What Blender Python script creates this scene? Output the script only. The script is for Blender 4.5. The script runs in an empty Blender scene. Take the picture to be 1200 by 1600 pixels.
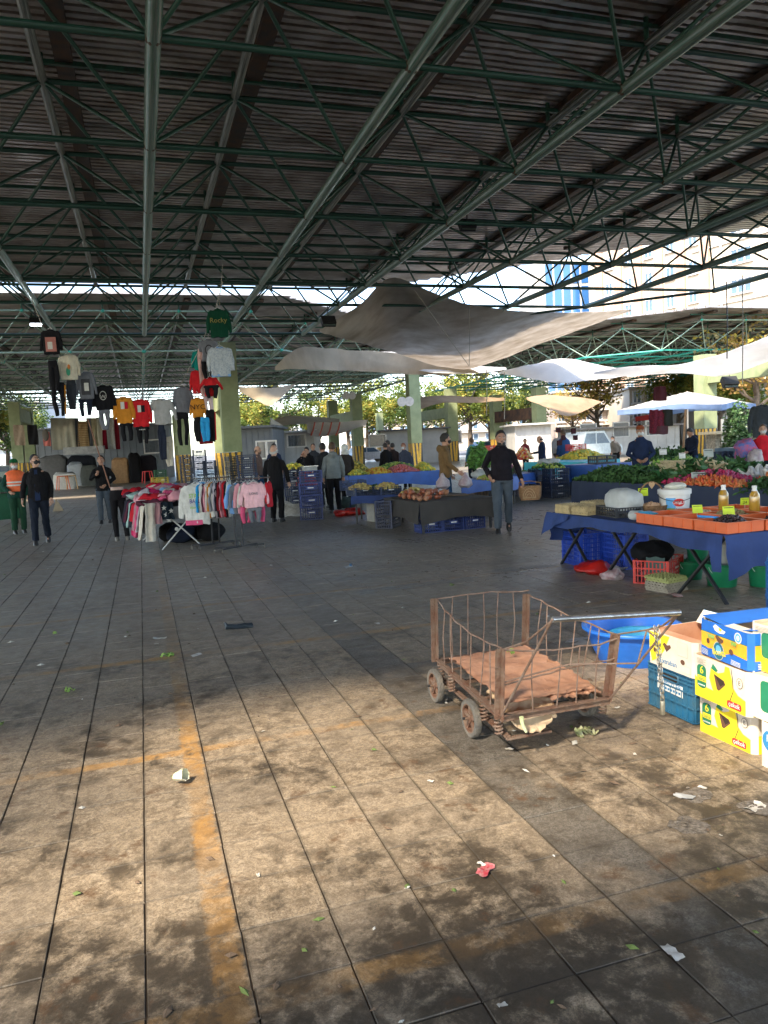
import bpy, math, random
import numpy as np
from mathutils import Vector, Matrix, noise, Euler
R_ = random.Random(7)
sc = bpy.context.scene
COL = sc.collection
# ---------------------------------------------------------------- camera
EYE = 1.65
FPX, PITCH, YAW, ROLL = 1181.35, -0.0886336, 0.3065676, -0.0498620   # photo is 1200 x 1600
def _basis():
    fwd = Vector((math.sin(YAW)*math.cos(PITCH), math.cos(YAW)*math.cos(PITCH), math.sin(PITCH)))
    right = Vector((math.cos(YAW), -math.sin(YAW), 0)); up = right.cross(fwd)
    c, s = math.cos(ROLL), math.sin(ROLL)
    return c*right+s*up, -s*right+c*up, fwd
CR, CU, CF = _basis()
cam = bpy.data.cameras.new('camera'); camo = bpy.data.objects.new('camera', cam); COL.objects.link(camo)
camo.matrix_world = Matrix.Translation((0, 0, EYE)) @ Matrix((CR, CU, -CF)).transposed().to_4x4()
cam.sensor_fit = 'HORIZONTAL'; cam.sensor_width = 36; cam.lens = 36*FPX/1200
cam.clip_start = .05; cam.clip_end = 1500
sc.camera = camo
# ---------------------------------------------------------------- sky, sun, exposure
SUN_EL = math.radians(45)
sdx, sdy = -.75, -.66                         # the sun stands to the left and a little behind
n_ = math.hypot(sdx, sdy); sdx /= n_; sdy /= n_
w = bpy.data.worlds.new('World'); sc.world = w; w.use_nodes = True
nt = w.node_tree; nt.nodes.clear()
sky = nt.nodes.new('ShaderNodeTexSky'); sky.sky_type = 'NISHITA'; sky.sun_disc = False
sky.sun_elevation = SUN_EL; sky.sun_rotation = math.atan2(sdx, sdy); sky.air_density = 1.0; sky.dust_density = 1.2; sky.ozone_density = 1.0
bg = nt.nodes.new('ShaderNodeBackground'); bg.inputs[1].default_value = .15
wo = nt.nodes.new('ShaderNodeOutputWorld'); nt.links.new(sky.outputs[0], bg.inputs[0]); nt.links.new(bg.outputs[0], wo.inputs[0])
sl = bpy.data.lights.new('sun', 'SUN'); sl.energy = 2.3; sl.angle = math.radians(5); sl.color = (1, .86, .68)
so = bpy.data.objects.new('sun', sl); COL.objects.link(so)
sdir = Vector((sdx*math.cos(SUN_EL), sdy*math.cos(SUN_EL), math.sin(SUN_EL)))
so.rotation_euler = sdir.to_track_quat('Z', 'Y').to_euler(); so.location = sdir*60
sc.view_settings.view_transform = 'Standard'; sc.view_settings.look = 'None'
sc.view_settings.exposure = 2.45; sc.view_settings.gamma = 1; sc.view_settings.use_curve_mapping = False
sc.render.engine = 'CYCLES'
cy = sc.cycles; cy.use_denoising = True; cy.max_bounces = 10; cy.diffuse_bounces = 8; cy.glossy_bounces = 3
cy.transmission_bounces = 4; cy.transparent_max_bounces = 8; cy.sample_clamp_indirect = 15; cy.caustics_reflective = False; cy.caustics_refractive = False

def G(px, py, z=0.0):                         # the place at height z that a line of sight meets
    d = CF*FPX + CR*(px-600) - CU*(py-800)
    t = (z-EYE)/d.z
    return Vector((d.x*t, d.y*t, z))
def A(px, py, Y):                             # the same at a distance Y down the hall
    d = CF*FPX + CR*(px-600) - CU*(py-800)
    t = Y/d.y
    return Vector((d.x*t, Y, EYE+d.z*t))
def D(px, py, dep):                           # the same at a given depth from the camera
    d = CF*FPX + CR*(px-600) - CU*(py-800)
    t = dep/FPX
    return Vector((d.x*t, d.y*t, EYE+d.z*t))
def PX(p):
    v = Vector(p)-Vector((0, 0, EYE)); dd = v.dot(CF)
    if dd < .05: return (-9999, -9999, dd)
    return (600+FPX*v.dot(CR)/dd, 800-FPX*v.dot(CU)/dd, dd)

# ---------------------------------------------------------------- materials
MT = {}
def mat(name, c=(.5, .5, .5), rough=.6, metal=0.0, var=.18, vs=6.0, c2=None, bump=0.0, bs=60.0, spec=None, trans=0.0, coat=0.0, rand=0.0, alpha=1.0, emit=None, world=False):
    """principled material; noise mixes c towards c2 (dirt, fading), fine noise gives relief"""
    if name in MT: return MT[name]
    m = bpy.data.materials.new(name); m.use_nodes = True; MT[name] = m
    t = m.node_tree; N = t.nodes; Lk = t.links; N.clear()
    out = N.new('ShaderNodeOutputMaterial'); b = N.new('ShaderNodeBsdfPrincipled')
    Lk.new(b.outputs[0], out.inputs[0])
    if world: g = N.new('ShaderNodeNewGeometry'); src = g.outputs['Position']
    else: g = N.new('ShaderNodeTexCoord'); src = g.outputs['Object']
    if c2 is None: c2 = tuple(max(0, x*(1-var*1.6)) for x in c)
    nz = N.new('ShaderNodeTexNoise'); nz.inputs['Scale'].default_value = vs; nz.inputs['Detail'].default_value = 6; nz.inputs['Roughness'].default_value = .62
    Lk.new(src, nz.inputs['Vector'])
    rp = N.new('ShaderNodeMapRange'); rp.inputs[1].default_value = .38; rp.inputs[2].default_value = .68
    Lk.new(nz.outputs[0], rp.inputs[0])
    mx = N.new('ShaderNodeMix'); mx.data_type = 'RGBA'
    mx.inputs[6].default_value = (*c, 1); mx.inputs[7].default_value = (*c2, 1); Lk.new(rp.outputs[0], mx.inputs[0])
    cs = mx.outputs[2]
    if rand:
        oi = N.new('ShaderNodeObjectInfo'); hs = N.new('ShaderNodeHueSaturation')
        mr = N.new('ShaderNodeMapRange'); mr.inputs[3].default_value = 1-rand; mr.inputs[4].default_value = 1+rand
        Lk.new(oi.outputs['Random'], mr.inputs[0]); Lk.new(mr.outputs[0], hs.inputs['Value']); Lk.new(cs, hs.inputs['Color']); cs = hs.outputs[0]
    Lk.new(cs, b.inputs['Base Color'])
    b.inputs['Roughness'].default_value = rough; b.inputs['Metallic'].default_value = metal
    if spec is not None: b.inputs['Specular IOR Level'].default_value = spec
    if coat: b.inputs['Coat Weight'].default_value = coat
    if alpha < 1: b.inputs['Alpha'].default_value = alpha
    if emit: b.inputs['Emission Color'].default_value = (*emit[:3], 1); b.inputs['Emission Strength'].default_value = emit[3]
    if bump:
        n2 = N.new('ShaderNodeTexNoise'); n2.inputs['Scale'].default_value = bs; n2.inputs['Detail'].default_value = 4
        Lk.new(src, n2.inputs['Vector'])
        bp = N.new('ShaderNodeBump'); bp.inputs['Strength'].default_value = bump; bp.inputs['Distance'].default_value = .02
        Lk.new(n2.outputs[0], bp.inputs['Height']); Lk.new(bp.outputs[0], b.inputs['Normal'])
    if trans:
        tr = N.new('ShaderNodeBsdfTranslucent'); Lk.new(cs, tr.inputs[0]); ms = N.new('ShaderNodeMixShader'); ms.inputs[0].default_value = trans
        Lk.new(b.outputs[0], ms.inputs[1]); Lk.new(tr.outputs[0], ms.inputs[2]); Lk.new(ms.outputs[0], out.inputs[0])
    return m
def rgb(r, g, b):                             # 0-255 display colour to linear
    f = lambda u: (u/255/12.92) if u/255 <= .04045 else ((u/255+.055)/1.055)**2.4
    return (f(r), f(g), f(b))
def cloth(name, r=128, g=128, b=128, **k):
    d = dict(rough=.9, var=.14, vs=9, bump=.25, bs=35, spec=.2); d.update(k)
    return mat(name, rgb(r, g, b), **d)

# ---------------------------------------------------------------- mesh builder
class M:
    def __init__(s): s.v = []; s.f = []; s.m = []
    def add(s, vs, fs, mi=0):
        o = len(s.v); s.v += [tuple(x) for x in vs]; s.f += [tuple(i+o for i in q) for q in fs]; s.m += [mi]*len(fs); return s
    def box(s, c, d, rz=0, mi=0, rot=None):
        hx, hy, hz = d[0]/2, d[1]/2, d[2]/2
        P = [Vector((x, y, z)) for z in (-hz, hz) for x, y in ((-hx, -hy), (hx, -hy), (hx, hy), (-hx, hy))]
        if rot is not None: P = [rot @ p for p in P]
        elif rz: q = Matrix.Rotation(rz, 3, 'Z'); P = [q @ p for p in P]
        c = Vector(c)
        return s.add([p+c for p in P], [(3, 2, 1, 0), (4, 5, 6, 7), (0, 1, 5, 4), (1, 2, 6, 5), (2, 3, 7, 6), (3, 0, 4, 7)], mi)
    def bar(s, a, b, wd, ht=None, mi=0, up=(0, 0, 1)):
        a = Vector(a); b = Vector(b); d = b-a; L = d.length
        if L < 1e-6: return s
        z = d/L; u = Vector(up)
        if abs(z.dot(u)) > .98: u = Vector((0, 1, 0))
        x = z.cross(u).normalized(); y = x.cross(z)
        return s.box((a+b)/2, (wd, ht or wd, L), rot=Matrix((x, y, z)).transposed(), mi=mi)
    def tube(s, pts, r, n=8, mi=0, cap=True, sq=None):
        pts = [Vector(p) for p in pts]; k = len(pts)
        rs = r if isinstance(r, (list, tuple)) else [r]*k
        vs = []; px = None
        for i, p in enumerate(pts):
            d = (pts[min(i+1, k-1)]-pts[max(i-1, 0)])
            d = d.normalized() if d.length > 1e-9 else Vector((0, 0, 1))
            if px is None:
                u = Vector((0, 0, 1)) if abs(d.z) < .9 else Vector((1, 0, 0)); px = d.cross(u).normalized()
            else:
                px = px-d*px.dot(d); px = px.normalized() if px.length > 1e-6 else d.orthogonal().normalized()
            py = d.cross(px); rr = rs[i]
            ra, rb = (rr if isinstance(rr, tuple) else (rr, rr))
            for j in range(n):
                a = 2*math.pi*j/n; vs.append(p+px*math.cos(a)*ra+py*math.sin(a)*rb)
        fs = [(i*n+j, i*n+(j+1) % n, (i+1)*n+(j+1) % n, (i+1)*n+j) for i in range(k-1) for j in range(n)]
        if cap: fs += [tuple(range(n-1, -1, -1)), tuple((k-1)*n+j for j in range(n))]
        return s.add(vs, fs, mi)
    def rings(s, rg, n=16, mi=0, cap=True, e=2.0):
        """rg: (center, rx, ry) horizontal rings; e: superellipse power"""
        vs = []
        for c, rx, ry in rg:
            for j in range(n):
                a = 2*math.pi*j/n; ca, sa = math.cos(a), math.sin(a)
                vs.append((c[0]+rx*math.copysign(abs(ca)**(2/e), ca), c[1]+ry*math.copysign(abs(sa)**(2/e), sa), c[2]))
        k = len(rg)
        fs = [(i*n+j, i*n+(j+1) % n, (i+1)*n+(j+1) % n, (i+1)*n+j) for i in range(k-1) for j in range(n)]
        if cap: fs += [tuple(range(n-1, -1, -1)), tuple((k-1)*n+j for j in range(n))]
        return s.add(vs, fs, mi)
    def lathe(s, prof, c=(0, 0, 0), n=20, mi=0, cap=True):
        return s.rings([((c[0], c[1], c[2]+z), r, r) for r, z in prof], n, mi, cap)
    def ell(s, c, r, n=12, k=8, mi=0, rot=None):
        vs = []; fs = []
        for i in range(1, k):
            t = math.pi*i/k
            for j in range(n):
                a = 2*math.pi*j/n; vs.append(Vector((r[0]*math.sin(t)*math.cos(a), r[1]*math.sin(t)*math.sin(a), -r[2]*math.cos(t))))
        vs += [Vector((0, 0, -r[2])), Vector((0, 0, r[2]))]; lo, hi = (k-1)*n, (k-1)*n+1
        if rot is not None: vs = [rot @ q for q in vs]
        for i in range(k-2):
            for j in range(n): fs.append((i*n+j, i*n+(j+1) % n, (i+1)*n+(j+1) % n, (i+1)*n+j))
        for j in range(n): fs.append((lo, (j+1) % n, j)); fs.append((hi, (k-2)*n+j, (k-2)*n+(j+1) % n))
        c = Vector(c)
        return s.add([q+c for q in vs], fs, mi)
    def grid(s, fn, nu, nv, mi=0, back=False):
        vs = [fn(i/nu, j/nv) for j in range(nv+1) for i in range(nu+1)]
        fs = [(j*(nu+1)+i, j*(nu+1)+i+1, (j+1)*(nu+1)+i+1, (j+1)*(nu+1)+i) for j in range(nv) for i in range(nu)]
        return s.add(vs, fs, mi)
    def prism(s, poly, z0, z1, mi=0, plane='xy', o=(0, 0, 0)):
        """extruded outline; plane xy -> along z, xz -> along y"""
        n = len(poly); o = Vector(o)
        if plane == 'xy': P = [Vector((x, y, z)) for z in (z0, z1) for x, y in poly]
        elif plane == 'xz': P = [Vector((x, z, y)) for z in (z0, z1) for x, y in poly]
        else: P = [Vector((z, x, y)) for z in (z0, z1) for x, y in poly]
        fs = [tuple(range(n-1, -1, -1)), tuple(range(n, 2*n))]+[(i, (i+1) % n, n+(i+1) % n, n+i) for i in range(n)]
        return s.add([p+o for p in P], fs, mi)
    def xf(s, mtx): s.v = [tuple(mtx @ Vector(q)) for q in s.v]; return s
    def join(s, o, mi=None):
        k = len(s.v); s.v += o.v; s.f += [tuple(i+k for i in q) for q in o.f]; s.m += (o.m if mi is None else [mi]*len(o.f)); return s
    def wrinkle(s, amp, sc_, seed=0, stretch=(1, 1, 1)):
        """push points about along a smooth noise: folds and unevenness"""
        o = Vector((seed*3.1, seed*1.7, seed*2.3)); st = Vector(stretch); nv = []
        for q in s.v:
            p = Vector(q); k = Vector((p.x*st.x, p.y*st.y, p.z*st.z))*sc_+o
            nv.append(tuple(p+noise.noise_vector(k)*amp))
        s.v = nv; return s
    def mesh(s, name, mats, smooth=True, ang=None):
        me = bpy.data.meshes.new(name); me.from_pydata(s.v, [], s.f)
        for m in (mats if isinstance(mats, (list, tuple)) else [mats]): me.materials.append(m)
        if any(s.m): me.polygons.foreach_set('material_index', s.m)
        if smooth:
            me.polygons.foreach_set('use_smooth', [True]*len(s.f))
            if ang: me.set_sharp_from_angle(angle=math.radians(ang))
        me.update(); return me
    def build(s, name, mats, parent=None, smooth=True, ang=35, loc=None, **tg):
        return link(s.mesh(name, mats, smooth, ang), name, parent, loc, **tg)
    def remesh(s, vox, it=3):
        me = s.mesh('tmp', MT['_d'], False); o = bpy.data.objects.new('tmp', me); COL.objects.link(o)
        r = o.modifiers.new('r', 'REMESH'); r.mode = 'VOXEL'; r.voxel_size = vox
        if it: k = o.modifiers.new('s', 'SMOOTH'); k.iterations = it; k.factor = .5
        dg = bpy.context.evaluated_depsgraph_get(); dg.update(); e = o.evaluated_get(dg); q = e.to_mesh()
        nv = len(q.vertices); co = np.empty(nv*3, 'f'); q.vertices.foreach_get('co', co)
        out = M(); out.v = [tuple(map(float, x)) for x in co.reshape(-1, 3)]; out.f = [tuple(p.vertices) for p in q.polygons]; out.m = [0]*len(out.f)
        e.to_mesh_clear(); bpy.data.objects.remove(o); bpy.data.meshes.remove(me)
        return out
mat('_d')
def tag(o, label=None, cat=None, group=None, kind=None):
    if label: o['label'] = label
    if cat: o['category'] = cat
    if group: o['group'] = group
    if kind: o['kind'] = kind
    return o
def link(me, name, parent=None, loc=None, rot=None, scale=None, **tg):
    o = bpy.data.objects.new(name, me); COL.objects.link(o)
    if parent is not None: o.parent = parent
    if loc is not None: o.location = loc
    if rot is not None: o.rotation_euler = rot
    if scale is not None: o.scale = scale
    return tag(o, **tg)
def E(name, label, cat, loc=(0, 0, 0), rz=0, group=None, kind=None):
    o = bpy.data.objects.new(name, None); COL.objects.link(o); o.empty_display_size = .1
    o.location = loc; o.rotation_euler = (0, 0, rz)
    return tag(o, label, cat, group, kind)
KIDS = {}
def dup(root, loc, rz=None, label=None, group=None, scale=None, rot=None):
    r = root.copy(); COL.objects.link(r); r.location = loc
    if rz is not None: r.rotation_euler = (0, 0, rz)
    if rot is not None: r.rotation_euler = rot
    if scale is not None: r.scale = (scale,)*3 if not isinstance(scale, tuple) else scale
    if label: r['label'] = label
    if group: r['group'] = group
    if root.name not in KIDS: KIDS[root.name] = [(c, list(c.children)) for c in root.children]
    for ch, gs in KIDS[root.name]:
        c = ch.copy(); COL.objects.link(c); c.parent = r
        for g in gs:
            d = g.copy(); COL.objects.link(d); d.parent = c
    return r
def text(name, body, size, material, parent, loc, rot, ext=.0006, align='CENTER', sx=1.0):
    cu = bpy.data.curves.new('t', 'FONT'); cu.body = body; cu.size = size; cu.extrude = ext; cu.align_x = align; cu.align_y = 'CENTER'; cu.resolution_u = 2; cu.space_character = 1.0
    o = bpy.data.objects.new('t', cu); COL.objects.link(o)
    dg = bpy.context.evaluated_depsgraph_get(); dg.update()
    me = bpy.data.meshes.new_from_object(o.evaluated_get(dg)); bpy.data.objects.remove(o); bpy.data.curves.remove(cu)
    me.materials.clear(); me.materials.append(material)
    return link(me, name, parent, loc, rot, (sx, 1, 1))
def inview(p, mrg=40):
    x, y, d = PX(p); return d > 0 and -mrg < x < 1200+mrg and -mrg < y < 1600+mrg
# ================================================================ the floor
TX, TY = .3155, .305; OX, OY = .2085, 2.235        # tile pitch and a joint crossing
def floor_mat():
    m = bpy.data.materials.new('terrazzo tile'); m.use_nodes = True; t = m.node_tree; N = t.nodes; L = t.links; N.clear()
    out = N.new('ShaderNodeOutputMaterial'); b = N.new('ShaderNodeBsdfPrincipled'); L.new(b.outputs[0], out.inputs[0])
    g = N.new('ShaderNodeNewGeometry'); P = g.outputs['Position']
    sp = N.new('ShaderNodeSeparateXYZ'); L.new(P, sp.inputs[0])
    def mth(op, a, bb=None, c=None):
        n = N.new('ShaderNodeMath'); n.operation = op
        for i, x in enumerate((a, bb, c)):
            if x is None: continue
            if isinstance(x, (int, float)): n.inputs[i].default_value = x
            else: L.new(x, n.inputs[i])
        return n.outputs[0]
    def ns(scale, det=6, rough=.6, dist=0.0, vec=None):
        n = N.new('ShaderNodeTexNoise'); n.inputs['Scale'].default_value = scale; n.inputs['Detail'].default_value = det; n.inputs['Roughness'].default_value = rough; n.inputs['Distortion'].default_value = dist
        L.new(vec or P, n.inputs['Vector']); return n.outputs[0]
    def rng(x, a, bb, c=0.0, d=1.0):
        n = N.new('ShaderNodeMapRange'); n.interpolation_type = 'SMOOTHSTEP'; L.new(x, n.inputs[0])
        for i, q in enumerate((a, bb, c, d)): n.inputs[i+1].default_value = q
        return n.outputs[0]
    def mix(f, a, bb):
        n = N.new('ShaderNodeMix'); n.data_type = 'RGBA'
        if isinstance(f, float): n.inputs[0].default_value = f
        else: L.new(f, n.inputs[0])
        for i, q in ((6, a), (7, bb)):
            if isinstance(q, tuple): n.inputs[i].default_value = (*q, 1)
            else: L.new(q, n.inputs[i])
        return n.outputs[2]
    # per tile value
    ix = mth('FLOOR', mth('DIVIDE', mth('SUBTRACT', sp.outputs[0], OX), TX)); iy = mth('FLOOR', mth('DIVIDE', mth('SUBTRACT', sp.outputs[1], OY), TY))
    cx = N.new('ShaderNodeCombineXYZ'); L.new(ix, cx.inputs[0]); L.new(iy, cx.inputs[1])
    wn = N.new('ShaderNodeTexWhiteNoise'); wn.noise_dimensions = '2D'; L.new(cx.outputs[0], wn.inputs['Vector'])
    rv = wn.outputs[0]
    # marble-like chip mosaic: streaky light and dark splinters
    big = ns(1.5, 8, .70, .12); med = ns(6.5, 8, .74, .25); 
    vo = N.new('ShaderNodeTexVoronoi'); vo.inputs['Scale'].default_value = 55; vo.distance = 'MINKOWSKI'; vo.inputs['Randomness'].default_value = 1
    mp = N.new('ShaderNodeMapping'); mp.inputs['Scale'].default_value = (1, .55, 1); mp.inputs['Rotation'].default_value = (0, 0, .6); L.new(P, mp.inputs[0])
    wv = N.new('ShaderNodeVectorMath'); wv.operation = 'ADD'; nn = N.new('ShaderNodeTexNoise'); nn.inputs['Scale'].default_value = 25; L.new(P, nn.inputs[0])
    sc1 = N.new('ShaderNodeVectorMath'); sc1.operation = 'SCALE'; sc1.inputs['Scale'].default_value = .035; L.new(nn.outputs[1], sc1.inputs[0])
    L.new(mp.outputs[0], wv.inputs[0]); L.new(sc1.outputs[0], wv.inputs[1]); L.new(wv.outputs[0], vo.inputs['Vector'])
    chip = N.new('ShaderNodeSeparateColor'); L.new(vo.outputs['Color'], chip.inputs[0])
    base = mix(rng(ns(21, 11, .8, 1.9), .36, .64), (.20, .148, .092), (.47, .37, .25))
    base = mix(mth('MULTIPLY', rng(chip.outputs[0], .55, .95), .25), base, (.55, .46, .34))
    base = mix(mth('MULTIPLY', rng(ns(13, 9, .8, .8), .46, .62), .7), base, (.12, .086, .055))
    base = mix(mth('MULTIPLY', rng(ns(75, 6, .8, 1.5), .47, .60), .62), base, (.085, .062, .042))
    base = mix(mth('MULTIPLY', rng(ns(48, 7, .8, 2.5), .55, .66), .55), base, (.62, .53, .39))
    # dark grey tiles: a column of them and some across
    dk = mth('MAXIMUM', mth('COMPARE', ix, 4, .1), mth('MULTIPLY', mth('COMPARE', mth('MODULO', iy, 13), 9, .1), mth('GREATER_THAN', ix, 4.5)))
    dk = mth('MAXIMUM', dk, mth('MULTIPLY', mth('COMPARE', ix, -22, .1), 1.0))
    dk = mth('MULTIPLY', dk, rng(ns(1.7, 4, .5), .33, .47))
    dark = mix(rng(ns(60, 6, .8, 1.5), .42, .6), (.028, .028, .026), (.17, .16, .14))
    base = mix(mth('MULTIPLY', dk, .85), base, dark)
    # tile to tile differences, dirt in big soft patches, scrubbed-in grime and brown smears
    base = mix(mth('MULTIPLY', rv, .42), base, (.16, .135, .105))
    nearg = rng(sp.outputs[1], 3.2, 1.9, 0, .14)
    grime = mth('MULTIPLY', rng(mth('ADD', big, nearg), .445, .62), rng(mth('ADD', med, mth('MULTIPLY', nearg, .5)), .40, .60))
    base = mix(mth('MULTIPLY', grime, .92), base, (.042, .032, .021))
    base = mix(mth('MULTIPLY', rng(ns(3.0, 9, .78, .2), .52, .66), .7), base, (.085, .064, .042))
    base = mix(mth('MULTIPLY', rng(ns(4.1, 9, .76, .3), .56, .66), .75), base, (.10, .052, .024))
    # further down the hall the floor is wetter; its colour is lifted paler and greyer
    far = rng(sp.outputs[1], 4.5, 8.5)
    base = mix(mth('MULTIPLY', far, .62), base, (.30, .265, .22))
    # worn yellow marking paint
    def line(v, c, hw):  # painted stripe
        return rng(mth('ABSOLUTE', mth('SUBTRACT', mth('ADD', v, mth('MULTIPLY', mth('SUBTRACT', med, .5), .05)), c)), hw, hw*.6, 0, 1)
    def _line(v, c, hw): return rng(mth('ABSOLUTE', mth('SUBTRACT', v, c)), hw, hw*.7, 0, 1)
    wear = rng(ns(9.5, 9, .82, .6), .47, .62); wear2 = rng(ns(1.3, 4, .6), .36, .58)
    wob = mth('MULTIPLY', mth('SUBTRACT', ns(26, 6, .7), .5), .07)
    yl = line(mth('ADD', sp.outputs[0], wob), .145, .062)
    yl = mth('MULTIPLY', yl, rng(sp.outputs[1], 1.5, 12, 1, .45))
    cr = mth('MAXIMUM', mth('MULTIPLY', line(sp.outputs[1], 2.17, .06), .6), mth('MAXIMUM', line(sp.outputs[1], 4.25, .05), mth('MAXIMUM', line(sp.outputs[1], 6.35, .06), line(sp.outputs[1], 8.4, .06))))
    for k in range(5, 12): cr = mth('MAXIMUM', cr, mth('MULTIPLY', line(sp.outputs[1], 2.1*k, .05), .5))
    pnt = mth('MAXIMUM', mth('MULTIPLY', yl, .95), mth('MULTIPLY', cr, .75))
    pnt = mth('MULTIPLY', pnt, mth('MULTIPLY', mth('SUBTRACT', 1.0, mth('MULTIPLY', wear, .93)), mth('SUBTRACT', 1.0, mth('MULTIPLY', wear2, .72))))
    base = mix(mth('MULTIPLY', pnt, .82), base, mix(rng(med, .4, .6), (.50, .25, .045), (.36, .19, .055)))
    # dirt gathered along the joints
    fx = mth('ABSOLUTE', mth('SUBTRACT', mth('FRACT', mth('DIVIDE', mth('SUBTRACT', sp.outputs[0], OX), TX)), .5))
    fy = mth('ABSOLUTE', mth('SUBTRACT', mth('FRACT', mth('DIVIDE', mth('SUBTRACT', sp.outputs[1], OY), TY)), .5))
    ed = mth('MULTIPLY', rng(mth('MAXIMUM', fx, mth('MULTIPLY', fy, .985)), .455, .5), rng(med, .3, .6, .25, .9))
    base = mix(mth('MULTIPLY', ed, .8), base, (.06, .05, .038))
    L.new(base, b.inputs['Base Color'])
    wet = mth('MULTIPLY', rng(ns(.9, 6, .7, .4), .35, .75), far)
    ro = mth('SUBTRACT', rng(ns(9, 5, .6), .3, .7, .48, .66), mth('MULTIPLY', wet, .16)); ro = mth('SUBTRACT', ro, mth('MULTIPLY', far, .06)); ro = mth('SUBTRACT', ro, mth('MULTIPLY', mth('MULTIPLY', rng(sp.outputs[0], 1.5, 4.5), far), .10))
    L.new(ro, b.inputs['Roughness']); b.inputs['Specular IOR Level'].default_value = .45
    bp = N.new('ShaderNodeBump'); bp.inputs['Strength'].default_value = .35; bp.inputs['Distance'].default_value = .006
    h = mth('ADD', mth('MULTIPLY', ns(45, 6, .7), 1.0), mth('MULTIPLY', ns(8, 4, .6), 1.3)); L.new(h, bp.inputs['Height']); L.new(bp.outputs[0], b.inputs['Normal'])
    return m
FM = floor_mat(); MT['terrazzo'] = FM
dirt = mat('joint dirt', (.075, .055, .036), rough=.95, vs=9)
ground_m = mat('market ground', (.26, .24, .21), rough=.75, vs=.35, c2=(.17, .16, .145), bump=.1, bs=3, world=True)
asph = mat('street asphalt', (.17, .165, .16), rough=.85, vs=.5, bump=.2, bs=20, world=True)
fl = M().grid(lambda u, v: (-40+150*u, -25+105*v, -.0075), 40, 40).build('floor', dirt, kind='structure', label='dark bedding under the market floor tiles')
M().grid(lambda u, v: (-600+1200*u, -600+1200*v, -.03), 8, 8).build('ground', asph, kind='structure', label='ground around the market hall')
def in_yard(x, y): return True
tile_v = []
for k in range(6):
    r = random.Random(k); a, bb = TX/2-.0027, TY/2-.0024; m = M()
    ch = .0016
    for z, q in ((-.012, 0), (-.003, 0), (0, ch)):
        pass
    jit = [(r.uniform(-.0022, .0018), r.uniform(-.0016, .0012)) for _ in range(4)]
    def ring(z, ins): return [((-a+ins)+jit[0][0], (-bb+ins)+jit[0][1], z), ((a-ins)+jit[1][0], (-bb+ins)+jit[1][1], z), ((a-ins)+jit[2][0], (bb-ins)+jit[2][1], z), ((-a+ins)+jit[3][0], (bb-ins)+jit[3][1], z)]
    m.add(ring(-.012, 0)+ring(-.003, 0)+ring(0, ch), [(0, 1, 5, 4), (1, 2, 6, 5), (2, 3, 7, 6), (3, 0, 4, 7), (4, 5, 9, 8), (5, 6, 10, 9), (6, 7, 11, 10), (7, 4, 8, 11), (8, 9, 10, 11)])
    tile_v.append(m)
tile_me = [m.mesh('tile', FM, False) for m in tile_v]
cells = []
for i in range(-26, 46):
    for j in range(-7, 86):
        x, y = OX+(i+.5)*TX, OY+(j+.5)*TY
        if y > .2 and inview((x, y, 0), 420): cells.append((x*x+y*y, x, y, i, j))
cells.sort(); rest = M()
rt = random.Random(3)
for n, (d2, x, y, i, j) in enumerate(cells):
    k = rt.randrange(6); z = rt.uniform(-.0015, .0015); tx, ty = rt.gauss(0, .002), rt.gauss(0, .002)
    if n < 300: link(tile_me[k], 'tile', fl, (x, y, z), (tx, ty, 0))
    else:
        q = tile_v[k]; rest.add([(a+x, b_+y, c+z+tx*b_-ty*a) for a, b_, c in q.v], q.f)
rest.build('tile', FM, fl, smooth=False, kind='stuff')
# beyond the tiles that can be told apart: one paved sheet with the joints in the material
y1 = OY+86*TY
pv = M().grid(lambda u, v: (-40+150*u, y1+(80-y1)*v, -.004), 30, 20)
pv.grid(lambda u, v: (-40+(40+OX-26*TX)*u, -25+(y1+25)*v, -.004), 10, 10)
pv.grid(lambda u, v: (OX+46*TX+(110-OX-46*TX)*u, -25+(y1+25)*v, -.004), 20, 10)
pv.build('pavement', FM, kind='structure', label='stone paving running on through the market')
# the small broken-out hole in the floor
for hx, hy in ((1085, 1243), (1180, 1262), (1075, 1290)):
    c = G(hx, hy); m = M(); r = random.Random(hx)
    ri = [(c.x+math.cos(a)*.085*r.uniform(.7, 1.25), c.y+math.sin(a)*.07*r.uniform(.7, 1.25)) for a in [k*math.tau/14 for k in range(14)]]
    m.add([(x, y, .0022) for x, y in ri]+[(c.x+(x-c.x)*.7, c.y+(y-c.y)*.7, .0032) for x, y in ri]+[(c.x, c.y, .0022)], [(k, (k+1) % 14, 14+(k+1) % 14, 14+k) for k in range(14)]+[(14+k, 14+(k+1) % 14, 28) for k in range(14)])
    m.wrinkle(.004, 40, 1)
    for k in range(5):
        a = r.uniform(0, 6.28); q = r.uniform(.01, .07); m.ell((c.x+q*math.cos(a), c.y+q*math.sin(a), .006), (r.uniform(.006, .018), r.uniform(.005, .01), .004), 6, 4)
    m.build('floor_patch', mat('cement rubble', (.20, .17, .135), rough=.95, vs=40, c2=(.07, .055, .04), bump=.6, bs=90), fl, kind='stuff')

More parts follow.
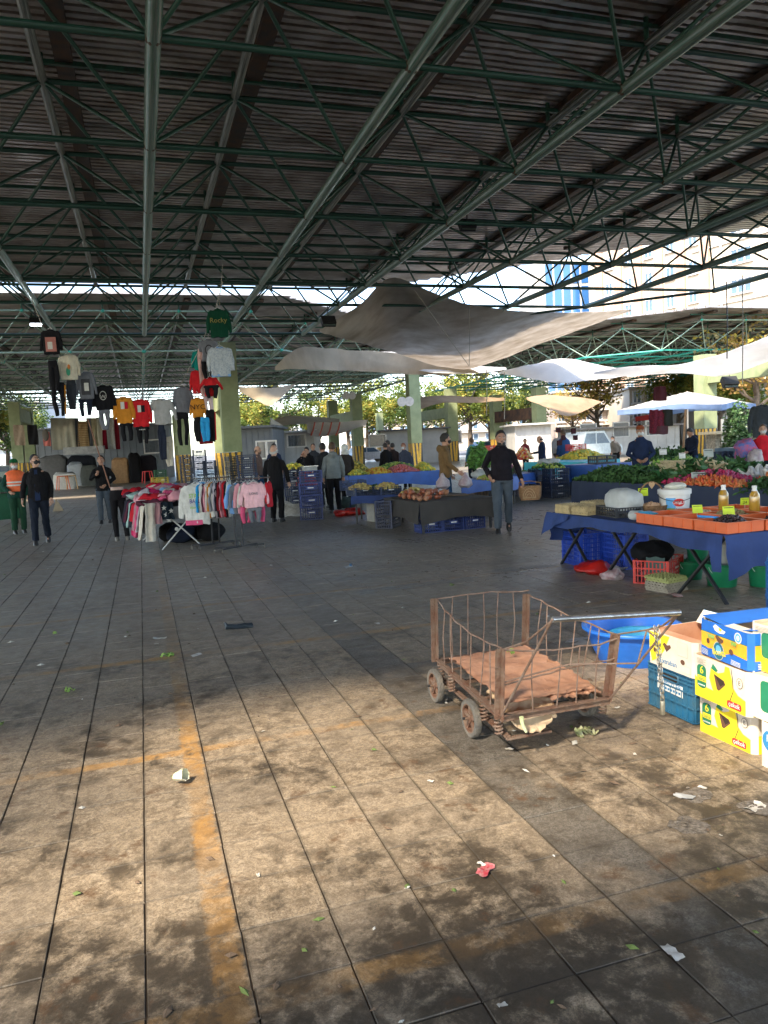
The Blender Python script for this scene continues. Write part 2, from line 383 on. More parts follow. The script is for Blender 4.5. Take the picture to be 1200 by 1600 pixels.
# pale dried spill streaks and scattered market litter
stn = mat('dried pale spill', (.34, .33, .31), rough=.5, vs=14, c2=(.16, .15, .135), world=True)
for pts in (((602, 921), (640, 916), (690, 910), (738, 903)), ((776, 893), (815, 888), (858, 884)), ((560, 927), (585, 925)), ((905, 1006), (925, 1000))):
    m = M(); r = random.Random(int(pts[0][0])); P_ = [G(*q) for q in pts]; k = 0
    for a, b in zip(P_[:-1], P_[1:]):
        for t in range(14):
            c = a.lerp(b, t/14)+Vector((r.uniform(-.05, .05), r.uniform(-.10, .10), 0)); rr = r.uniform(.015, .06); k += 1
            o = [(c.x+rr*1.8*math.cos(j*.9)*r.uniform(.5, 1), c.y+rr*math.sin(j*.9)*r.uniform(.5, 1), .0042+k*.00001) for j in range(7)]; m.add(o, [tuple(range(7))])
    m.build('spill_streak', stn, fl, smooth=False, kind='stuff')
m = M(); r = random.Random(77); dm = [mat('litter pale', (.5, .48, .42), rough=.8), mat('litter brown', (.12, .08, .05), rough=.9), mat('litter leaf', (.12, .17, .04), rough=.8)]
for k in range(420):
    y = 1.8+22*r.random()**1.5; x = r.uniform(-.5*y-.5, .85*y+.5); s_ = r.uniform(.004, .014)*(1+y*.05); a = r.uniform(0, 6.3); c = Vector((x, y, .004+s_*.15)); u_ = Vector((math.cos(a), math.sin(a), r.uniform(-.2, .2)))*s_*r.uniform(1, 2.5); v_ = Vector((-math.sin(a), math.cos(a), r.uniform(-.2, .2)))*s_
    m.add([c-u_, c-v_, c+u_, c+v_, c+Vector((0, 0, s_*.7))], [(0, 1, 4), (1, 2, 4), (2, 3, 4), (3, 0, 4), (3, 2, 1, 0)], r.choice((0, 1, 1, 1, 2)))
m.build('floor_litter', dm, None, smooth=False, kind='stuff', label='small scattered crumbs of paper, peel and leaf over the market floor', cat='litter')

# ================================================================ space-frame roofs
PITCH_M = 3.01; X0, Y0, ZB, ZT = .47, 2.95, 6.2, 7.65
g_dark = mat('dark green paint', (.022, .12, .08), rough=.42, var=.5, vs=7, c2=(.02, .035, .025), coat=.1)
g_pipe = mat('worn green pipe', (.085, .22, .155), rough=.38, metal=.35, vs=4.5, c2=(.34, .37, .33), bump=.1, bs=12)
g_galv = mat('galvanised pipe', (.36, .38, .34), rough=.38, metal=.55, vs=3.5, c2=(.06, .075, .06), bump=.1, bs=10)
g_node = mat('rusty node', (.14, .09, .055), rough=.7, vs=14, c2=(.05, .05, .035), bump=.3)
g_teal = mat('bright teal paint', (.05, .42, .31), rough=.4, vs=5, c2=(.03, .26, .2))
g_pale = mat('pale green pipe', (.32, .42, .34), rough=.45, vs=5, c2=(.14, .25, .19))
sheet_m = mat('dull roof sheet', (.58, .55, .53), rough=.36, metal=.5, vs=1.1, c2=(.25, .20, .17), bump=.08, bs=5, world=True)
strip_m = mat('gutter steel', (.045, .042, .04), rough=.6, metal=.2, vs=4, c2=(.12, .06, .03))
_unit = {}
def ucyl(m, n=8):
    if (m.name, n) not in _unit:
        q = M().tube([(0, 0, -.5), (0, 0, .5)], 1, n); _unit[(m.name, n)] = q.mesh('brace', m, True, 60)
    return _unit[(m.name, n)]
def rod(name, a, b, r, m, parent, n=8):
    a = Vector(a); b = Vector(b); d = b-a
    o = link(ucyl(m, n), name, parent, (a+b)/2, d.to_track_quat('Z', 'Y').to_euler(), (r, r, d.length)); return o
def roof(label, nx0, nx1, ny0, ny1, ins, inst, mats, nind=300, xo=0, yo=0, nseg=8, sheet=True, big=.088, rs=(.047, .03), zb=ZB, zt=ZT, clip=None, ys=None, ye=None):
    """double-layer grid: ins(x,y) clips the bottom nodes, inst(x,y) the top nodes (offset half a bay)"""
    root = E('space_frame_roof', label, 'roof', (0, 0, 0)); mp, mc, mb, mu, mn = mats
    B = {(i, j): Vector((xo+X0+i*PITCH_M, yo+Y0+j*PITCH_M, zb)) for i in range(nx0, nx1+1) for j in range(ny0, ny1+1)}
    B = {k: p for k, p in B.items() if ins(p.x, p.y)}
    T = {(i, j): Vector((xo+X0+(i+.5)*PITCH_M, yo+Y0+(j+.5)*PITCH_M, zt)) for i in range(nx0-1, nx1+1) for j in range(ny0-1, ny1+1)}
    T = {k: p for k, p in T.items() if inst(p.x, p.y)}
    seg = []
    for (i, j), p in B.items():
        if (i, j+1) in B: seg.append(('pipe', p, B[(i, j+1)], big, mp))
        if (i+1, j) in B: seg.append(('crossbar', p, B[(i+1, j)], rs[0], mc))
        for di, dj in ((0, 0), (-1, 0), (0, -1), (-1, -1)):
            if (i+di, j+dj) in T: seg.append(('brace', p, T[(i+di, j+dj)], rs[1], mb))
        if (i+1, j-1) in B and (i+1, j) not in B or (i+1, j-1) in B and (i, j-1) not in B: seg.append(('crossbar', p, B[(i+1, j-1)], rs[0], mc))
        if (i+1, j+1) in B and ((i+1, j) not in B or (i, j+1) not in B): seg.append(('crossbar', p, B[(i+1, j+1)], rs[0], mc))
    for (i, j), p in T.items():
        if (i, j+1) in T: seg.append(('pipe', p, T[(i, j+1)], big*.85, mu))
        if (i+1, j) in T: seg.append(('crossbar', p, T[(i+1, j)], rs[0], mb))
    cnt = {}
    def key(s): 
        mp_ = (s[1]+s[2])/2; x, y, d = PX(mp_)
        return d if (d > 0 and -200 < x < 1400 and -300 < y < 1700) else 1e4+abs(mp_.y)
    seg.sort(key=key); rest = {}
    for kind, a, b, r, m in seg:
        c = cnt.get(kind, 0)
        if c < nind and key((0, a, b)) < 1e4: cnt[kind] = c+1; rod(kind, a, b, r, m, root, nseg if kind == 'pipe' else 6)
        else: rest.setdefault((kind, m.name), (M(), m))[0].tube([a, b], r, 6 if r > .05 else 4)
    for (kind, _), (mm, m) in rest.items(): mm.build(kind, m, root, kind='stuff')
    nm = M(); 
    nodeme = M().ell((0, 0, 0), (1, 1, 1), 10, 6).mesh('node', mn); c = 0
    for p in sorted(list(B.values())+list(T.values()), key=lambda q: key((0, q, q))):
        rr = .105 if p.z < zb+.1 else .085
        if c < min(nind, 90) and key((0, p, p)) < 1e4:
            c += 1; link(nodeme, 'node', root, p, None, (rr, rr, rr*.8))
        else: nm.ell(p, (rr, rr, rr*.8), 6, 4)
    if nm.v: nm.build('node', mn, root, kind='stuff')
    if sheet:
        zs = zt+.42
        allx = [p.x for p in T.values()]; ally = [p.y for p in T.values()]; Ya, Yb = min(ally)-1.3, max(ally)+1.6; Xa, Xb = min(allx)-1.2, max(allx)+1.2
        Ya = Ya if ys is None else ys; Yb = Yb if ye is None else ye
        clip = clip or (lambda x, y: True)
        for i in range(nx0-2, nx1+2):                 # a strip of corrugated sheets over every bay, ribs running across
            xa = xo+X0+i*PITCH_M; xb = xa+PITCH_M+.06; zo = .012*(i % 2)
            if xb < Xa or xa > Xb: continue
            m = M(); y = Ya; P = .19; vs = []
            while y < Yb:
                for yy, zz in ((y, 0), (y+P*.58, 0), (y+P*.62, .11), (y+P*.97, .11)):
                    xs = [xa+(xb-xa)*k/8 for k in range(9)]; ok = [x for x in xs if clip(x, yy)]
                    if len(ok) > 1: vs += [(ok[0], yy, zs+zz+zo), (ok[-1], yy, zs+zz+zo)]
                y += P
            if len(vs) < 8: continue
            m.add(vs, [(2*k, 2*k+1, 2*k+3, 2*k+2) for k in range(len(vs)//2-1)]); m.build('roof_sheet', sheet_m, root, smooth=False)
            yy = [v[1] for v in vs if abs(v[0]-(xa+xb)/2) < 3]; tc = [T[k].y for k in T if k[0] == i]
            if not tc: continue
            ya, yb = min(tc)-.7, max(tc)+.7
            # gutter: dark box with rusty tones beside the upper pipe
            xg = xo+X0+(i+.5)*PITCH_M+.34
            M().box((xg, (ya+yb)/2, zs-.07), (.27, yb-ya, .12)).build('dark_strip', strip_m, root, smooth=False)
        m = M(); 
        for p in T.values(): m.tube([p, p+Vector((0, 0, .42))], .04, 6)
        m.build('sheet_post', g_dark, root, kind='stuff')
        for j in range(ny0-1, ny1+1):
            xs = [T[k].x for k in T if k[1] == j]
            if xs: 
                y = yo+Y0+(j+.5)*PITCH_M; M().box(((min(xs)+max(xs))/2, y, zs-.13), (max(xs)-min(xs)+1.5, .07, .07)).build('purlin', g_dark, root, smooth=False)
    return root
R1 = roof('dark green space frame roof with corrugated sheets overhead, the nearest of the hall', -6, 6, -1, 9,
     lambda x, y: x+y < 39.6, lambda x, y: x+y < 39.2 and y < 31.2, (g_pipe, g_dark, g_dark, g_galv, g_node), clip=lambda x, y: x+y < 40.2, ys=-.65)
R0 = roof('unseen space frame roof bay added behind the viewpoint, edged to shape the sun patch', -6, 4, -6, -3, lambda x, y: y < -4, lambda x, y: y < -4.4, (g_pipe, g_dark, g_dark, g_galv, g_node), nind=0, yo=-.9, ye=-2.95)  # unseen bay added; its edge and the R1 start shape the sun patch
R2 = roof('second space frame roof beyond the bright gap, lit along its front edge', -8, 6, 0, 12, lambda x, y: x-y < -27.5, lambda x, y: x-y < -26.5,
     (g_pale, g_pale, g_pale, g_galv, g_teal), nind=60, xo=0, yo=31.9, nseg=6, big=.07, clip=lambda x, y: x-y < -25.6)  # pale pipes: sunlight through the roof gap put into their colour
R3 = roof('teal painted space frame roof across the open yard on the right', 8, 17, 2, 11, lambda x, y: x+y > 64.5, lambda x, y: x+y > 64.0,
     (g_teal, g_teal, g_pale, g_galv, g_teal), nind=60, xo=1.0, yo=27.6, nseg=6, big=.07, clip=lambda x, y: x+y > 63)

# ================================================================ portal posts
col_m = mat('pale green painted concrete', (.27, .31, .165), rough=.75, vs=2.2, c2=(.20, .24, .12), bump=.15, bs=25)
haz_y = mat('hazard yellow', (.80, .46, .03), rough=.6, vs=12, c2=(.42, .25, .06)); haz_k = mat('hazard black', (.035, .035, .035), rough=.6, vs=12, c2=(.1, .09, .07))
def post(root, x, y, top, wd=.72, dp=.72):
    p = M().box((x, y, (top+1.66)/2), (wd, dp, top-1.66)).build('post', col_m, root, smooth=False)
    m = M(); m.box((x, y, .83), (wd-.006, dp-.006, 1.652))
    m.build('hazard_band', haz_k, p, smooth=False)
    s = M()
    for (nx, ny) in ((0, -1), (-1, 0), (1, 0)):
        W = wd if nx == 0 else dp; n = 3
        for k in range(n):                            # slanting stripes, proud of the black band
            a = -W/2+W*(k+.12)/n; b_ = a+W/n*.55; sh = .09*(1 if k < n/2 else -1)*1
            q = [(a+sh, .02), (b_+sh, .02), (b_, 1.64), (a, 1.64)]
            q = [(max(-W/2, min(W/2, u)), z) for u, z in q]
            if nx == 0: P = [(x+u, y-dp/2-.003, z) for u, z in q]
            else: P = [(x+nx*(wd/2+.003), y+u, z) for u, z in q]
            s.add(P, [(0, 1, 2, 3)])
    s.build('hazard_stripe', haz_y, p, smooth=False)
def portal(label, x, y, top, gap=3.6, beam=True, bz=3.9, wd=.72, dirx=0, burnt=False, two=True):
    root = E('portal_column', label, 'column', (0, 0, 0), group='pale green concrete columns of the market hall')
    post(root, x, y, top, wd)
    if two:
        x2, y2 = (x+gap, y) if dirx else (x, y+gap); post(root, x2, y2, top, wd)
        m = mat('charred timber beam', (.10, .05, .028), rough=.9, vs=2, c2=(.02, .018, .016)) if burnt else col_m
        c = ((x+x2)/2, (y+y2)/2, bz); ln = gap-wd
        M().box(c, (ln, wd*.8, .85) if dirx else (wd*.8, ln, .85)).build('beam', m, root, smooth=False)
    return root
# ================================================================ shared small materials
black_p = mat('black plastic', (.02, .02, .022), rough=.5, vs=9, c2=(.05, .05, .05))
white_p = mat('white plastic', (.74, .73, .70), rough=.4, vs=5, c2=(.6, .58, .53))
blue_c = mat('blue crate plastic', (.014, .034, .17), rough=.45, vs=5, c2=(.012, .025, .12), rand=.25)
navy_c = mat('navy crate plastic', (.016, .03, .085), rough=.5, vs=5, c2=(.03, .035, .05), rand=.3)
teal_c = mat('petrol blue crate plastic', (.018, .12, .23), rough=.5, vs=6, c2=(.05, .12, .17), bump=.08)
red_c = mat('red crate plastic', (.62, .035, .02), rough=.45, vs=5, c2=(.4, .03, .02))
rust = mat('rusty steel', (.15, .085, .055), rough=.85, vs=16, c2=(.24, .18, .14), bump=.5, bs=70)
rust2 = mat('rusty angle iron', (.17, .115, .08), rough=.85, vs=12, c2=(.13, .055, .03), bump=.5, bs=60)
chrome = mat('worn steel tube', (.52, .51, .50), rough=.25, metal=.9, vs=15, c2=(.33, .31, .28), bump=.1)
card = mat('brown cardboard', (.52, .28, .17), rough=.95, vs=6, c2=(.40, .19, .105), bump=.35, bs=18)
card_p = mat('pale cardboard', (.62, .47, .30), rough=.95, vs=6, c2=(.5, .34, .2), bump=.25, bs=18)
leafg = mat('cabbage leaf', (.16, .32, .05), rough=.7, vs=25, c2=(.32, .42, .12), bump=.3)
rubber = mat('dusty rubber', (.10, .095, .085), rough=.95, vs=14, c2=(.19, .165, .13), bump=.5, bs=80)
steel_d = mat('dark steel', (.03, .03, .032), rough=.55, metal=.3, vs=6)

# ---------------------------------------------------------------- platform cart
Am, Bm, Cm, Dm = Vector((1.65, 3.40, .25)), Vector((2.28, 3.39, .25)), Vector((1.73, 4.48, .25)), Vector((2.38, 4.48, .25))
base = Vector((2.0, 3.9, 0)); cart = E('platform_cart', 'rusty wire-sided platform cart with flattened cardboard on its bed', 'cart', base)
L_ = lambda p: Vector(p)-base
def angle_iron(m, a, b, wd=.035, t=.005):
    m.bar(a, b, wd, t); off = Vector((0, 0, -wd/2+t/2)); m.bar(Vector(a)+off+Vector((0, .014, 0)), Vector(b)+off+Vector((0, .014, 0)), t, wd)
m = M()
for a, b in ((Am, Bm), (Cm, Dm), (Am, Cm), (Bm, Dm)):
    m.bar(L_(a), L_(b), .034, .006); m.bar(L_(a)-Vector((0, 0, .018)), L_(b)-Vector((0, 0, .018)), .005, .036)
for f in (.28, .55, .8): m.bar(L_(Am.lerp(Cm, f))-Vector((0, 0, .01)), L_(Bm.lerp(Dm, f))-Vector((0, 0, .01)), .03, .006)
m.build('bed_frame', rust2, cart, smooth=False)
tops = {'A': (Am, Vector((1.665, 3.385, .595))), 'B': (Bm, Vector((2.335, 3.38, .59))), 'C': (Cm, Vector((1.745, 4.49, .645))), 'D': (Dm, Vector((2.41, 4.49, .605)))}
for k, (a, b) in tops.items():
    m = M(); m.bar(L_(a)-Vector((0, 0, .02)), L_(b), .036, .006, up=(1, 0, 0)); q = Vector((.0, .017, 0))
    m.bar(L_(a)+q-Vector((.016, 0, .02)), L_(b)+q-Vector((.016, 0, 0)), .006, .036, up=(1, 0, 0)); m.build('corner_post', rust2, cart, smooth=False)
def wavy(a, b, sag, n=10, amp=.006, seed=0):
    a = Vector(a); b = Vector(b)
    return [a.lerp(b, i/n)+Vector((0, 0, -sag*math.sin(math.pi*i/n)))+noise.noise_vector(Vector((i*.9, seed, 0)))*amp for i in range(n+1)]
def side(a, b, ta, tb, n, sag, seed):
    rail = wavy(ta, tb, sag, 12, .010, seed)
    M().tube([L_(p) for p in rail], .0048, 6).build('top_rail', rust, cart)
    for k in range(n):
        f = (k+1)/(n+1); p = a.lerp(b, f); q = rail[int(round(f*12))]; r = random.Random(seed*9+k)
        mid = (p+q)/2+Vector((r.uniform(-.012, .012), r.uniform(-.012, .012), 0))
        M().tube([L_(p), L_(mid), L_(q)], .0036, 5).build('wire', rust, cart)
side(Am, Cm, tops['A'][1], tops['C'][1], 6, .055, 1)
side(Cm, Dm, tops['C'][1], tops['D'][1]+Vector((0, 0, .02)), 5, -.012, 2)
side(Bm, Dm, tops['B'][1], tops['D'][1], 6, .02, 3)
m = wavy(tops['A'][1]-Vector((0, 0, .01)), tops['B'][1]-Vector((0, 0, .03)), .02, 12, .012, 5); M().tube([L_(p) for p in m], .005, 6).build('top_rail', rust, cart)
m2 = wavy(Am.lerp(tops['A'][1], .45), Bm.lerp(tops['B'][1], .62), -.01, 12, .008, 6); M().tube([L_(p) for p in m2], .004, 6).build('top_rail', rust, cart)
for k, f in enumerate((.28, .5, .68, .86)):
    p = Am.lerp(Bm, f); M().tube([L_(p), L_(m2[int(f*12)]), L_(m[int(f*12)])], .0036, 5).build('wire', rust, cart)
# handle: a steel bar on two struts that lean out towards the puller
best = None
for k in range(60):
    Yh = 2.6+.015*k; a, b = A(863, 968, Yh), A(1062, 957, Yh)
    if best is None or abs((b-a).length-.66) < best[0]: best = (abs((b-a).length-.66), a, b)
ha, hb = best[1], best[2]
M().tube([L_(ha), L_(hb)], .0135, 12).build('handle_bar', chrome, cart)
M().tube([L_(Am), L_(ha)], .0062, 8).build('handle_strut', rust, cart); M().tube([L_(Bm)-Vector((0, 0, .01)), L_(hb)], .0062, 8).build('handle_strut', rust, cart)
M().tube([L_(ha)+Vector((0, 0, -.004)), L_(ha.lerp(tops['A'][1], .5))-Vector((0, 0, .03)), L_(tops['A'][1]), ], .0048, 6).build('brace_wire', rust, cart)
wq = [hb+Vector((-.01, 0, -.006)), hb.lerp(tops['B'][1], .25)+Vector((0, 0, -.035)), hb.lerp(tops['B'][1], .5)+Vector((0, 0, -.03)), hb.lerp(tops['B'][1], .8)+Vector((0, 0, -.012)), tops['B'][1]]
M().tube([L_(p) for p in wq], .005, 6).build('brace_wire', rust, cart)
M().tube([L_(hb.lerp(Bm, .56)), L_(wq[2])], .0045, 6).build('brace_wire', rust, cart); M().tube([L_(hb.lerp(Bm, .28)), L_(wq[2])], .0045, 6).build('brace_wire', rust, cart)
chp = hb.lerp(Bm, .56)
M().tube([L_(Am.lerp(tops['A'][1], .5)), L_((Am+chp)/2+Vector((0, 0, .13))), L_(chp)], .0045, 6).build('brace_wire', rust, cart)
# sprung under-frame and wheels
m = M()
for x in (1.70, 2.28): m.bar(L_((x, 3.44 if x < 2 else 3.7, .115)), L_((x+.06, 4.5, .115)), .03, .012)
for y, xe in ((3.44, 1.95), (3.79, 2.36), (4.41, 2.36)): m.bar(L_((1.69, y, .105)), L_((xe, y, .105)), .024, .012)
m.build('under_frame', rust2, cart, smooth=False)
for (x, y) in ((1.665, 3.47), (1.68, 3.68), (1.71, 4.2), (1.73, 4.42), (2.31, 3.5), (2.36, 4.15), (2.38, 4.42)):
    m = M(); m.tube([L_((x+.019*math.cos(t*.9), y+.019*math.sin(t*.9), .12+.0028*t)) for t in range(0, 43)], .0052, 5)
    m.build('coil_spring', rust, cart)
for (x, y) in ((1.645, 3.78), (1.68, 4.40), (2.38, 3.79), (2.42, 4.40)):
    m = M(); n = 40; R = .108; W = .036; vs = []
    for r_, xx in ((R-.026, -W/2), (R-.004, -W/2), (R, -W*.3), (R, W*.3), (R-.004, W/2), (R-.026, W/2)):
        for k in range(n):
            a = math.tau*k/n; rr = r_-(.0035 if (k % 2 and r_ > R-.01) else 0); vs.append((xx, rr*math.cos(a), rr*math.sin(a)))
    fs = [(i*n+k, i*n+(k+1) % n, ((i+1) % 6)*n+(k+1) % n, ((i+1) % 6)*n+k) for i in range(6) for k in range(n)]
    m.add(vs, fs); o = m.build('wheel', rubber, cart, loc=L_((x, y, R)), ang=50)
    h = M(); h.tube([(-.012, 0, 0), (.012, 0, 0)], R-.024, 28)
    for k in range(28): pass
    rim = M().tube([(-.014, 0, 0), (.014, 0, 0)], .026, 14)
    for k in range(5):
        a = math.tau*k/5+.3; p = Vector((0, math.cos(a), math.sin(a))); rim.bar(p*.02, p*(R-.022), .026, .016, up=(1, 0, 0))
    vs = []; 
    for r_, xx in ((R-.034, -.015), (R-.022, -.017), (R-.022, .017), (R-.034, .015)):
        for k in range(n): a = math.tau*k/n; vs.append((xx, r_*math.cos(a), r_*math.sin(a)))
    rim.add(vs, [(i*n+k, i*n+(k+1) % n, ((i+1) % 4)*n+(k+1) % n, ((i+1) % 4)*n+k) for i in range(4) for k in range(n)])
    rim.tube([(-.034, 0, 0), (.03, 0, 0)], .009, 8)
    rim.build('rim', rust2, o)
M().tube([L_((1.6, 3.79, .108)), L_((2.42, 3.79, .108))], .008, 8).build('axle', steel_d, cart); M().tube([L_((1.63, 4.41, .108)), L_((2.46, 4.4, .108))], .008, 8).build('axle', steel_d, cart)
# flattened cardboard on the bed (several torn sheets, each a thing lying there)
def sheet_cb(name, label, pts, z, m, seed, amp=.02, drop=None, grp=None):
    """pts: 4 corners (x,y); wavy sheet with ragged outline"""
    r = random.Random(seed); p = [Vector((x, y, z)) for x, y in pts]
    def fn(u, v, dz=0):
        q = p[0].lerp(p[1], u).lerp(p[3].lerp(p[2], u), v)
        e = min(u, 1-u, v, 1-v); q = q+noise.noise_vector(Vector((u*2.2+seed, v*2.6, seed)))*amp*Vector((.5, .5, 1)).length*.7
        if e < .001: q += noise.noise_vector(Vector((u*9+seed, v*9, 3)))*.028
        q.z = z+abs(noise.noise(Vector((u*3.2+seed, v*3.2, 1.5))))*amp+(.012*noise.noise(Vector((u*11, v*11, seed))) )
        if drop: q.z -= drop(u, v)
        q.z += dz; return q
    m_ = M(); n = 26; m_.grid(lambda u, v: fn(u, v), n, n); m_.grid(lambda u, v: fn(v, u, -.004), n, n)
    return m_.build(name, m, None, ang=28, label=label, cat='cardboard', group=grp)
sheet_cb('cardboard_sheet', 'uppermost torn brown cardboard sheet lying on the rusty cart', [(1.70, 3.45), (2.22, 3.47), (2.28, 4.15), (1.75, 4.22)], .287, card, 3, .016)
sheet_cb('cardboard_sheet', 'brown cardboard sheet under the torn one, towards the far end of the cart', [(1.76, 3.85), (2.30, 3.8), (2.36, 4.44), (1.80, 4.40)], .270, card, 8, .012)
sheet_cb('cardboard_sheet', 'brown cardboard flap on the right of the cart bed beside the handle strut', [(1.95, 3.42), (2.26, 3.42), (2.33, 4.0), (2.0, 4.0)], .275, card, 11, .02)
sheet_cb('cardboard_sheet', 'pale folded cardboard hanging through the front of the cart bed', [(1.72, 3.42), (1.98, 3.40), (2.05, 3.75), (1.72, 3.78)], .24, card_p, 5, .03, drop=lambda u, v: .11*max(0, 1-v*2.2)**1.3*(.5+.5*math.sin(math.pi*min(1, u*1.1))))
def leaf(name, label, c, r, n=5, seed=0, m=leafg):
    k = M(); q = random.Random(seed)
    for i in range(n):
        a = q.uniform(0, 6.3); l = r*q.uniform(.6, 1.1); o = Vector((q.uniform(-r, r)*.6, q.uniform(-r, r)*.4, 0)); d = Vector((math.cos(a), math.sin(a), 0)); s = Vector((-d.y, d.x, 0))
        k.grid(lambda u, v: Vector(c)+o+d*l*(u-.5)+s*(v-.5)*l*.55*math.sin(math.pi*(.08+.84*u))+Vector((0, 0, .006+.02*abs(v-.5)+.012*math.sin(u*5+i)+i*.002)), 6, 4)
    k.wrinkle(.004, 60, seed); return k.build(name, m, None, label=label, cat='leaf')
leaf('cabbage_leaf', 'torn green leaf on the cart cardboard near its left rail', (1.80, 3.72, .325), .035, 4, 1)
leaf('cabbage_leaf', 'small green leaf on the cart cardboard at its far side', (2.12, 4.2, .31), .03, 3, 2)
c_ = A(815, 1135, 3.36); m = M(); m.tube([c_+Vector((0, 0, .05)), c_+Vector((.005, 0, .01)), c_+Vector((.02, -.01, -.03))], [.012, .01, .007], 8); m.build('leek_stalk', mat('pale stalk', (.62, .62, .40), vs=20, c2=(.4, .5, .2)), None, label='pale leek stalk poking out under the cart bed', cat='vegetable')
# chain and padlock on the handle strut
ch = E('chain', 'steel chain hanging in a doubled loop from the cart handle wire', 'chain', wq[1]+Vector((-.035, 0, .0)))
lk = M(); k = 14
lk.tube([(.0075*math.cos(t*math.tau/k), 0, .0135*math.sin(t*math.tau/k)+(.004 if math.sin(t*math.tau/k) > 0 else -.004)) for t in range(k+1)], .0022, 5, cap=False)
lkm = lk.mesh('link', mat('zinc chain', (.5, .49, .45), rough=.35, metal=.8, vs=30, c2=(.25, .22, .18)))
for s in (-1, 1):
    for i in range(15):
        link(lkm, 'link', ch, (s*(.011-.0004*i)+.0018*i, .004*s, -.008-.0235*i), (.25*s, s*.1, (i % 2)*1.5+.4))
pd = M(); pd.lathe([(0, -.034), (.0105, -.034), (.0115, -.03), (.0115, .03), (.010, .034), (0, .034)], (.026, 0, -.40), 14)
pd.tube([(.017, 0, -.37), (.017, 0, -.345), (.026, 0, -.335), (.035, 0, -.345), (.035, 0, -.37)], .003, 6)
pd.build('padlock', mat('padlock brass', (.35, .32, .24), rough=.35, metal=.7, vs=20, c2=(.2, .18, .13)), ch)

# ---------------------------------------------------------------- basin
bl_b = mat('bright blue plastic', (.02, .16, .62), rough=.32, vs=4, c2=(.015, .12, .5)); cy_b = mat('cyan plastic', (.06, .42, .66), rough=.35, vs=4, c2=(.05, .34, .56))
bc = Vector((3.31, 4.62, 0))
b = E('plastic_basin', 'large round bright blue plastic basin on the floor behind the cart', 'basin', bc)
m = M(); pr = [(.0, .004), (.24, .004), (.25, .0), (.30, .10), (.345, .235), (.375, .24), (.378, .255), (.372, .262), (.34, .258), (.292, .11), (.24, .02), (0, .018)]
m.rings([((0, 0, z), r*.95, r*.93) for r, z in pr], 48); m.build('bowl', bl_b, b, ang=60)
b2 = E('plastic_basin', 'smaller cyan basin nested inside the large blue one', 'basin', bc+Vector((.07, -.02, .02)))
m = M(); m.lathe([(0, 0), (.17, 0), (.215, .15), (.235, .155), (.236, .165), (.21, .162), (.165, .012), (0, .012)], (0, 0, 0), 40); m.build('bowl', cy_b, b2, ang=60)

# ---------------------------------------------------------------- decals on cartons
class Face:
    """a side of a carton: origin o (lower left as seen), u to the right, v up, n outwards"""
    def __init__(s, parent, o, u, v): s.p = parent; s.o = Vector(o); s.u = Vector(u); s.v = Vector(v); s.n = s.u.normalized().cross(s.v.normalized()); s.k = 0
    def at(s, a, b, h): return s.o+s.u*a+s.v*b+s.n*h
    def poly(s, name, pts, m, h=None):
        s.k += 1; h = h or .0006+.0003*s.k
        q = M(); q.add([s.at(a, b, h) for a, b in pts], [tuple(range(len(pts)))]); return q.build(name, m, s.p, smooth=False)
    def text(s, name, body, a, b, size, m, sx=1.0, tilt=0):
        s.k += 1; x = s.u.normalized(); y = s.v.normalized(); rt = Matrix((x, y, s.n)).transposed()
        if tilt: rt = rt @ Matrix.Rotation(tilt, 3, 'Z')
        return text(name, body, size, m, s.p, s.at(a, b, .0006+.0003*s.k), rt.to_euler(), sx=sx)
def circ(cx, cy, rx, ry, n=24): return [(cx+rx*math.cos(math.tau*k/n), cy+ry*math.sin(math.tau*k/n)) for k in range(n)]
def rrect(x0, y0, x1, y1, rx, ry):
    o = []
    for cx, cy, a0 in ((x1-rx, y1-ry, 0), (x0+rx, y1-ry, 1), (x0+rx, y0+ry, 2), (x1-rx, y0+ry, 3)):
        o += [(cx+rx*math.cos((a0+t/4)*math.pi/2), cy+ry*math.sin((a0+t/4)*math.pi/2)) for t in range(5)]
    return o
P_w = mat('carton white', (.66, .60, .50), rough=.7, vs=7, c2=(.56, .49, .39)); P_y = mat('carton yellow', (.80, .62, .02), rough=.6, vs=8, c2=(.70, .52, .02)); P_g = mat('print green', (.015, .19, .09), rough=.6); P_r = mat('print red', (.68, .03, .025), rough=.6)
P_k = mat('print black', (.02, .02, .02), rough=.7); P_b = mat('carton blue', (.015, .14, .55), rough=.5, vs=6, c2=(.012, .11, .42)); P_o = mat('carton orange', (.80, .40, .02), rough=.6, vs=9, c2=(.72, .28, .03)); P_hole = mat('hole shade brown', (.12, .055, .03), rough=.95); P_hole2 = mat('hole shade dark', (.03, .018, .012), rough=.95)  # hole patches are flat; the shade inside is put into their colour
P_ww = mat('print white', (.78, .77, .74), rough=.6); P_t = mat('print blue', (.03, .20, .42), rough=.6); P_gr = mat('print grey green', (.40, .44, .38), rough=.7); P_lb = mat('print pale blue', (.12, .40, .75), rough=.6); P_dt = mat('print deep teal', (.01, .13, .20), rough=.6)
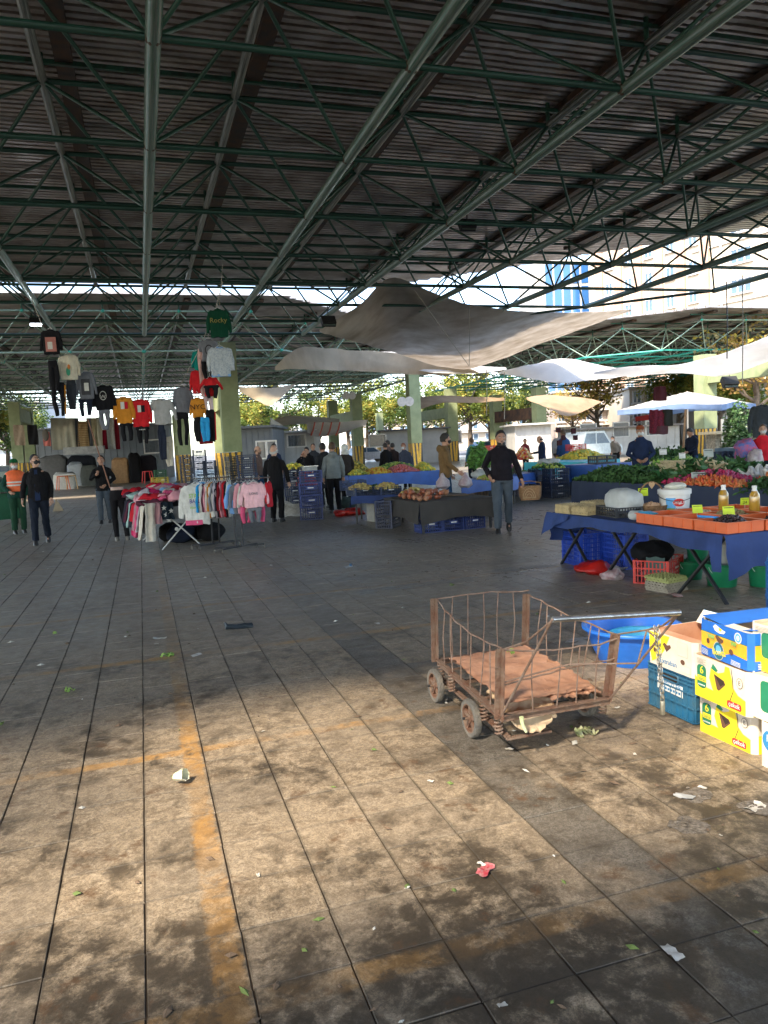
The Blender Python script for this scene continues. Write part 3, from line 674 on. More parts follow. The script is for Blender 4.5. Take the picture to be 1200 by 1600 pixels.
def carton(label, c, sx, sy, sz, m, inner=card_p, rz=0, open_=True, chf=.025, group=None):
    """open-topped carton with chamfered upright edges and a rim of folded board"""
    root = E('banana_carton', label, 'carton', c, rz, group)
    def ol(x, y, k): return [(-x+k, -y), (x-k, -y), (x, -y+k), (x, y-k), (x-k, y), (-x+k, y), (-x, y-k), (-x, -y+k)]
    o = ol(sx/2, sy/2, chf); i_ = ol(sx/2-.006, sy/2-.006, chf)
    q = M(); n = 8
    q.add([(x, y, z) for z in (0, sz) for x, y in o]+[(x, y, sz) for x, y in i_]+[(x, y, .012) for x, y in i_],
          [(k, (k+1) % n, n+(k+1) % n, n+k) for k in range(n)]+[(n+k, n+(k+1) % n, 2*n+(k+1) % n, 2*n+k) for k in range(n)]+[(2*n+k, 2*n+(k+1) % n, 3*n+(k+1) % n, 3*n+k) for k in range(n)]+[tuple(range(4*n-1, 3*n-1, -1))[::-1], tuple(range(n-1, -1, -1))])
    q.m = [0]*(2*n)+[1]*(n+2); q.wrinkle(.0025, 9, sx*9+c[2])
    q.build('body', [m, inner], root, smooth=False)
    for s in (-1, 1): M().box((s*(sx/2-.05), 0, sz-.012), (.085, sy-.06, .004), rot=Matrix.Rotation(s*.12, 3, 'Y')).build('flap', inner, root, smooth=False)
    fL = Face(root, (-sx/2, sy/2-chf, 0), (0, -(sy-2*chf), 0), (0, 0, sz)); fF = Face(root, (-sx/2+chf, -sy/2, 0), (sx-2*chf, 0, 0), (0, 0, sz))
    return root, fL, fF
def banana_art(f):
    f.poly('banana_print', [(0, 0), (1, 0), (1, .34), (.86, .40), (.78, .52), (.70, .66), (.66, .50), (.58, .36), (.45, .28), (.2, .3), (0, .5)], P_y)
    f.poly('banana_print', [(.30, .55), (.36, .32), (.5, .12), (.62, .1), (.7, .2), (.76, .45), (.75, .7), (.70, .97), (.62, .97), (.60, .82), (.48, .74), (.38, .80), (.34, .82)], P_y)
    f.poly('banana_print', [(.34, .80), (.38, .93), (.48, .80), (.44, .75)], P_g)
    f.poly('print_line', [(.74, .97), (.77, .72), (.78, .45), (.70, .15), (.69, .16), (.765, .45), (.755, .72), (.73, .97)], P_k)
    f.poly('logo_panel', rrect(.05, .24, .24, .80, .07, .1), P_g); f.poly('logo_stripe', [(.06, .40), (.235, .40), (.235, .535), (.06, .535)], P_y)
    f.text('lettering', 'bana', .148, .465, .034, P_g, .8); f.text('lettering', '6', .15, .67, .06, P_y)
    f.text('lettering', 'ECUADOR', .148, .31, .011, P_ww)
    f.poly('hand_hole_patch', [(.40, .70), (.60, .62), (.63, .54), (.50, .34), (.46, .36)], P_hole); f.poly('hand_hole_patch', [(.42, .68), (.59, .605), (.61, .55), (.53, .45), (.50, .52)], P_hole2)
    f.poly('brand_panel', rrect(.66, .06, .93, .22, .03, .05), P_r); f.text('lettering', 'çekok', .795, .145, .036, P_ww, .9)
    f.poly('seal_ring', circ(.90, .70, .06, .12), P_k); f.poly('seal_disc', circ(.90, .70, .054, .108), P_w); f.text('lettering', 'E', .90, .70, .032, P_k)
    for k in range(5): f.poly('print_line', [(.06, .95-.028*k), (.25-.05*(k % 2), .95-.028*k), (.25-.05*(k % 2), .944-.028*k), (.06, .944-.028*k)], P_k)
BX, BY = 2.85, 3.19
r_, fL, fF = carton('lower yellow and white banana carton standing on the floor beside the blue crate', (BX+.22, 3.165, 0), .50, .40, .215, P_w, card_p, rz=.03)
banana_art(fL); fF.poly('banana_print', [(0, 0), (1, 0), (1, .3), (0, .45)], P_y)
r_, fL, fF = carton('yellow and white banana carton between the lower carton and the blue one', (BX+.17, 3.13, .215), .50, .42, .225, P_w, card_p, rz=-.02)
banana_art(fL); fF.poly('banana_print', [(0, 0), (1, 0), (1, .36), (0, .36)], P_y); fF.poly('logo_panel', rrect(.10, .10, .9, .9, .1, .2), P_g); fF.text('lettering', 'baNaNa', .5, .42, .11, P_y, .8); fF.text('lettering', 'ECUADOR', .5, .18, .035, P_ww)
r_, fL, fF = carton('blue and orange carton with a round crest, on top of the banana cartons', (BX+.20, 3.12, .44), .50, .40, .19, P_b, P_w, rz=-.07)
for f in (fL, fF):
    f.poly('print_band', [(0, .27), (.12, .25), (.3, .12), (.5, .2), (.7, .32), (1, .28), (1, .66), (0, .68)], P_o)
    for a, b in ((0, .27), (.66, .0)): pass
    f.poly('print_line', [(0, .68), (1, .66), (1, .68), (0, .70)], P_g); f.poly('print_disc', circ(.82, .80, .075, .15), P_ww); f.poly('print_disc', circ(.82, .80, .06, .12), P_lb); f.poly('print_disc', circ(.82, .80, .03, .07), P_ww)
    f.poly('print_splash', [(.28, .90), (.33, .98), (.5, .88), (.56, .86), (.52, .78), (.42, .76), (.33, .80)], P_ww); f.poly('print_splash', [(.40, .92), (.48, .90), (.46, .82), (.42, .83)], P_y)
    f.poly('crest', circ(.40, .26, .12, .26, 32), P_gr); f.poly('crest', circ(.40, .26, .108, .235, 32), P_dt); f.poly('crest', circ(.40, .30, .06, .12), P_lb); f.text('lettering', 'Bonita', .41, .22, .05, P_y, .8, .1)
    f.poly('hand_hole_patch', [(.33, .66), (.38, .69), (.52, .60), (.50, .53), (.43, .47), (.37, .55)], P_hole); f.poly('hand_hole_patch', circ(.17, .45, .035, .075), P_hole); f.poly('hand_hole_patch', circ(.68, .36, .045, .08), P_hole)
    for k in range(4): f.poly('print_line', [(.03, .2-.04*k), (.17, .17-.04*k), (.17, .155-.04*k), (.03, .185-.04*k)], P_ww); f.poly('print_line', [(.68, .16-.035*k), (.88, .14-.035*k), (.88, .125-.035*k), (.68, .145-.035*k)], P_ww)
    for k in range(7): f.poly('pineapple_leaf', [(.15+.5*(k % 2)+.02*k, .67), (.19+.5*(k % 2)+.02*k, .52), (.22+.5*(k % 2)+.02*k, .66)], leafg)
rr = r_; q = M(); q.box((0, .12, .192), (.44, .17, .004), rot=Matrix.Rotation(.1, 3, 'X')); q.box((.02, -.11, .186), (.44, .15, .004), rot=Matrix.Rotation(-.22, 3, 'X')); q.build('top_flap', P_b, rr, smooth=False)
r_, fL, fF = carton('white carton with a blue FRESH oval at the right edge, on the floor in front', (2.76+.235, 2.765, 0), .44, .24, .225, P_w, card_p, rz=.02)
for f in (fL, fF):
    f.poly('print_oval', circ(.42, .62, .40, .28, 30), P_t); f.text('lettering', 'FRESH', .42, .66, .05, P_ww, .75); f.poly('print_line', [(.2, .5), (.66, .5), (.66, .49), (.2, .49)], P_ww); f.poly('hand_hole_patch', circ(.30, .20, .06, .08), P_hole)
r_, fL, fF = carton('white and yellow carton on the white one at the right edge of the photo', (2.77+.235, 2.80, .225), .44, .30, .22, P_w, card_p)
fL.poly('logo_panel', rrect(.2, .2, .8, .9, .1, .1), P_g)
r_, fL, fF = carton('white and yellow carton topmost of the stack at the right edge', (2.83+.235, 2.845, .445), .44, .33, .23, P_w, card_p)
for f in (fL, fF): f.poly('banana_print', [(0, 0), (1, 0), (1, .38), (0, .5)], P_y); f.poly('logo_panel', rrect(.2, .3, .6, .85, .08, .1), P_g)
for k in range(5): fL.poly('print_line', [(.06, .95-.028*k), (.6, .95-.028*k), (.6, .944-.028*k), (.06, .944-.028*k)], P_k)

# ---------------------------------------------------------------- petrol-blue crate and the carton on it
def big_crate(label, c, sx, sy, sz, m, rz=0, name='plastic_crate', lab=False, cat='crate', group=None):
    root = E(name, label, cat, c, rz, group); b_ = M(); t = .006
    for s in (-1, 1):
        b_.box((s*(sx/2-.012), 0, sz/2), (t, sy-.02, sz-.004)); b_.box((0, s*(sy/2-.012), sz/2), (sx-.03, t, sz-.004))
    b_.box((0, 0, .008), (sx-.03, sy-.03, .01)); b_.build('wall', m, root, smooth=False)
    r = M(); hs = [.01, sz*.32, sz*.62, sz*.80, sz*.88, sz-.008]
    for h in hs:
        w_ = .016 if h in (hs[0], hs[-1]) else .011
        for s in (-1, 1):
            r.box((s*(sx/2-.004), 0, h), (w_, sy-.012, .008)); r.box((0, s*(sy/2-.004), h), (sx-.022, w_, .008))
    for s in (-1, 1):
        n = 8
        for k in range(n+1):
            y = -sy/2+.012+(sy-.024)*k/n; zz = (.01, sz-.012) if not (2 <= k <= n-2) else (.01, sz*.62)
            r.box((s*(sx/2-.005), y, (zz[0]+zz[1])/2), (.010, .005, zz[1]-zz[0]))
            x = -sx/2+.012+(sx-.024)*k/n; r.box((x, s*(sy/2-.005), (zz[0]+zz[1])/2), (.005, .010, zz[1]-zz[0]))
    r.build('rib', m, root, smooth=False, kind='stuff')
    f = Face(root, (-sx/2+.0035, sy/2, 0), (0, -sy, 0), (0, 0, sz))
    f.poly('handle_hole_patch', rrect(.34, .74, .66, .88, .05, .05), P_hole2)  # flat patch, coloured as the shade inside the handle opening
    g = M(); g.tube([f.at(a, b, .004) for a, b in rrect(.32, .72, .68, .90, .06, .06)]+[f.at(*rrect(.32, .72, .68, .90, .06, .06)[0], .004)], .005, 6); g.build('handle_rim', m, root)
    if lab:
        f.poly('label', [(.22, .48), (.76, .46), (.76, .70), (.22, .72)], white_p); f.text('lettering', 'TEMİZLER', .49, .64, .042, P_t, 1.0)
        for k in range(8): f.poly('print_line', [(.27+.058*k, .51), (.31+.058*k, .51), (.31+.058*k, .56), (.27+.058*k, .56)], P_t)
    return root
big_crate('petrol blue ribbed crate with a white label, under the Extraban carton', (2.83+.25, 3.605, 0), .50, .40, .275, teal_c, lab=True, rz=.02)
r_, fL, fF = carton('white and yellow Extraban carton standing on the petrol blue crate', (2.83+.23, 3.59, .272), .48, .40, .20, P_w, card, rz=.03)
fL.poly('print_field', [(0, .97), (.0, .45), (.06, .08), (.2, .22), (.36, .5), (.5, .97)], P_y); fL.text('lettering', 'Extraban', .46, .2, .042, P_t, .95)
fL.poly('hand_hole_patch', [(.33, .70), (.38, .76), (.44, .70), (.51, .74), (.53, .66), (.42, .50)], P_hole); fL.poly('hand_hole_patch', circ(.80, .36, .05, .075), P_hole); fL.poly('hand_hole_patch', circ(.13, .45, .03, .07), P_hole)
fL.poly('info_panel', rrect(.68, .52, .92, .92, .02, .03), P_gr); fL.poly('info_panel', rrect(.685, .53, .915, .91, .02, .03), P_w); fL.poly('info_panel', rrect(.78, .07, .98, .28, .02, .03), P_gr); fL.poly('info_panel', rrect(.785, .08, .975, .27, .02, .03), P_w)
fF.text('lettering', 'Extraban', .40, .52, .09, P_lb, 1.0)
q = M(); q.box((.14, .0, .235), (.004, .36, .09), rot=Matrix.Rotation(.7, 3, 'Y')); q.build('top_flap', P_w, r_, smooth=False); q = M(); q.box((.172, 0, .262), (.003, .37, .018), rot=Matrix.Rotation(.7, 3, 'Y')); q.build('print_band', P_lb, r_, smooth=False)

# ---------------------------------------------------------------- litter
def paper(label, px, py, s, m, seed, name='paper_scrap', cat='litter', h=.004):
    c = G(px, py); r = random.Random(seed); a0 = r.uniform(0, 3)
    q = M(); q.grid(lambda u, v: c+Vector(((u-.5)*s*math.cos(a0)-(v-.5)*s*.5*math.sin(a0), (u-.5)*s*math.sin(a0)+(v-.5)*s*.5*math.cos(a0), .004+h*(1+noise.noise(Vector((u*3+seed, v*3, 0)))))), 6, 4)
    q.wrinkle(s*.12, 3/s, seed); q.v = [(x, y, max(z, .0035)) for x, y, z in q.v]
    return q.build(name, m, None, label=label, cat=cat)
scr = mat('dirty white paper', (.62, .60, .55), vs=20, c2=(.4, .37, .3)); plast = mat('thin clear plastic', (.45, .46, .46), rough=.3, vs=9)
c = G(275, 1224); cup = E('crushed_cup', 'crumpled yellowish plastic cup lying by the yellow floor line', 'litter', c)
q = M(); q.lathe([(.0, .0), (.022, .0), (.032, .055), (.03, .06), (.02, .005), (0, .004)], (0, 0, 0), 16); q.xf(Matrix.Translation((0, 0, .034)) @ Euler((1.25, .3, .9)).to_matrix().to_4x4()); q.wrinkle(.012, 45, 2); q.v = [(x, y, max(z, .002)) for x, y, z in q.v]; q.build('cup', mat('yellowish plastic', (.62, .58, .34), rough=.4, vs=20, c2=(.75, .72, .6)), cup)
paper('scrap of red and white netting with a white tag', 758, 1361, .095, mat('red net', (.45, .04, .06), vs=30, c2=(.55, .35, .33)), 4, 'net_scrap', h=.006)
c = G(754, 1352); paper('white tag strip on the red netting scrap', 752, 1352, .035, scr, 5)
leaf('cabbage_leaf', 'wilted green leaves lying on the yellow floor line', G(262, 1026), .07, 6, 3)
leaf('cabbage_leaf', 'small yellow-green leaf left of the yellow line', G(107, 1081), .05, 4, 4); leaf('cabbage_leaf', 'tiny green leaf near the left edge of the floor', G(85, 991), .04, 3, 14)
leaf('onion_bunch', 'wilted spring onion leaves on the floor in front of the cart', G(915, 1148), .07, 9, 5, mat('wilted onion', (.30, .33, .14), vs=30, c2=(.55, .52, .33)))
c = G(375, 982); q = M()
q.rings([((c.x-.12+.02*k, c.y+.01*math.sin(k), .02+.010*math.sin(k*1.1)), .014+.004*math.sin(k), .03) for k in range(2)], 8)
q = M(); q.tube([c+Vector((-.13, .04, .07)), c+Vector((-.12, .03, .02)), c+Vector((-.04, 0, .022)), c+Vector((.04, -.02, .02)), c+Vector((.12, -.04, .03))], [.012, .035, .03, .026, .02], 10); q.wrinkle(.022, 22, 3); q.v = [(x, y, max(z, .003)) for x, y, z in q.v]
q.build('crumpled_bag', mat('dark plastic bag', (.025, .035, .045), rough=.35, vs=20), None, label='crumpled dark plastic bag on the open floor', cat='litter')
paper('crushed clear plastic bottle with a blue label on the open floor', 545, 889, .16, plast, 7, 'crushed_bottle', h=.03)
paper('blue label of the crushed bottle on the open floor', 548, 888, .06, P_t, 9, h=.045)
for i, (x, y, s, w_) in enumerate(((250, 998, .12, 'white plastic strip beside the yellow line, the left one'), (308, 1024, .10, 'bone-shaped white plastic scrap right of the yellow line'), (244, 1007, .04, 'brown paper scrap above the green leaves'), (796, 1172, .045, 'small white scrap just in front of the cart wheel'),
      (673, 1222, .03, 'tiny white scrap in the middle of the sunlit tiles'), (992, 1180, .03, 'pale seed-like scrap right of the spring onions'), (1070, 1246, .09, 'torn clear wrapper beside the floor hole'), (1098, 1232, .04, 'white scrap on the far rim of the floor hole'),
      (1180, 1262, .10, 'grey wrapper at the right edge of the floor'), (1050, 1490, .07, 'thin white straw near the bottom right'), (404, 1370, .025, 'white square scrap near the bottom middle'), (785, 1573, .03, 'pale chip at the bottom of the floor'), (965, 1107, .04, 'white strip right of the cart wheel'),
      (590, 975, .07, 'white scrap left of the cart on the dark tiles'), (1126, 1307, .016, 'tiny white square on the floor right'), (960, 893, .3, 'pink and white plastic bag crumpled beside the red crate'))):
    paper(w_, x, y, s, scr if i != 6 else plast, i+20, h=.003 if s < .2 else .05)
# ================================================================ right-hand egg and olive stall
blue_cl = mat('blue table cloth', (.018, .045, .17), rough=.75, vs=3, c2=(.012, .03, .11), bump=.2, bs=14)
oran = mat('orange tray plastic', (.74, .155, .045), rough=.42, vs=5, c2=(.62, .12, .035), rand=.08)
egg_t = mat('egg tray pulp', (.56, .43, .22), rough=.95, vs=20, c2=(.42, .32, .17), bump=.4, bs=60, rand=.1); egg_g = mat('grey egg tray pulp', (.38, .33, .25), rough=.95, vs=20, c2=(.28, .24, .18), bump=.4, bs=60, rand=.1)
egg_y = mat('yellow egg tray pulp', (.42, .43, .15), rough=.95, vs=20, c2=(.33, .34, .12), bump=.3, bs=60)
bag_w = mat('white carrier bag', (.62, .63, .60), rough=.45, vs=9, c2=(.5, .51, .49), trans=.25, bump=.3, bs=14)
tag_m = mat('yellow-green price card', (.62, .78, .03), rough=.6)
bucket_w = mat('white bucket', (.72, .71, .67), rough=.35, vs=5, c2=(.64, .62, .57)); green_b = mat('green bucket', (.012, .21, .085), rough=.4, vs=4, c2=(.01, .15, .065))
wick = mat('wicker', (.30, .17, .08), rough=.85, vs=40, c2=(.17, .085, .035), bump=.6, bs=90)
TZ = .68
def drape(fn, nu, nv, name, m, parent, seed=0, amp=.01, sc_=7, **k):
    q = M(); q.grid(fn, nu, nv); q.wrinkle(amp, sc_, seed); return q.build(name, m, parent, ang=60, **k)
st = E('trestle_table', 'trestle table of the egg and olive stall at the right, on black crossed legs', 'table', (5.62, 7.0, 0))
b0 = Vector((5.5, 7.0, 0))
M().box((0, .05, TZ-.03), (1.2, 2.9, .03)).build('table_top', mat('plywood', (.3, .2, .1), vs=6), st, smooth=False)
for yy in (-1.0, .25, 1.25):
    for xx, sg_ in ((-.5, -1), (-.53, 1), (.5, -1), (.53, 1)): M().bar((xx, yy+.32*sg_, 0), (xx, yy-.32*sg_, TZ-.05), .035, .02).build('leg', steel_d, st, smooth=False)
# cloth: top sheet with front hang towards -x, long hang at the far end and at the near corner
cx0, cx1, cy0, cy1 = 4.97, 6.45, 5.55, 8.55
def hang(y): return .085+.06*max(0, (6.0-y))**1.0*.0+(.02*math.sin(y*5)+.02*math.sin(y*13))
cl = tag(bpy.data.objects.new('table_cloth', None), 'dark blue cloth spread over the egg and olive stall table', 'tablecloth'); COL.objects.link(cl)
M().box(((cx0+cx1)/2, (cy0+cy1)/2, TZ-.006), (cx1-cx0, cy1-cy0, .008)).build('cloth_top', blue_cl, cl, smooth=False)
def fr(u, v):
    y = cy1+(cy0-cy1)*u; h = (.13+.02*math.sin(u*17)+.03*math.sin(u*7+1))*v
    if u > .96: h = v*.34
    return Vector((cx0-.012-.03*v-.012*math.sin(u*55)*v, y, TZ-h))
drape(fr, 90, 6, 'front_drape', blue_cl, cl, 1, .006)
def en(u, v):
    x = cx0+(cx1-cx0)*u; h = (.36+.06*math.sin(u*9)-.2*u)*v
    return Vector((x+.02*math.sin(v*9+u*4), cy1+.012+.10*v+.03*math.sin(u*24)*v, TZ-h))
drape(en, 40, 10, 'far_drape', blue_cl, cl, 2, .012)
def lf(u, v):                                       # the loose corner that hangs at the far left
    y = cy1+.10-.55*u; h = v*(.34-.30*u**.7)
    return Vector((cx0-.03-.10*v*(1-u)-.02*math.sin(u*14)*v, y, TZ-h))
drape(lf, 24, 10, 'corner_drape', blue_cl, cl, 4, .01)
def nr(u, v):
    x = cx0+(cx1-cx0)*u; h = (.36+.05*math.sin(u*12+2))*v
    return Vector((x, cy0-.012-.05*v-.025*math.sin(u*20)*v, TZ-h))
drape(nr, 40, 10, 'near_drape', blue_cl, cl, 3, .012)
def T_(px, py): return G(px, py, TZ)
# egg trays
def tray_mesh(m, nm='egg_tray'):
    q = M(); n = 6; s = .29; P = .048; pr = []
    def z(x, y): return .024+.016*math.cos(2*math.pi*x/P)*math.cos(2*math.pi*y/P)
    q.grid(lambda u, v: Vector(((u-.5)*s, (v-.5)*s, z((u-.5)*s, (v-.5)*s) if 0 < u < 1 and 0 < v < 1 else .024+.006*math.sin(40*(u+v)))), 24, 24)
    q.grid(lambda u, v: Vector(((v-.5)*s, (u-.5)*s, z((v-.5)*s, (u-.5)*s)-.005 if 0 < u < 1 and 0 < v < 1 else .004)), 24, 24)
    for k in range(24):
        for sx, sy in ((1, 0), (-1, 0), (0, 1), (0, -1)):
            t = (k/24-.5+.02)*s; a = Vector((sx*s/2 if sx else t, sy*s/2 if sy else t, .0)); d = Vector((0, s/24*.8, 0)) if sx else Vector((s/24*.8, 0, 0))
            hh = .030 if k % 4 < 2 else .020
            q.add([a, a+d, a+d+Vector((0, 0, hh)), a+Vector((0, 0, hh))], [(0, 1, 2, 3)])
    return q.mesh(nm, m, True, 40)
tm, tg_, ty_ = tray_mesh(egg_t), tray_mesh(egg_g), tray_mesh(egg_y)
def trays(c, n, me, lab, cat='egg tray', grp='egg trays in a stack', rz=.1, dz=.020, last=None):
    for k in range(n):
        mm = (last if last and k == n-1 else me)
        pos = {0: 'bottom', n-1: 'topmost'}.get(k, ['second', 'third', 'fourth', 'fifth', 'sixth'][k-1] + ' from the bottom')
        link(mm, 'egg_tray', None, (c.x+R_.uniform(-.008, .008), c.y+R_.uniform(-.008, .008), c.z+k*dz+.001), (0, 0, rz+R_.uniform(-.05, .05)), label=f'{pos} egg tray, {lab}', cat=cat, group=grp)
e1 = T_(886, 803); trays(Vector((5.12, 8.33, TZ)), 5, tm, 'left stack on the blue table')
trays(Vector((5.17, 8.02, TZ)), 5, tm, 'second stack on the blue table'); trays(Vector((5.45, 8.28, TZ)), 6, tm, 'back stack on the blue table')
trays(Vector((5.10, 6.52, 0)), 4, tg_, 'grey stack on the floor by the red crate', rz=.15, dz=.024); link(ty_, 'egg_tray', None, (5.11, 6.52, .10), (0, 0, .2), label='yellow egg tray lying on the grey stack on the floor', cat='egg tray'); link(ty_, 'egg_tray', None, (5.10, 6.53, .125), (0, 0, .15), label='upper yellow egg tray of the stack on the floor', cat='egg tray')
# lattice crates
def lat_crate(m, sx=.5, sy=.35, sz=.28, nr=4, nc=9, lab=True, t=.008, hole=True):
    root = bpy.data.objects.new('plastic_crate', None); COL.objects.link(root)
    r = M()
    for k in range(nr+1):
        h = .008+(sz-.016)*k/nr; w_ = .016 if k in (0, nr) else t
        for s in (-1, 1): r.box((s*(sx/2-t/2), 0, h), (w_, sy, .014)); r.box((0, s*(sy/2-t/2), h), (sx-.02, w_, .014))
    for k in range(nc+1):
        for s in (-1, 1):
            r.box((s*(sx/2-t/2), -sy/2+t+(sy-2*t)*k/nc, sz/2), (t, .011, sz-.02)); r.box((-sx/2+t+(sx-2*t)*k/nc, s*(sy/2-t/2), sz/2), (.011, t, sz-.02))
    for sx_ in (-1, 1):
        for sy_ in (-1, 1): r.box((sx_*(sx/2-.012), sy_*(sy/2-.012), sz/2), (.03, .03, sz))
    r.build('lattice', m, root, smooth=False); M().box((0, 0, .012), (sx-.03, sy-.03, .01)).build('bottom', m, root, smooth=False)
    if lab:
        for s in (-1, 1):
            M().box((0, s*(sy/2+.004), sz*.62), (.2, .006, .075)).build('name_plate', m, root, smooth=False)
            o = M().box((0, s*(sy/2+.0085), sz*.62), (.13, .002, .022)).build('lettering_band', white_p, root, smooth=False)
    return root
K = {}
def crate(kind, c, rz, label, group, scale=None, s=None):
    """one of each kind is built, then copied"""
    if kind not in K:
        mm, args = {'blue': (blue_c, {}), 'navy': (navy_c, {}), 'red': (red_c, dict(sx=.56, sy=.38, sz=.26, nr=3)), 'black': (black_p, dict(sx=.5, sy=.33, sz=.12, nr=2, lab=False)), 'bluetall': (mat('vivid blue crate', (.015, .06, .42), rough=.42, vs=5, c2=(.01, .04, .3)), dict(sz=.42, nr=7, nc=14, lab=False)),
                    'green': (mat('green crate', (.03, .12, .05), rough=.5), {}), 'yellow': (mat('yellow crate', (.6, .45, .05), rough=.5), dict(nr=3, nc=6))}[kind]
        K[kind] = lat_crate(mm, **args); o = K[kind]; o.location = c; o.rotation_euler = (0, 0, rz); tag(o, label, 'crate', group)
        if scale: o.scale = scale
        return o
    o = dup(K[kind], c, rz, label, group); o.scale = scale or (1, 1, 1); return o
crate('bluetall', (5.33, 8.42, 0), 1.50, 'vivid blue lattice crate under the far end of the egg stall table', 'vivid blue crates under the egg stall'); crate('bluetall', (5.62, 7.98, 0), 1.62, 'vivid blue lattice crate right of the first one under the egg stall table', 'vivid blue crates under the egg stall')
crate('red', (5.38, 7.0, 0), .62, 'red crate with dark clothes heaped in it under the egg stall table', 'red crates')
def heap_cloth(label, c, r, m, seed, name='cloth_heap', cat='cloth', amp=.05):
    q = M(); q.ell(c, r, 26, 14); q.wrinkle(amp, 4.5/max(r)*.35, seed); q.wrinkle(amp*.4, 14, seed+3); q.v = [(x, y, max(z, c[2]-r[2]*.75)) for x, y, z in q.v]
    return q.build(name, m, None, ang=60, label=label, cat=cat)
dk_cl = cloth('black cloth', 20, 20, 22); gr_cl = cloth('grey green cloth', 70, 88, 84); redbag = mat('red plastic bag', (.55, .02, .015), rough=.3, vs=8, c2=(.4, .015, .01), trans=.2, bump=.3, bs=12)
heap_cloth('black clothes piled in the red crate under the table', (5.35, 7.05, .30), (.25, .22, .12), dk_cl, 3)
drape(lambda u, v: Vector((5.13+.16*u*.7+.0, 6.88-.16*u, .30-.17*v-.01*math.sin(u*9))), 8, 8, 'hanging_cloth', gr_cl, None, 3, .012, label='grey-green cloth hanging over the rim of the red crate', cat='cloth')
heap_cloth('red plastic bag lying on the floor in front of the blue crates', (5.05, 7.78, .055), (.20, .26, .085), redbag, 6, 'plastic_bag', 'bag', .06)
heap_cloth('clear and pink plastic bag between the red bag and red crate', (5.0, 7.33, .04), (.12, .14, .06), mat('pinkish clear bag', (.5, .3, .3), rough=.3, vs=12, c2=(.7, .66, .64), trans=.3), 9, 'plastic_bag', 'bag', .05)
paper('red and white wrapper on the floor before the grey egg trays', 1055, 932, .16, mat('red white wrapper', (.4, .06, .05), vs=14, c2=(.6, .55, .5)), 61, 'wrapper', h=.008)
def bucket(label, c, r, h, m, lid=None, name='bucket', open_=True):
    o = E(name, label, 'bucket', c); q = M(); q.lathe([(0, 0), (r*.84, 0), (r*.86, .004), (r*.99, h*.86), (r*1.05, h*.87), (r*1.05, h*.90), (r*1.0, h*.91), (r*1.02, h), (r*.98, h), (r*.82, .01), (0, .01)], (0, 0, 0), 28); q.build('pail', m, o, ang=50)
    k = M(); k.tube([(r*1.06*math.cos(t), -r*.25*math.sin(t)*1.2-.01, h*.88-r*.75*math.sin(t)) for t in [math.pi*i/12 for i in range(13)]], .003, 5); k.build('bail_handle', lid or white_p, o); return o
bucket('green bucket at the back under the table, on top of another', (5.86, 6.95, .18), .12, .26, green_b); bucket('lower green bucket with a pale rim under the table', (5.72, 6.9, 0), .135, .2, green_b)
bucket('white bucket under the table between the green ones', (5.88, 6.55, .16), .135, .30, mat('grey white bucket', (.45, .44, .40), rough=.45, vs=4)); bucket('front green bucket with a white wire handle under the table', (5.72, 6.42, 0), .165, .24, green_b); bucket('dark green bucket behind the front ones under the table', (6.05, 6.2, 0), .15, .25, green_b)
M().box((5.75, 7.2, TZ-.075), (.3, .55, .03)).build('orange_tray', oran, None, smooth=False, label='empty orange tray tucked under the table top', cat='tray')
# blue drum at the photo's right edge
o = E('plastic_drum', 'tall blue plastic drum at the right edge beside the near end of the table', 'drum', (4.93, 4.72, 0)); q = M(); q.lathe([(0, 0), (.20, 0), (.21, .02), (.215, .25), (.222, .27), (.215, .29), (.215, .52), (.222, .54), (.21, .56), (.19, .63), (.0, .64)], (0, 0, 0), 32); q.build('drum_body', mat('blue drum plastic', (.015, .12, .42), rough=.4, vs=4, c2=(.03, .2, .5)), o, ang=50)
# black crate with white bag
crate('black', (5.30, 7.60, TZ), 1.45, 'low black crate under the white carrier bag on the egg stall', 'low black crates')
q = M(); q.rings([((0, 0, .0), .15, .20), ((0, 0, .08), .165, .235), ((0, 0, .17), .16, .22), ((0, 0, .22), .12, .17), ((0, 0, .24), .05, .07)], 28, e=3); q.wrinkle(.025, 9, 4); q.wrinkle(.008, 30, 5)
q.build('carrier_bag', bag_w, None, loc=(5.33, 7.55, TZ+.085), ang=60, label='bulging white carrier bag on the black crate of the egg stall', cat='bag')
q = M(); q.ell((0, 0, .05), (.12, .09, .06), 18, 10); q.wrinkle(.03, 14, 8); q.build('carrier_bag', bag_w, None, loc=(5.22, 7.12, TZ), label='small white plastic bag in front of the wicker basket', cat='bag')
q = M(); q.ell((0, 0, .012), (.05, .16, .014), 14, 8); q.wrinkle(.012, 14, 2); q.build('packet', mat('light blue packet', (.05, .38, .66), rough=.35), None, loc=(5.1, 6.8, TZ+.10), label='light blue plastic packet at the corner of the orange trays', cat='packet')
def price_card(label, c, w_, h_, txt, rz=0, tilt=-.2, m=tag_m, stick=True, tm_=None):
    o = E('price_card', label, 'price card', c, rz); q = M(); q.box((0, 0, 0), (w_, .003, h_)); q.xf(Matrix.Rotation(tilt, 4, 'X')); q.build('card', m, o, smooth=False)
    if txt: text('lettering', txt, h_*.55, P_k, o, (0, -.003, -.01), (math.pi/2+tilt, 0, 0), .0004)
    q = M(); q.box((0, -.0028, h_*.34), (w_*.8, .001, h_*.07)); q.xf(Matrix.Rotation(tilt, 4, 'X')); q.build('print_line', P_k, o, smooth=False)
    if stick: M().tube([(0, .003, -h_*.4), (0, .01, -h_*.9)], .003, 5).build('stick', white_p, o)
    return o
FA = -.32                                               # cards turned towards the aisle
price_card('yellow-green price card stuck in the white bag on the egg stall', (5.55, 7.48, TZ+.27), .11, .10, '25', FA-.3, -.5)
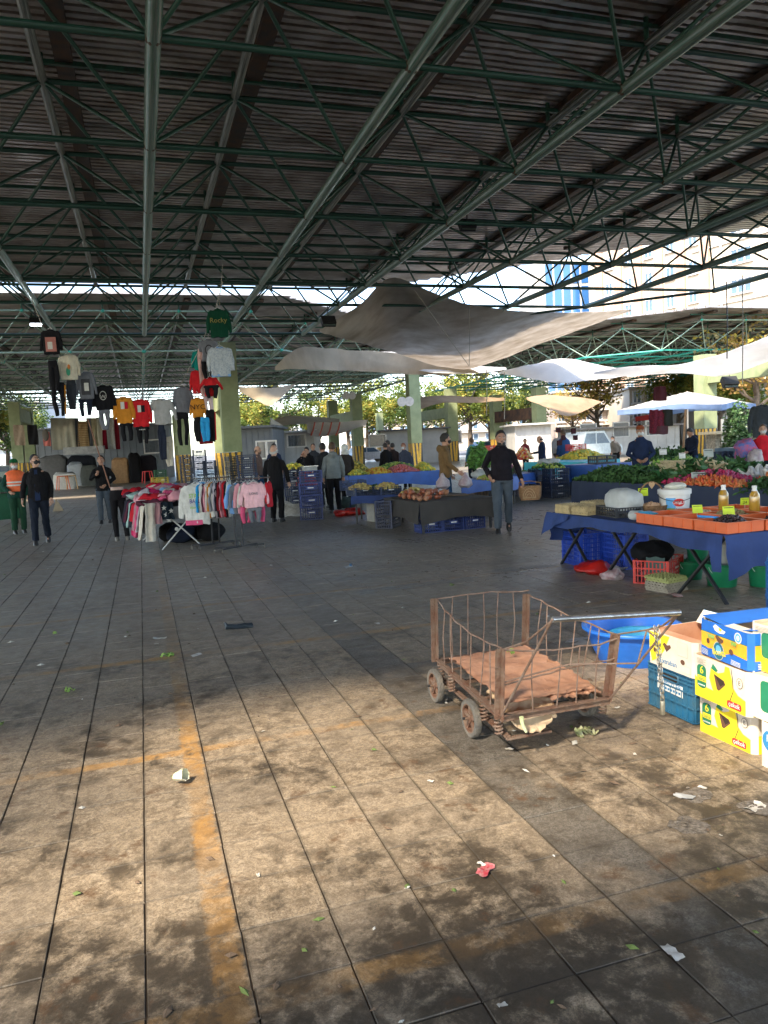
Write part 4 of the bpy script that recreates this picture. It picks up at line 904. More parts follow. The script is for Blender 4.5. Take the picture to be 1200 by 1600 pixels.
# basket with eggs and heart tag
bk = E('wicker_basket', 'round wicker basket with a tall handle holding eggs on the egg stall', 'basket', (5.62, 7.42, TZ)); bk.scale = (1.12, 1.12, 1.2)
q = M(); q.lathe([(0, 0), (.13, 0), (.15, .03), (.165, .09), (.172, .1), (.16, .1), (.14, .03), (0, .02)], (0, 0, 0), 28); q.wrinkle(.004, 40, 1); q.build('bowl', wick, bk, ang=60)
M().tube([(.155*math.cos(t), 0, .08+.24*math.sin(t)) for t in [math.pi*i/16 for i in range(17)]], .008, 8).build('handle', wick, bk).rotation_euler = (0, 0, -.35)
q = M(); q.prism([(0, -.035), (.028, .0), (.03, .02), (.015, .035), (0, .022), (-.015, .035), (-.03, .02), (-.028, 0)], -.003, .003, plane='xz', o=(0, -.015, .29)); q.build('tag', mat('tan tag', (.45, .28, .14)), bk, smooth=False).rotation_euler = (0, 0, -.35)
egm = M().ell((0, 0, 0), (.021, .021, .028), 12, 8).mesh('egg', mat('brown eggshell', (.56, .34, .2), rough=.5, vs=8, rand=.15))
for k in range(18):
    a = k*2.4; rr_ = .028*math.sqrt(k); link(egm, 'egg', None, (5.62+rr_*math.cos(a), 7.42+rr_*math.sin(a), TZ+.105+.035*(1-rr_/.13)), (R_.uniform(1, 2), 0, a), label='brown egg heaped in the wicker basket on the egg stall', cat='egg', group='brown eggs in the wicker basket')
# white bucket with print and cheese block
bu = E('plastic_bucket', 'white lidded bucket printed ORDUF on the egg stall', 'bucket', (5.86, 7.32, TZ), -.5); bu.scale = (1.18,)*3
q = M(); q.lathe([(0, 0), (.125, 0), (.13, .005), (.146, .2), (.158, .202), (.158, .245), (.15, .25), (0, .25)], (0, 0, 0), 36); q.build('pail', bucket_w, bu, ang=50)
def cyl_patch(name, a0, a1, z0, z1, r0, m, k=0):
    q = M(); q.grid(lambda u, v: Vector(((r0+.0008+.0005*k+(.146-.13)*(z0+(z1-z0)*v)/.2)*math.sin(a0+(a1-a0)*u), -(r0+.0008+.0005*k+(.146-.13)*(z0+(z1-z0)*v)/.2)*math.cos(a0+(a1-a0)*u), z0+(z1-z0)*v)), 10, 2); return q.build(name, m, bu)
cyl_patch('label', -.75, .75, .03, .185, .13, P_ww); cyl_patch('label_field', -.75, -.1, .06, .17, .13, P_lb, 1); cyl_patch('label_field', -.7, -.15, .035, .07, .13, leafg, 2)
q = M(); q.add([(.138*math.sin(.12+.42*math.cos(t)), -.1445*math.cos(.12+.42*math.cos(t))-.003, .125+.038*math.sin(t)) for t in [math.tau*i/24 for i in range(24)]], [tuple(range(24))]); q.build('label_oval', P_r, bu, smooth=False)
text('lettering', 'ORDUF', .045, P_ww, bu, (.016, -.1495, .125), (math.pi/2, 0, .12), .0005, sx=.85); text('lettering', 'Ezine', .034, P_k, bu, (.02, -.147, .06), (math.pi/2, 0, .12), .0005)
q = M(); q.tube([(.16*math.cos(t), -.165*math.sin(t), .2-.06*math.sin(t)) for t in [math.pi*i/14 for i in range(15)]], .0028, 5); q.build('bail_handle', P_k, bu)
q = M(); q.ell((0, 0, .035), (.13, .10, .04), 18, 10); q.wrinkle(.012, 12, 4); q.build('wrapped_cheese', mat('wrapped white cheese', (.68, .66, .55), rough=.35, vs=8, c2=(.55, .52, .42)), None, loc=(5.87, 7.31, TZ+.295), label='wrapped white cheese block on the lid of the ORDUF bucket', cat='cheese')
# orange trays with olives and nuts
OT = {}
def otray(c, lab, sx=.42, sy=.42, sz=.095, rz=0):
    if not OT:
        o = E('orange_tray', lab, 'tray', c, rz, 'orange trays on the stall'); q = M()
        for s in (-1, 1):
            q.box((s*sx/2, 0, sz/2), (.008, sy, sz)); q.box((0, s*sy/2, sz/2), (sx, .008, sz))
        for k in (-1, 1):
            for s in (-1, 1): q.box((s*(sx/2+.004), k*sy*.17, sz/2), (.010, .012, sz)); q.box((k*sx*.17, s*(sy/2+.004), sz/2), (.012, .010, sz))
        q.build('wall', oran, o, smooth=False); q = M()
        for s in (-1, 1):
            q.box((s*(sx/2+.004), 0, sz+.004), (.026, sy+.03, .007)); q.box((0, s*(sy/2+.004), sz+.0035), (sx+.03-.045, .026, .0065))
        q.build('rim', oran, o, smooth=False); M().box((0, 0, .006), (sx, sy, .006)).build('bottom', oran, o, smooth=False); OT['o'] = o; return o
    return dup(OT['o'], c, rz, lab, 'orange trays on the stall')
oy = [6.62, 6.18, 5.74, 5.42]
rows = [('front', 5.25), ('second', 5.70), ('back', 6.15)]
names = ['far', 'middle', 'near']
for j, (rn, xx) in enumerate(rows):
    for k in range(3): otray((xx, 6.70-.45*k, TZ+.002), f'orange plastic tray, {names[k]} one of the {rn} row on the egg and olive stall', rz=0)
def heap(name, label, c, rx, ry, h, mt, n, size, seed=0, cat='produce', el=(1, 1, 1), group=None, mats=None, base=True, kind='stuff', parent=None, rect=False, pw=2.0):
    """a heap of small round things, nobody could count them"""
    r = random.Random(seed); q = M(); small = M().ell((0, 0, 0), (1, 1, 1), 7, 5); i = 0
    if base: q.grid(lambda u, v: Vector((c[0]+(u-.5)*2*rx*(1 if rect else math.sqrt(max(0, 1-(2*v-1)**2*.0))), c[1]+(v-.5)*2*ry, c[2]+max(0, h*(1-abs(2*u-1)**pw)*(1-abs(2*v-1)**pw)-size*.6))), 10, 10)
    while i < n:
        a, b = r.uniform(-1, 1), r.uniform(-1, 1)
        if not rect and a*a+b*b > 1: continue
        i += 1; z = h*((1-abs(a)**pw)*(1-abs(b)**pw) if rect else (1-(a*a+b*b)**(pw/2))); e = Euler((r.uniform(0, 3), r.uniform(0, 3), r.uniform(0, 3))).to_matrix(); s = size*r.uniform(.8, 1.15)
        mi = r.randrange(len(mt)) if isinstance(mt, list) else 0
        p = Vector((c[0]+a*rx, c[1]+b*ry, c[2]+z+size*r.uniform(-.1, .6)))
        q.add([p+e @ Vector((x*s*el[0], y*s*el[1], zz*s*el[2])) for x, y, zz in small.v], small.f, mi)
    return q.build(name, mt, parent, ang=80, label=label, cat=cat, kind=kind, group=group)
ol_k = mat('black olives', (.02, .012, .014), rough=.25, vs=20, spec=.6); wn = mat('walnut brown', (.33, .2, .1), rough=.8, vs=20, c2=(.2, .11, .05)); ol_g = mat('dark fruit', (.05, .02, .02), rough=.3)
heap('walnut_heap', 'heap of mixed brown nuts in the middle front orange tray', (5.72, 6.28, TZ+.03), .20, .20, .10, [wn, mat('green pistachio', (.3, .3, .12), rough=.7)], 260, .014, 3)
heap('olive_heap', 'heap of glossy black olives in the near front orange tray', (5.27, 5.80, TZ+.03), .19, .19, .11, [ol_k, ol_g], 300, .013, 4)
heap('olive_heap', 'heap of black olives in the near back orange tray', (5.98, 5.80, TZ+.03), .26, .18, .17, [ol_k], 300, .013, 5)
heap('walnut_heap', 'thin layer of light beans in the far back orange tray', (5.72, 6.7, TZ+.02), .19, .19, .07, [mat('pale beans', (.55, .45, .3), rough=.7)], 200, .013, 6)
oil = mat('olive oil in clear bottle', (.42, .235, .03), rough=.12, vs=3, c2=(.36, .19, .02), spec=.7, coat=.5)
for lab, c in (('left plastic bottle of golden olive oil standing in the orange trays', (5.93, 6.62, TZ+.012)), ('right plastic bottle of golden olive oil standing in the orange trays', (6.0, 6.26, TZ+.012))):
    o = E('oil_bottle', lab, 'bottle', c); o.scale = (1.3, 1.3, 1.2); q = M(); q.lathe([(0, 0), (.034, 0), (.040, .006), (.040, .05), (.038, .058), (.040, .066), (.040, .19), (.036, .215), (.020, .245), (.017, .25)], (0, 0, 0), 24); q.build('bottle_body', oil, o, ang=60)
    q = M(); q.lathe([(.021, .245), (.0165, .262), (.0165, .268), (.019, .268), (.019, .29), (0, .29)], (0, 0, 0), 16); q.build('cap', white_p, o, ang=40)
price_card('yellow-green price card marked 35 in the middle front tray', (5.42, 6.42, TZ+.15), .105, .085, '35', FA); price_card('yellow-green price card marked 28 between the oil bottles', (5.48, 6.05, TZ+.15), .115, .095, '28', FA)
price_card('yellow-green price card behind the left oil bottle', (6.15, 6.55, TZ+.17), .09, .08, '24', FA-.2, .2); price_card('yellow-green price card behind the right oil bottle', (6.2, 6.12, TZ+.17), .09, .09, '30', FA-.2, .2)
q = M(); q.tube([(5.15, 6.1, TZ+.12), (5.3, 5.98, TZ+.10)], .014, 10); q.build('scoop', mat('blue scoop', (.03, .3, .7), rough=.35), None, label='blue plastic scoop lying in the black olives', cat='scoop')
# ================================================================ people
skin = mat('skin', (.46, .25, .16), rough=.55, vs=9, c2=(.36, .18, .115)); skin2 = mat('pale skin', (.55, .33, .23), rough=.55, vs=9, c2=(.45, .25, .17))
hair_k = mat('black hair', (.018, .013, .010), rough=.6, vs=40, bump=.5, bs=120); hair_w = mat('white hair', (.55, .53, .50), rough=.7, vs=40, bump=.5, bs=120); hair_r = mat('reddish hair', (.24, .07, .03), rough=.6, vs=40, bump=.5, bs=120); hair_b = mat('brown hair', (.10, .055, .03), rough=.6, vs=40, bump=.5, bs=120)
shoe_k = mat('black shoe', (.02, .018, .017), rough=.45, vs=14); eye_m = mat('eye', (.03, .02, .015), rough=.2); eye_w = mat('eye white', (.6, .58, .55), rough=.3); lip = mat('lip', (.33, .12, .09), rough=.5)
mask_k = mat('black mask', (.015, .015, .017), rough=.8); mask_w = mat('white mask', (.68, .70, .70), rough=.8)
def limb(m, pts, rs, n=12): m.tube(pts, rs, n)
def hand(m, w_, e, s, side, curl=.5, mi=0):
    """palm, four bent fingers and a thumb hanging on from the wrist w_, forearm coming from e"""
    w_ = Vector(w_); d = (w_-Vector(e)).normalized(); fw = Vector((0, 1, 0)); x = d.cross(fw); x = x.normalized() if x.length > .1 else Vector((1, 0, 0)); fwd = x.cross(d).normalized()   # fwd: towards the thumb side
    pn = x*side                                             # back of the hand looks outwards
    m.tube([w_-d*.02*s, w_+d*.02*s, w_+d*.06*s, w_+d*.09*s], [(.022*s, .028*s), (.016*s, .036*s), (.015*s, .042*s), (.012*s, .04*s)], 10, mi)
    for k, (o, L) in enumerate(((.030, .072), (.010, .080), (-.010, .074), (-.029, .058))):
        b = w_+d*.088*s+fwd*o*s; a1 = curl*.6; dd = (d*math.cos(a1)-pn*math.sin(a1)); p1 = b+dd*L*.45*s; a2 = curl*1.5; dd2 = (d*math.cos(a2)-pn*math.sin(a2)); p2 = p1+dd2*L*.32*s; a3 = curl*2.1; p3 = p2+(d*math.cos(a3)-pn*math.sin(a3))*L*.23*s
        m.tube([b-d*.01*s, p1, p2, p3], [.0092*s, .0085*s, .0078*s, .006*s], 7, mi)
    t0 = w_+d*.03*s+fwd*.03*s; t1 = t0+(fwd*.7+d*.7-pn*.2)*.035*s; t2 = t1+(d*.9+fwd*.15-pn*.5)*.03*s
    m.tube([t0, t1, t2], [.012*s, .0105*s, .008*s], 7, mi)
def person(label, x, y, H=1.75, rz=0, jacket=None, trousers=None, lean=0, stride=0, arms=None, bend=0, head=(0, 0), hair=hair_k, beard=None, mask=None, sk=skin, hem=.84, coat=False, cap=None, hood=None, open_shirt=None, detail=1, scarf=None, legs=True, lift=0, belly=1.0, collar=None, short=None, bald=False, vest=None):
    """rz: heading (0 looks down the hall); x to the person's right, y ahead; stride: half step; arms: {side: (elbow, wrist, curl)}"""
    root = E('person', label, 'person', (x, y, 0), rz); s = H/1.75; vox = .011 if detail > 1 else .016
    def Pn(p, up=True):                                     # lean and bend act above the hips
        q = Vector(p)*s
        if up and q.z > .93*s:
            k = q.z-.93*s; q = Vector((q.x, q.y, .93*s))+Vector((0, math.sin(lean)*k, math.cos(lean)*k)) if lean else q
        return q
    ls = {}
    for sd in (-1, 1):
        f = stride*sd; hip = Vector((.088*sd, 0, .90)); foot = Vector((.10*sd, f, .075+(lift if f < 0 else 0))); knee = (hip+foot)/2+Vector((0, .05+abs(f)*.12, .02)); ls[sd] = (hip, knee, foot)
    A_ = {}
    for sd in (-1, 1):
        el, wr, cu = (arms or {}).get(sd, (Vector((.235*sd, -.03, 1.13)), Vector((.245*sd, .07, .87)), .45))
        A_[sd] = (Vector((.162*sd, 0, 1.40)), Vector(el), Vector(wr), cu)
    # --- the body: one continuous surface
    b = M()
    b.rings([(Pn((0, 0, .86)), .15*s, .10*s), (Pn((0, .0, .98)), .145*s, .10*s), (Pn((0, .0, 1.15)), .14*s, .10*s), (Pn((0, 0, 1.32)), .165*s, .105*s), (Pn((0, -.01, 1.42)), .15*s, .09*s), (Pn((0, -.01, 1.47)), .07*s, .065*s)], 16)
    for sd in (-1, 1):
        h_, k_, f_ = ls[sd]
        limb(b, [Pn(h_), Pn(h_.lerp(k_, .5)), Pn(k_), Pn(k_.lerp(f_, .4)), Pn(f_)], [.085*s, .072*s, .052*s, .05*s, .034*s])
        f0 = f_*s; b.tube([f0+Vector((0, -.02*s, -.02*s)), f0+Vector((0, .05*s, -.045*s)), f0+Vector((0, .10*s, -.055*s))], [.026*s, .024*s, .014*s], 8)
        sh, el, wr, cu = A_[sd]
        limb(b, [Pn(sh+Vector((-.03*sd, 0, -.03))), Pn(sh.lerp(el, .5)), Pn(el), Pn(el.lerp(wr, .4)), Pn(wr)], [.045*s, .043*s, .038*s, .037*s, .025*s])
    nk = Pn((0, -.01, 1.44)); hz, hx = head                 # head tilt (pitch), turn
    b.tube([nk, nk+Vector((0, .015*s, .10*s))], [.056*s, .052*s], 12)
    HR = Euler((-hz, 0, -hx)).to_matrix(); hb = Pn((0, 0, 1.52)); hc = hb+HR @ Vector((0, .025*s, .105*s))
    def Hd(p): return hc+HR @ (Vector(p)*s*1.07)
    q = M(); q.ell((0, -.006, .012), (.076, .094, .104), 18, 14); q.ell((0, .022, -.055), (.056, .066, .062), 14, 10); q.ell((0, .085, -.088), (.022, .018, .018), 8, 6)
    q.tube([(0, .088, .015), (0, .108, -.02), (0, .098, -.032)], [.010, .016, .013], 8)
    for sd in (-1, 1): q.ell((.078*sd, .0, -.01), (.010, .020, .032), 8, 6); q.ell((.035*sd, .074, -.012), (.020, .016, .016), 8, 6)
    q.v = [tuple(Hd(p)) for p in q.v]; b.join(q)
    b = b.remesh(vox*.85, 2)
    for sd in (-1, 1): hand(b, Pn(A_[sd][2]), Pn(A_[sd][1]), s, sd, A_[sd][3])
    e = M()
    for sd in (-1, 1):
        for c_, r_, mi in (((.031*sd, .090, .012), (.0125, .007, .007), 1), ((.031*sd, .0955, .012), (.006, .003, .006), 2), ((.033*sd, .094, .034), (.020, .007, .0045), 3)):
            e.ell(c_, r_, 8, 6, mi)
    e.ell((0, .096, -.058), (.024, .008, .005), 10, 5, 4)
    e.v = [tuple(Hd(p)) for p in e.v]; b.join(e)
    b.build('body', [sk, eye_w, eye_m, hair, lip], root, ang=None)
    # --- hair, beard, mask, cap
    if not bald or bald == 'fringe':
        h = M(); n, k = 20, 10; vs = []; r = random.Random(int(x*100))
        for j in range(k+1):
            t = math.pi*.5*j/k*1.35
            for i in range(n):
                a = math.tau*i/n; fr = max(0, math.sin(a)); lim = 1.0-.58*fr**.6; tt = min(t, math.pi*.5*1.35*lim)
                vs.append(Vector((.084*math.sin(tt)*math.cos(a), -.006+.103*math.sin(tt)*math.sin(a)+.002, .014+.114*math.cos(tt))))
        h.add(vs, [(j*n+i, j*n+(i+1) % n, (j+1)*n+(i+1) % n, (j+1)*n+i) for j in range(k if bald != 'fringe' else 0) for i in range(n)])
        if bald == 'fringe': h = M(); h.tube([(.082*math.sin(a), -.095*math.cos(a), .0-.03*abs(math.cos(a))) for a in [-1.6+3.2*i/14 for i in range(15)]], (.014), 8); h.v = [(a, b2, c+ (c-0)*.9) for a, b2, c in h.v]
        h.wrinkle(.006, 30, x); h.v = [tuple(Hd(p)) for p in h.v]; h.build('hair', hair, root, ang=None)
    if beard:
        h = M(); h.grid(lambda u, v: Hd((.064*math.sin((u-.5)*3.0), .028+.066*math.cos((u-.5)*3.0)+.006*math.sin(v*3), -.058-.055*v-.01*math.cos((u-.5)*3))), 14, 5); h.ell((0, 0, 0), (.001, .001, .001)); 
        h2 = M(); h2.ell((0, .058, -.098), (.044, .042, .028), 12, 8); h2.ell((0, .098, -.044), (.024, .006, .006), 8, 5); h2.v = [tuple(Hd(p)) for p in h2.v]; h.join(h2); h.build('beard', beard, root, ang=None)
    if mask:
        h = M(); h.ell((0, .055, -.045), (.060, .060, .050), 14, 10)
        for sd in (-1, 1): h.tube([(.056*sd, .06, -.03), (.082*sd, 0, .0)], .003, 5)
        h.v = [tuple(Hd(p)) for p in h.v]; h.build('face_mask', mask, root, ang=None)
    if cap:
        h = M(); h.rings([((0, -.006, .045), .086, .102), ((0, -.008, .09), .080, .095), ((0, -.01, .125), .05, .06), ((0, -.01, .134), .01, .01)], 18); h.tube([(0, .06, .055), (0, .155, .045)], [(.065, .008), (.05, .005)], 10); h.v = [tuple(Hd(p)) for p in h.v]; h.build('cap', cap, root, ang=50)
    if scarf:
        h = M(); h.ell((0, -.022, .015), (.092, .112, .118), 18, 12); h.ell((0, -.05, -.11), (.12, .10, .09), 14, 10); h.wrinkle(.012, 12, 3); h.v = [tuple(Hd(p)) for p in h.v]; h.build('headscarf', scarf, root, ang=None)
    # --- clothes
    def wr(m, seed): m.wrinkle(.012*s, 9, seed, (1, 1, .6)); m.wrinkle(.006*s, 24, seed+5, (1, 1, .45)); return m
    if trousers and legs:
        t = M(); t.rings([(Pn((0, 0, .86)), .155*s, .115*s), (Pn((0, 0, .95)), .165*s, .12*s), (Pn((0, 0, 1.03)), .155*s, .115*s)], 16)
        for sd in (-1, 1):
            h_, k_, f_ = ls[sd]; a_ = f_+Vector((0, -.01, .015)); limb(t, [Pn(h_), Pn(h_.lerp(k_, .5)), Pn(k_), Pn(k_.lerp(a_, .5)), Pn(a_)], [.10*s, .092*s, .075*s, .068*s, .064*s])
        wr(t.remesh(vox, 3), x+1).build('trousers', trousers, root, ang=None)
    for sd in (-1, 1):
        f0 = ls[sd][2]*s; pit = -.5 if (stride and ls[sd][2].y < 0 and lift) else 0; h = M(); h.rings([((0, .045*s, -.07*s), .048*s, .135*s), ((0, .045*s, -.05*s), .047*s, .135*s), ((0, .035*s, -.02*s), .042*s, .115*s), ((0, .0, .012*s), .036*s, .06*s), ((0, -.02*s, .045*s), .036*s, .045*s)], 14); h.xf(Matrix.Translation(f0) @ Matrix.Rotation(pit, 4, 'X')); h.build('shoe', shoe_k, root, ang=60)
    if jacket:
        t = M(); hm = .55 if coat else hem; bl = belly
        rg = [(Pn((0, 0, hm), False), .195*s, .135*s*bl), (Pn((0, 0, max(hm+.06, .93))), .185*s, .135*s*bl), (Pn((0, .005, 1.12)), .175*s, .13*s*bl), (Pn((0, 0, 1.3)), .178*s, .132*s), (Pn((0, -.01, 1.40)), .165*s, .11*s), (Pn((0, -.01, 1.46)), .105*s, .085*s), (Pn((0, 0, 1.50)), .07*s, .07*s)]
        t.rings(rg, 18)
        for sd in (-1, 1):
            sh, el, w2, cu = A_[sd]; w3 = el.lerp(w2, .93)
            limb(t, [Pn((.06*sd, 0, 1.395)), Pn((.125*sd, 0, 1.385)), Pn(sh.lerp(el, .16)+Vector((.004*sd, 0, .0))), Pn(sh.lerp(el, .5)), Pn(el), Pn(el.lerp(w3, .5)), Pn(w3)], [.05*s, .056*s, .060*s, .059*s, .055*s, .049*s, .042*s])
        if hood: t.ell(Pn((0, -.10, 1.44)), (.12*s, .075*s, .085*s), 14, 10)
        wr(t.remesh(vox, 3), x+2).build('coat' if coat else 'jacket', jacket, root, ang=None)
        if collar or True:
            h = M(); h.tube([Pn((.075*math.sin(a), -.005+.07*math.cos(a), 1.487-.03*max(0, math.cos(a)))) for a in [.35+5.58*i/16 for i in range(17)]], .014*s, 7); h.build('collar', collar or jacket, root)
    if open_shirt:
        h = M(); h.grid(lambda u, v: Pn(((u-.5)*(.05+.05*(1-v)), .135*belly-.02*v+.004-(.05*max(0, v-.7)), .86+.6*v)), 4, 8); h.build('shirt_front', open_shirt, root)
    if vest:
        h = M(); h.rings([(Pn((0, 0, 1.0)), .196*s, .146*s), (Pn((0, .005, 1.12)), .190*s, .144*s), (Pn((0, 0, 1.3)), .212*s, .148*s), (Pn((0, -.01, 1.43)), .205*s, .127*s), (Pn((0, -.01, 1.495)), .105*s, .092*s)], 20, cap=False); h.wrinkle(.008, 12, 3); h.build('safety_vest', vest, root, ang=None)
        for z_ in (1.13, 1.2):
            h = M(); h.rings([(Pn((0, .0, z_)), .203*s, .152*s), (Pn((0, .0, z_+.035)), .205*s, .153*s)], 20, cap=False); h.build('reflective_band', mat('reflective tape', (.6, .6, .56), rough=.3), root, ang=None)
    return root
jk = cloth('black jacket', 22, 21, 23); jk2 = cloth('black fleece', 30, 26, 32, c2=rgb(20, 17, 22)); jn = cloth('dark jeans', 28, 34, 46); jg = cloth('grey jeans', 72, 80, 88); jb = cloth('blue jeans', 38, 70, 100); nav = cloth('navy cloth', 32, 44, 72); grh = cloth('grey fleece', 118, 124, 124); brj = cloth('olive brown jacket', 112, 88, 58); lbj = cloth('light blue shirt', 100, 150, 180); redj = cloth('red sweatshirt', 205, 38, 52); blw = cloth('work blue coat', 44, 78, 128); brc = cloth('taupe jacket', 105, 84, 76); wht = cloth('white cloth', 205, 205, 200)
V = Vector
def loc_(px, hy, dep): p = D(px, hy, dep); return p.x, p.y, p.z
def face_cam(x, y, off=0): return math.atan2(-(0-x), 0-y)+off      # heading that looks back at the viewer
# near figures
p = G(70, 846); p1 = person('man in a black jacket and black face mask walking towards the viewer, looking up aside', -2.02, 16.6, 1.80, math.pi+.05, jk, jn, stride=.20, head=(-.3, -.6), mask=mask_k, sk=skin2, detail=2, open_shirt=nav, lift=.05, arms={-1: (V((-.235, -.05, 1.13)), V((-.235, .05, .87)), .6), 1: (V((.255, -.06, 1.14)), V((.28, .06, .89)), .5)})
p2 = person('street sweeper in an orange vest, green cap and white mask beside the green bin', -2.82, 19.4, 1.74, math.pi+.25, cloth('green work jacket', 22, 60, 50), cloth('green trousers', 30, 62, 44), cap=cloth('green cap', 22, 92, 52), mask=mask_w, vest=mat('orange hi-vis', (.85, .14, .03), rough=.6, vs=8), arms={1: (V((.27, .02, 1.12)), V((.16, .25, 1.0)), .7)})
p3 = person('moustached man in a black jacket holding a long wooden pole upright', -.97, 20.6, 1.74, math.pi-.1, jk, jg, stride=.07, beard=None, detail=2, arms={-1: (V((-.29, .05, 1.14)), V((-.08, .24, .98)), .9), 1: (V((.27, .06, 1.15)), V((.10, .26, 1.27)), .9)})
q = M(); q.tube([A(172, 762, 20.35), A(137, 655, 20.2)], [.016, .013], 8); q.build('wooden_pole', mat('pole wood', (.33, .16, .10), rough=.7, vs=9, c2=(.22, .1, .06)), None, label='long wooden hook pole held up by the man in the black jacket', cat='pole')
p4 = person('balding white-haired man in a long black coat seen from behind beside the clothes rail', 2.90, 17.3, 1.77, -.55, jk, jk, coat=False, hem=.74, hair=hair_w, bald='fringe', sk=skin2, detail=2, belly=1.15, arms={1: (V((.27, .03, 1.13)), V((.27, .14, .88)), .5)})
p5 = person('shopper in a grey hooded fleece and black trousers seen from behind', 4.55, 18.4, 1.78, -.15, grh, jk, hood=1, hair=hair_b, detail=2, hem=.86, stride=.05)
p6 = person('bearded man in a dark half-zip sweater and grey jeans walking forward with a basket', 6.02, 12.05, 1.80, math.pi-.42, jk2, jg, stride=.17, lift=.07, beard=hair_k, detail=2, hem=.90, collar=cloth('grey collar', 60, 64, 70), head=(.1, -.1), arms={-1: (V((-.27, -.04, 1.12)), V((-.33, .08, .89)), .9), 1: (V((.285, -.10, 1.15)), V((.21, .10, .97)), .8)})
# the carried wicker basket
bq = A(828, 768, 12.0); kb = E('wicker_basket', 'brown wicker basket with an arched lid pattern carried by the bearded man', 'basket', (bq.x, bq.y, bq.z-.13), -.35)
q = M(); q.rings([((0, 0, -.02), .16, .09), ((0, 0, .05), .19, .105), ((0, 0, .2), .20, .11), ((0, 0, .235), .17, .09)], 24, e=4); q.wrinkle(.006, 30, 2); q.build('weave', wick, kb, ang=60)
q = M(); 
for r__ in (.11, .08, .05): q.tube([(-.03+r__*math.cos(t), -.112, .02+.17*math.sin(t)*(r__/.11)) for t in [math.pi*i/12 for i in range(13)]], .006, 5)
q.tube([(-.14, -.112, .03), (.08, -.112, .03)], .006, 5); q.build('trim', mat('light wicker', (.45, .3, .16), vs=30), kb, kind='stuff')
q = M(); q.tube([(-.19, 0, .2), (-.19, -.02, .30), (.0, -.02, .32), (.19, -.02, .28), (.20, 0, .2)], .009, 7); q.build('handle', wick, kb)
p7 = person('man in an olive brown jacket and blue jeans with a dark mask holding plastic bags', 6.25, 15.2, 1.83, -1.9, brj, jb, mask=mask_k, detail=2, hood=1, head=(.0, -.2), arms={-1: (V((-.25, .02, 1.13)), V((-.26, .13, .90)), .8), 1: (V((.25, .05, 1.12)), V((.24, .25, .96)), .8)})
def held_bag(label, c, r, m): 
    q = M(); q.rings([(c+V((0, 0, 0)), r*.6, r*.5), (c+V((0, 0, r*.35)), r, r*.75), (c+V((0, 0, r*1.0)), r*.9, r*.7), (c+V((0, 0, r*1.6)), r*.35, r*.25), (c+V((0, 0, r*2.1)), r*.15, r*.08)], 18); q.wrinkle(r*.16, 2.4/r, 3); q.build('carrier_bag', m, None, label=label, cat='bag')
bg_m = mat('translucent grocery bag', (.42, .30, .32), rough=.35, vs=9, c2=(.6, .56, .56), trans=.25)
held_bag('left translucent grocery bag held by the man in the olive brown jacket', A(692, 762, 15.0)+V((0, 0, -.02)), .16, bg_m); held_bag('right translucent grocery bag held by the man in the olive brown jacket', A(727, 760, 14.9)+V((0, 0, -.02)), .16, bg_m)
def far(label, px, hy, dep, rz, jac, tro, **k):
    x, y, z = loc_(px, hy, dep); return person(label, x, y, max(1.6, min(1.88, z)), rz, jac, tro, **k)
far('man in a light blue shirt and jeans seen from behind at the greens', 737, 684, 28, .2, lbj, jn, hair=hair_b)
far('man in a navy coat looking down, right of the bearded man', 846, 680, 27, -1.9+math.pi, nav, jn, coat=True, head=(.5, 0), hem=.8, bald='fringe', hair=hair_k, arms={1: (V((.25, .05, 1.13)), V((.12, .32, 1.1)), .8)})
far('man in a long blue work coat seen from behind before the bright street', 880, 670, 28, .1, blw, blw, coat=True, hair=hair_b)
far('stooping person in grey clothes among the far stalls', 963, 679, 34, 2.0, cloth('grey shirt', 120, 116, 112), jk, lean=.5, head=(.3, 0), mask=mask_w)
far('man in a knitted rust cap, white mask and dark blue coat behind the greens', 1000, 665, 17, math.pi-.5, nav, jk, cap=cloth('rust cap', 150, 78, 48), mask=mask_w, coat=True, arms={-1: (V((-.27, .05, 1.13)), V((-.10, .22, 1.02)), .5), 1: (V((.27, .05, 1.13)), V((.08, .22, 1.0)), .5)})
far('young man in a navy hooded top looking down under the white parasol', 1081, 667, 22, 1.75, cloth('navy hoodie', 30, 36, 54), jb, hood=1, head=(.6, 0), arms={-1: (V((-.22, .1, 1.13)), V((-.12, .36, 1.02)), .6)})
far('person in a red sweatshirt at the right edge carrying a bag', 1192, 663, 17, math.pi-.7, redj, jn, hair=hair_b, mask=mask_w, sk=skin2, hem=.9)
far('man in a taupe jacket behind the dark crates left of the old man', 401, 697, 24, -2.2, brc, jb, beard=hair_b, sk=skin2, bald='fringe', hair=hair_b)
far('man in a royal blue jacket behind the white-haired man', 427, 690, 26, -.6, nav, jn)
far('man in black bending over a stall in front of the white kiosk', 459, 700, 27, -2.0, jk, jk, lean=.55, head=(.5, 0), hair=hair_r, bald='fringe')
far('person in dark clothes, left of the pair by the stall', 480, 698, 28, 2.4, jk, jn, head=(.3, 0))
far('man in a black and grey top facing the stall', 489, 693, 29, math.pi-.4, cloth('charcoal top', 52, 54, 60), jk)
far('shopper in a black and grey coat with the hood down, left of the grey fleece', 504, 692, 20.5, .3, cloth('black and grey coat', 38, 40, 44), jk, coat=True, hood=1)
far('woman in a white headscarf right of the grey fleece', 538, 694, 22, .2, cloth('dark brown coat', 50, 44, 42), jk, scarf=wht)
far('left of two people in black seen from behind by the far fruit stall', 602, 692, 28, .2, jk, jk); far('right of two people in black seen from behind by the far fruit stall', 613, 692, 28.5, -.2, cloth('dark brown jacket', 48, 36, 34), jk)
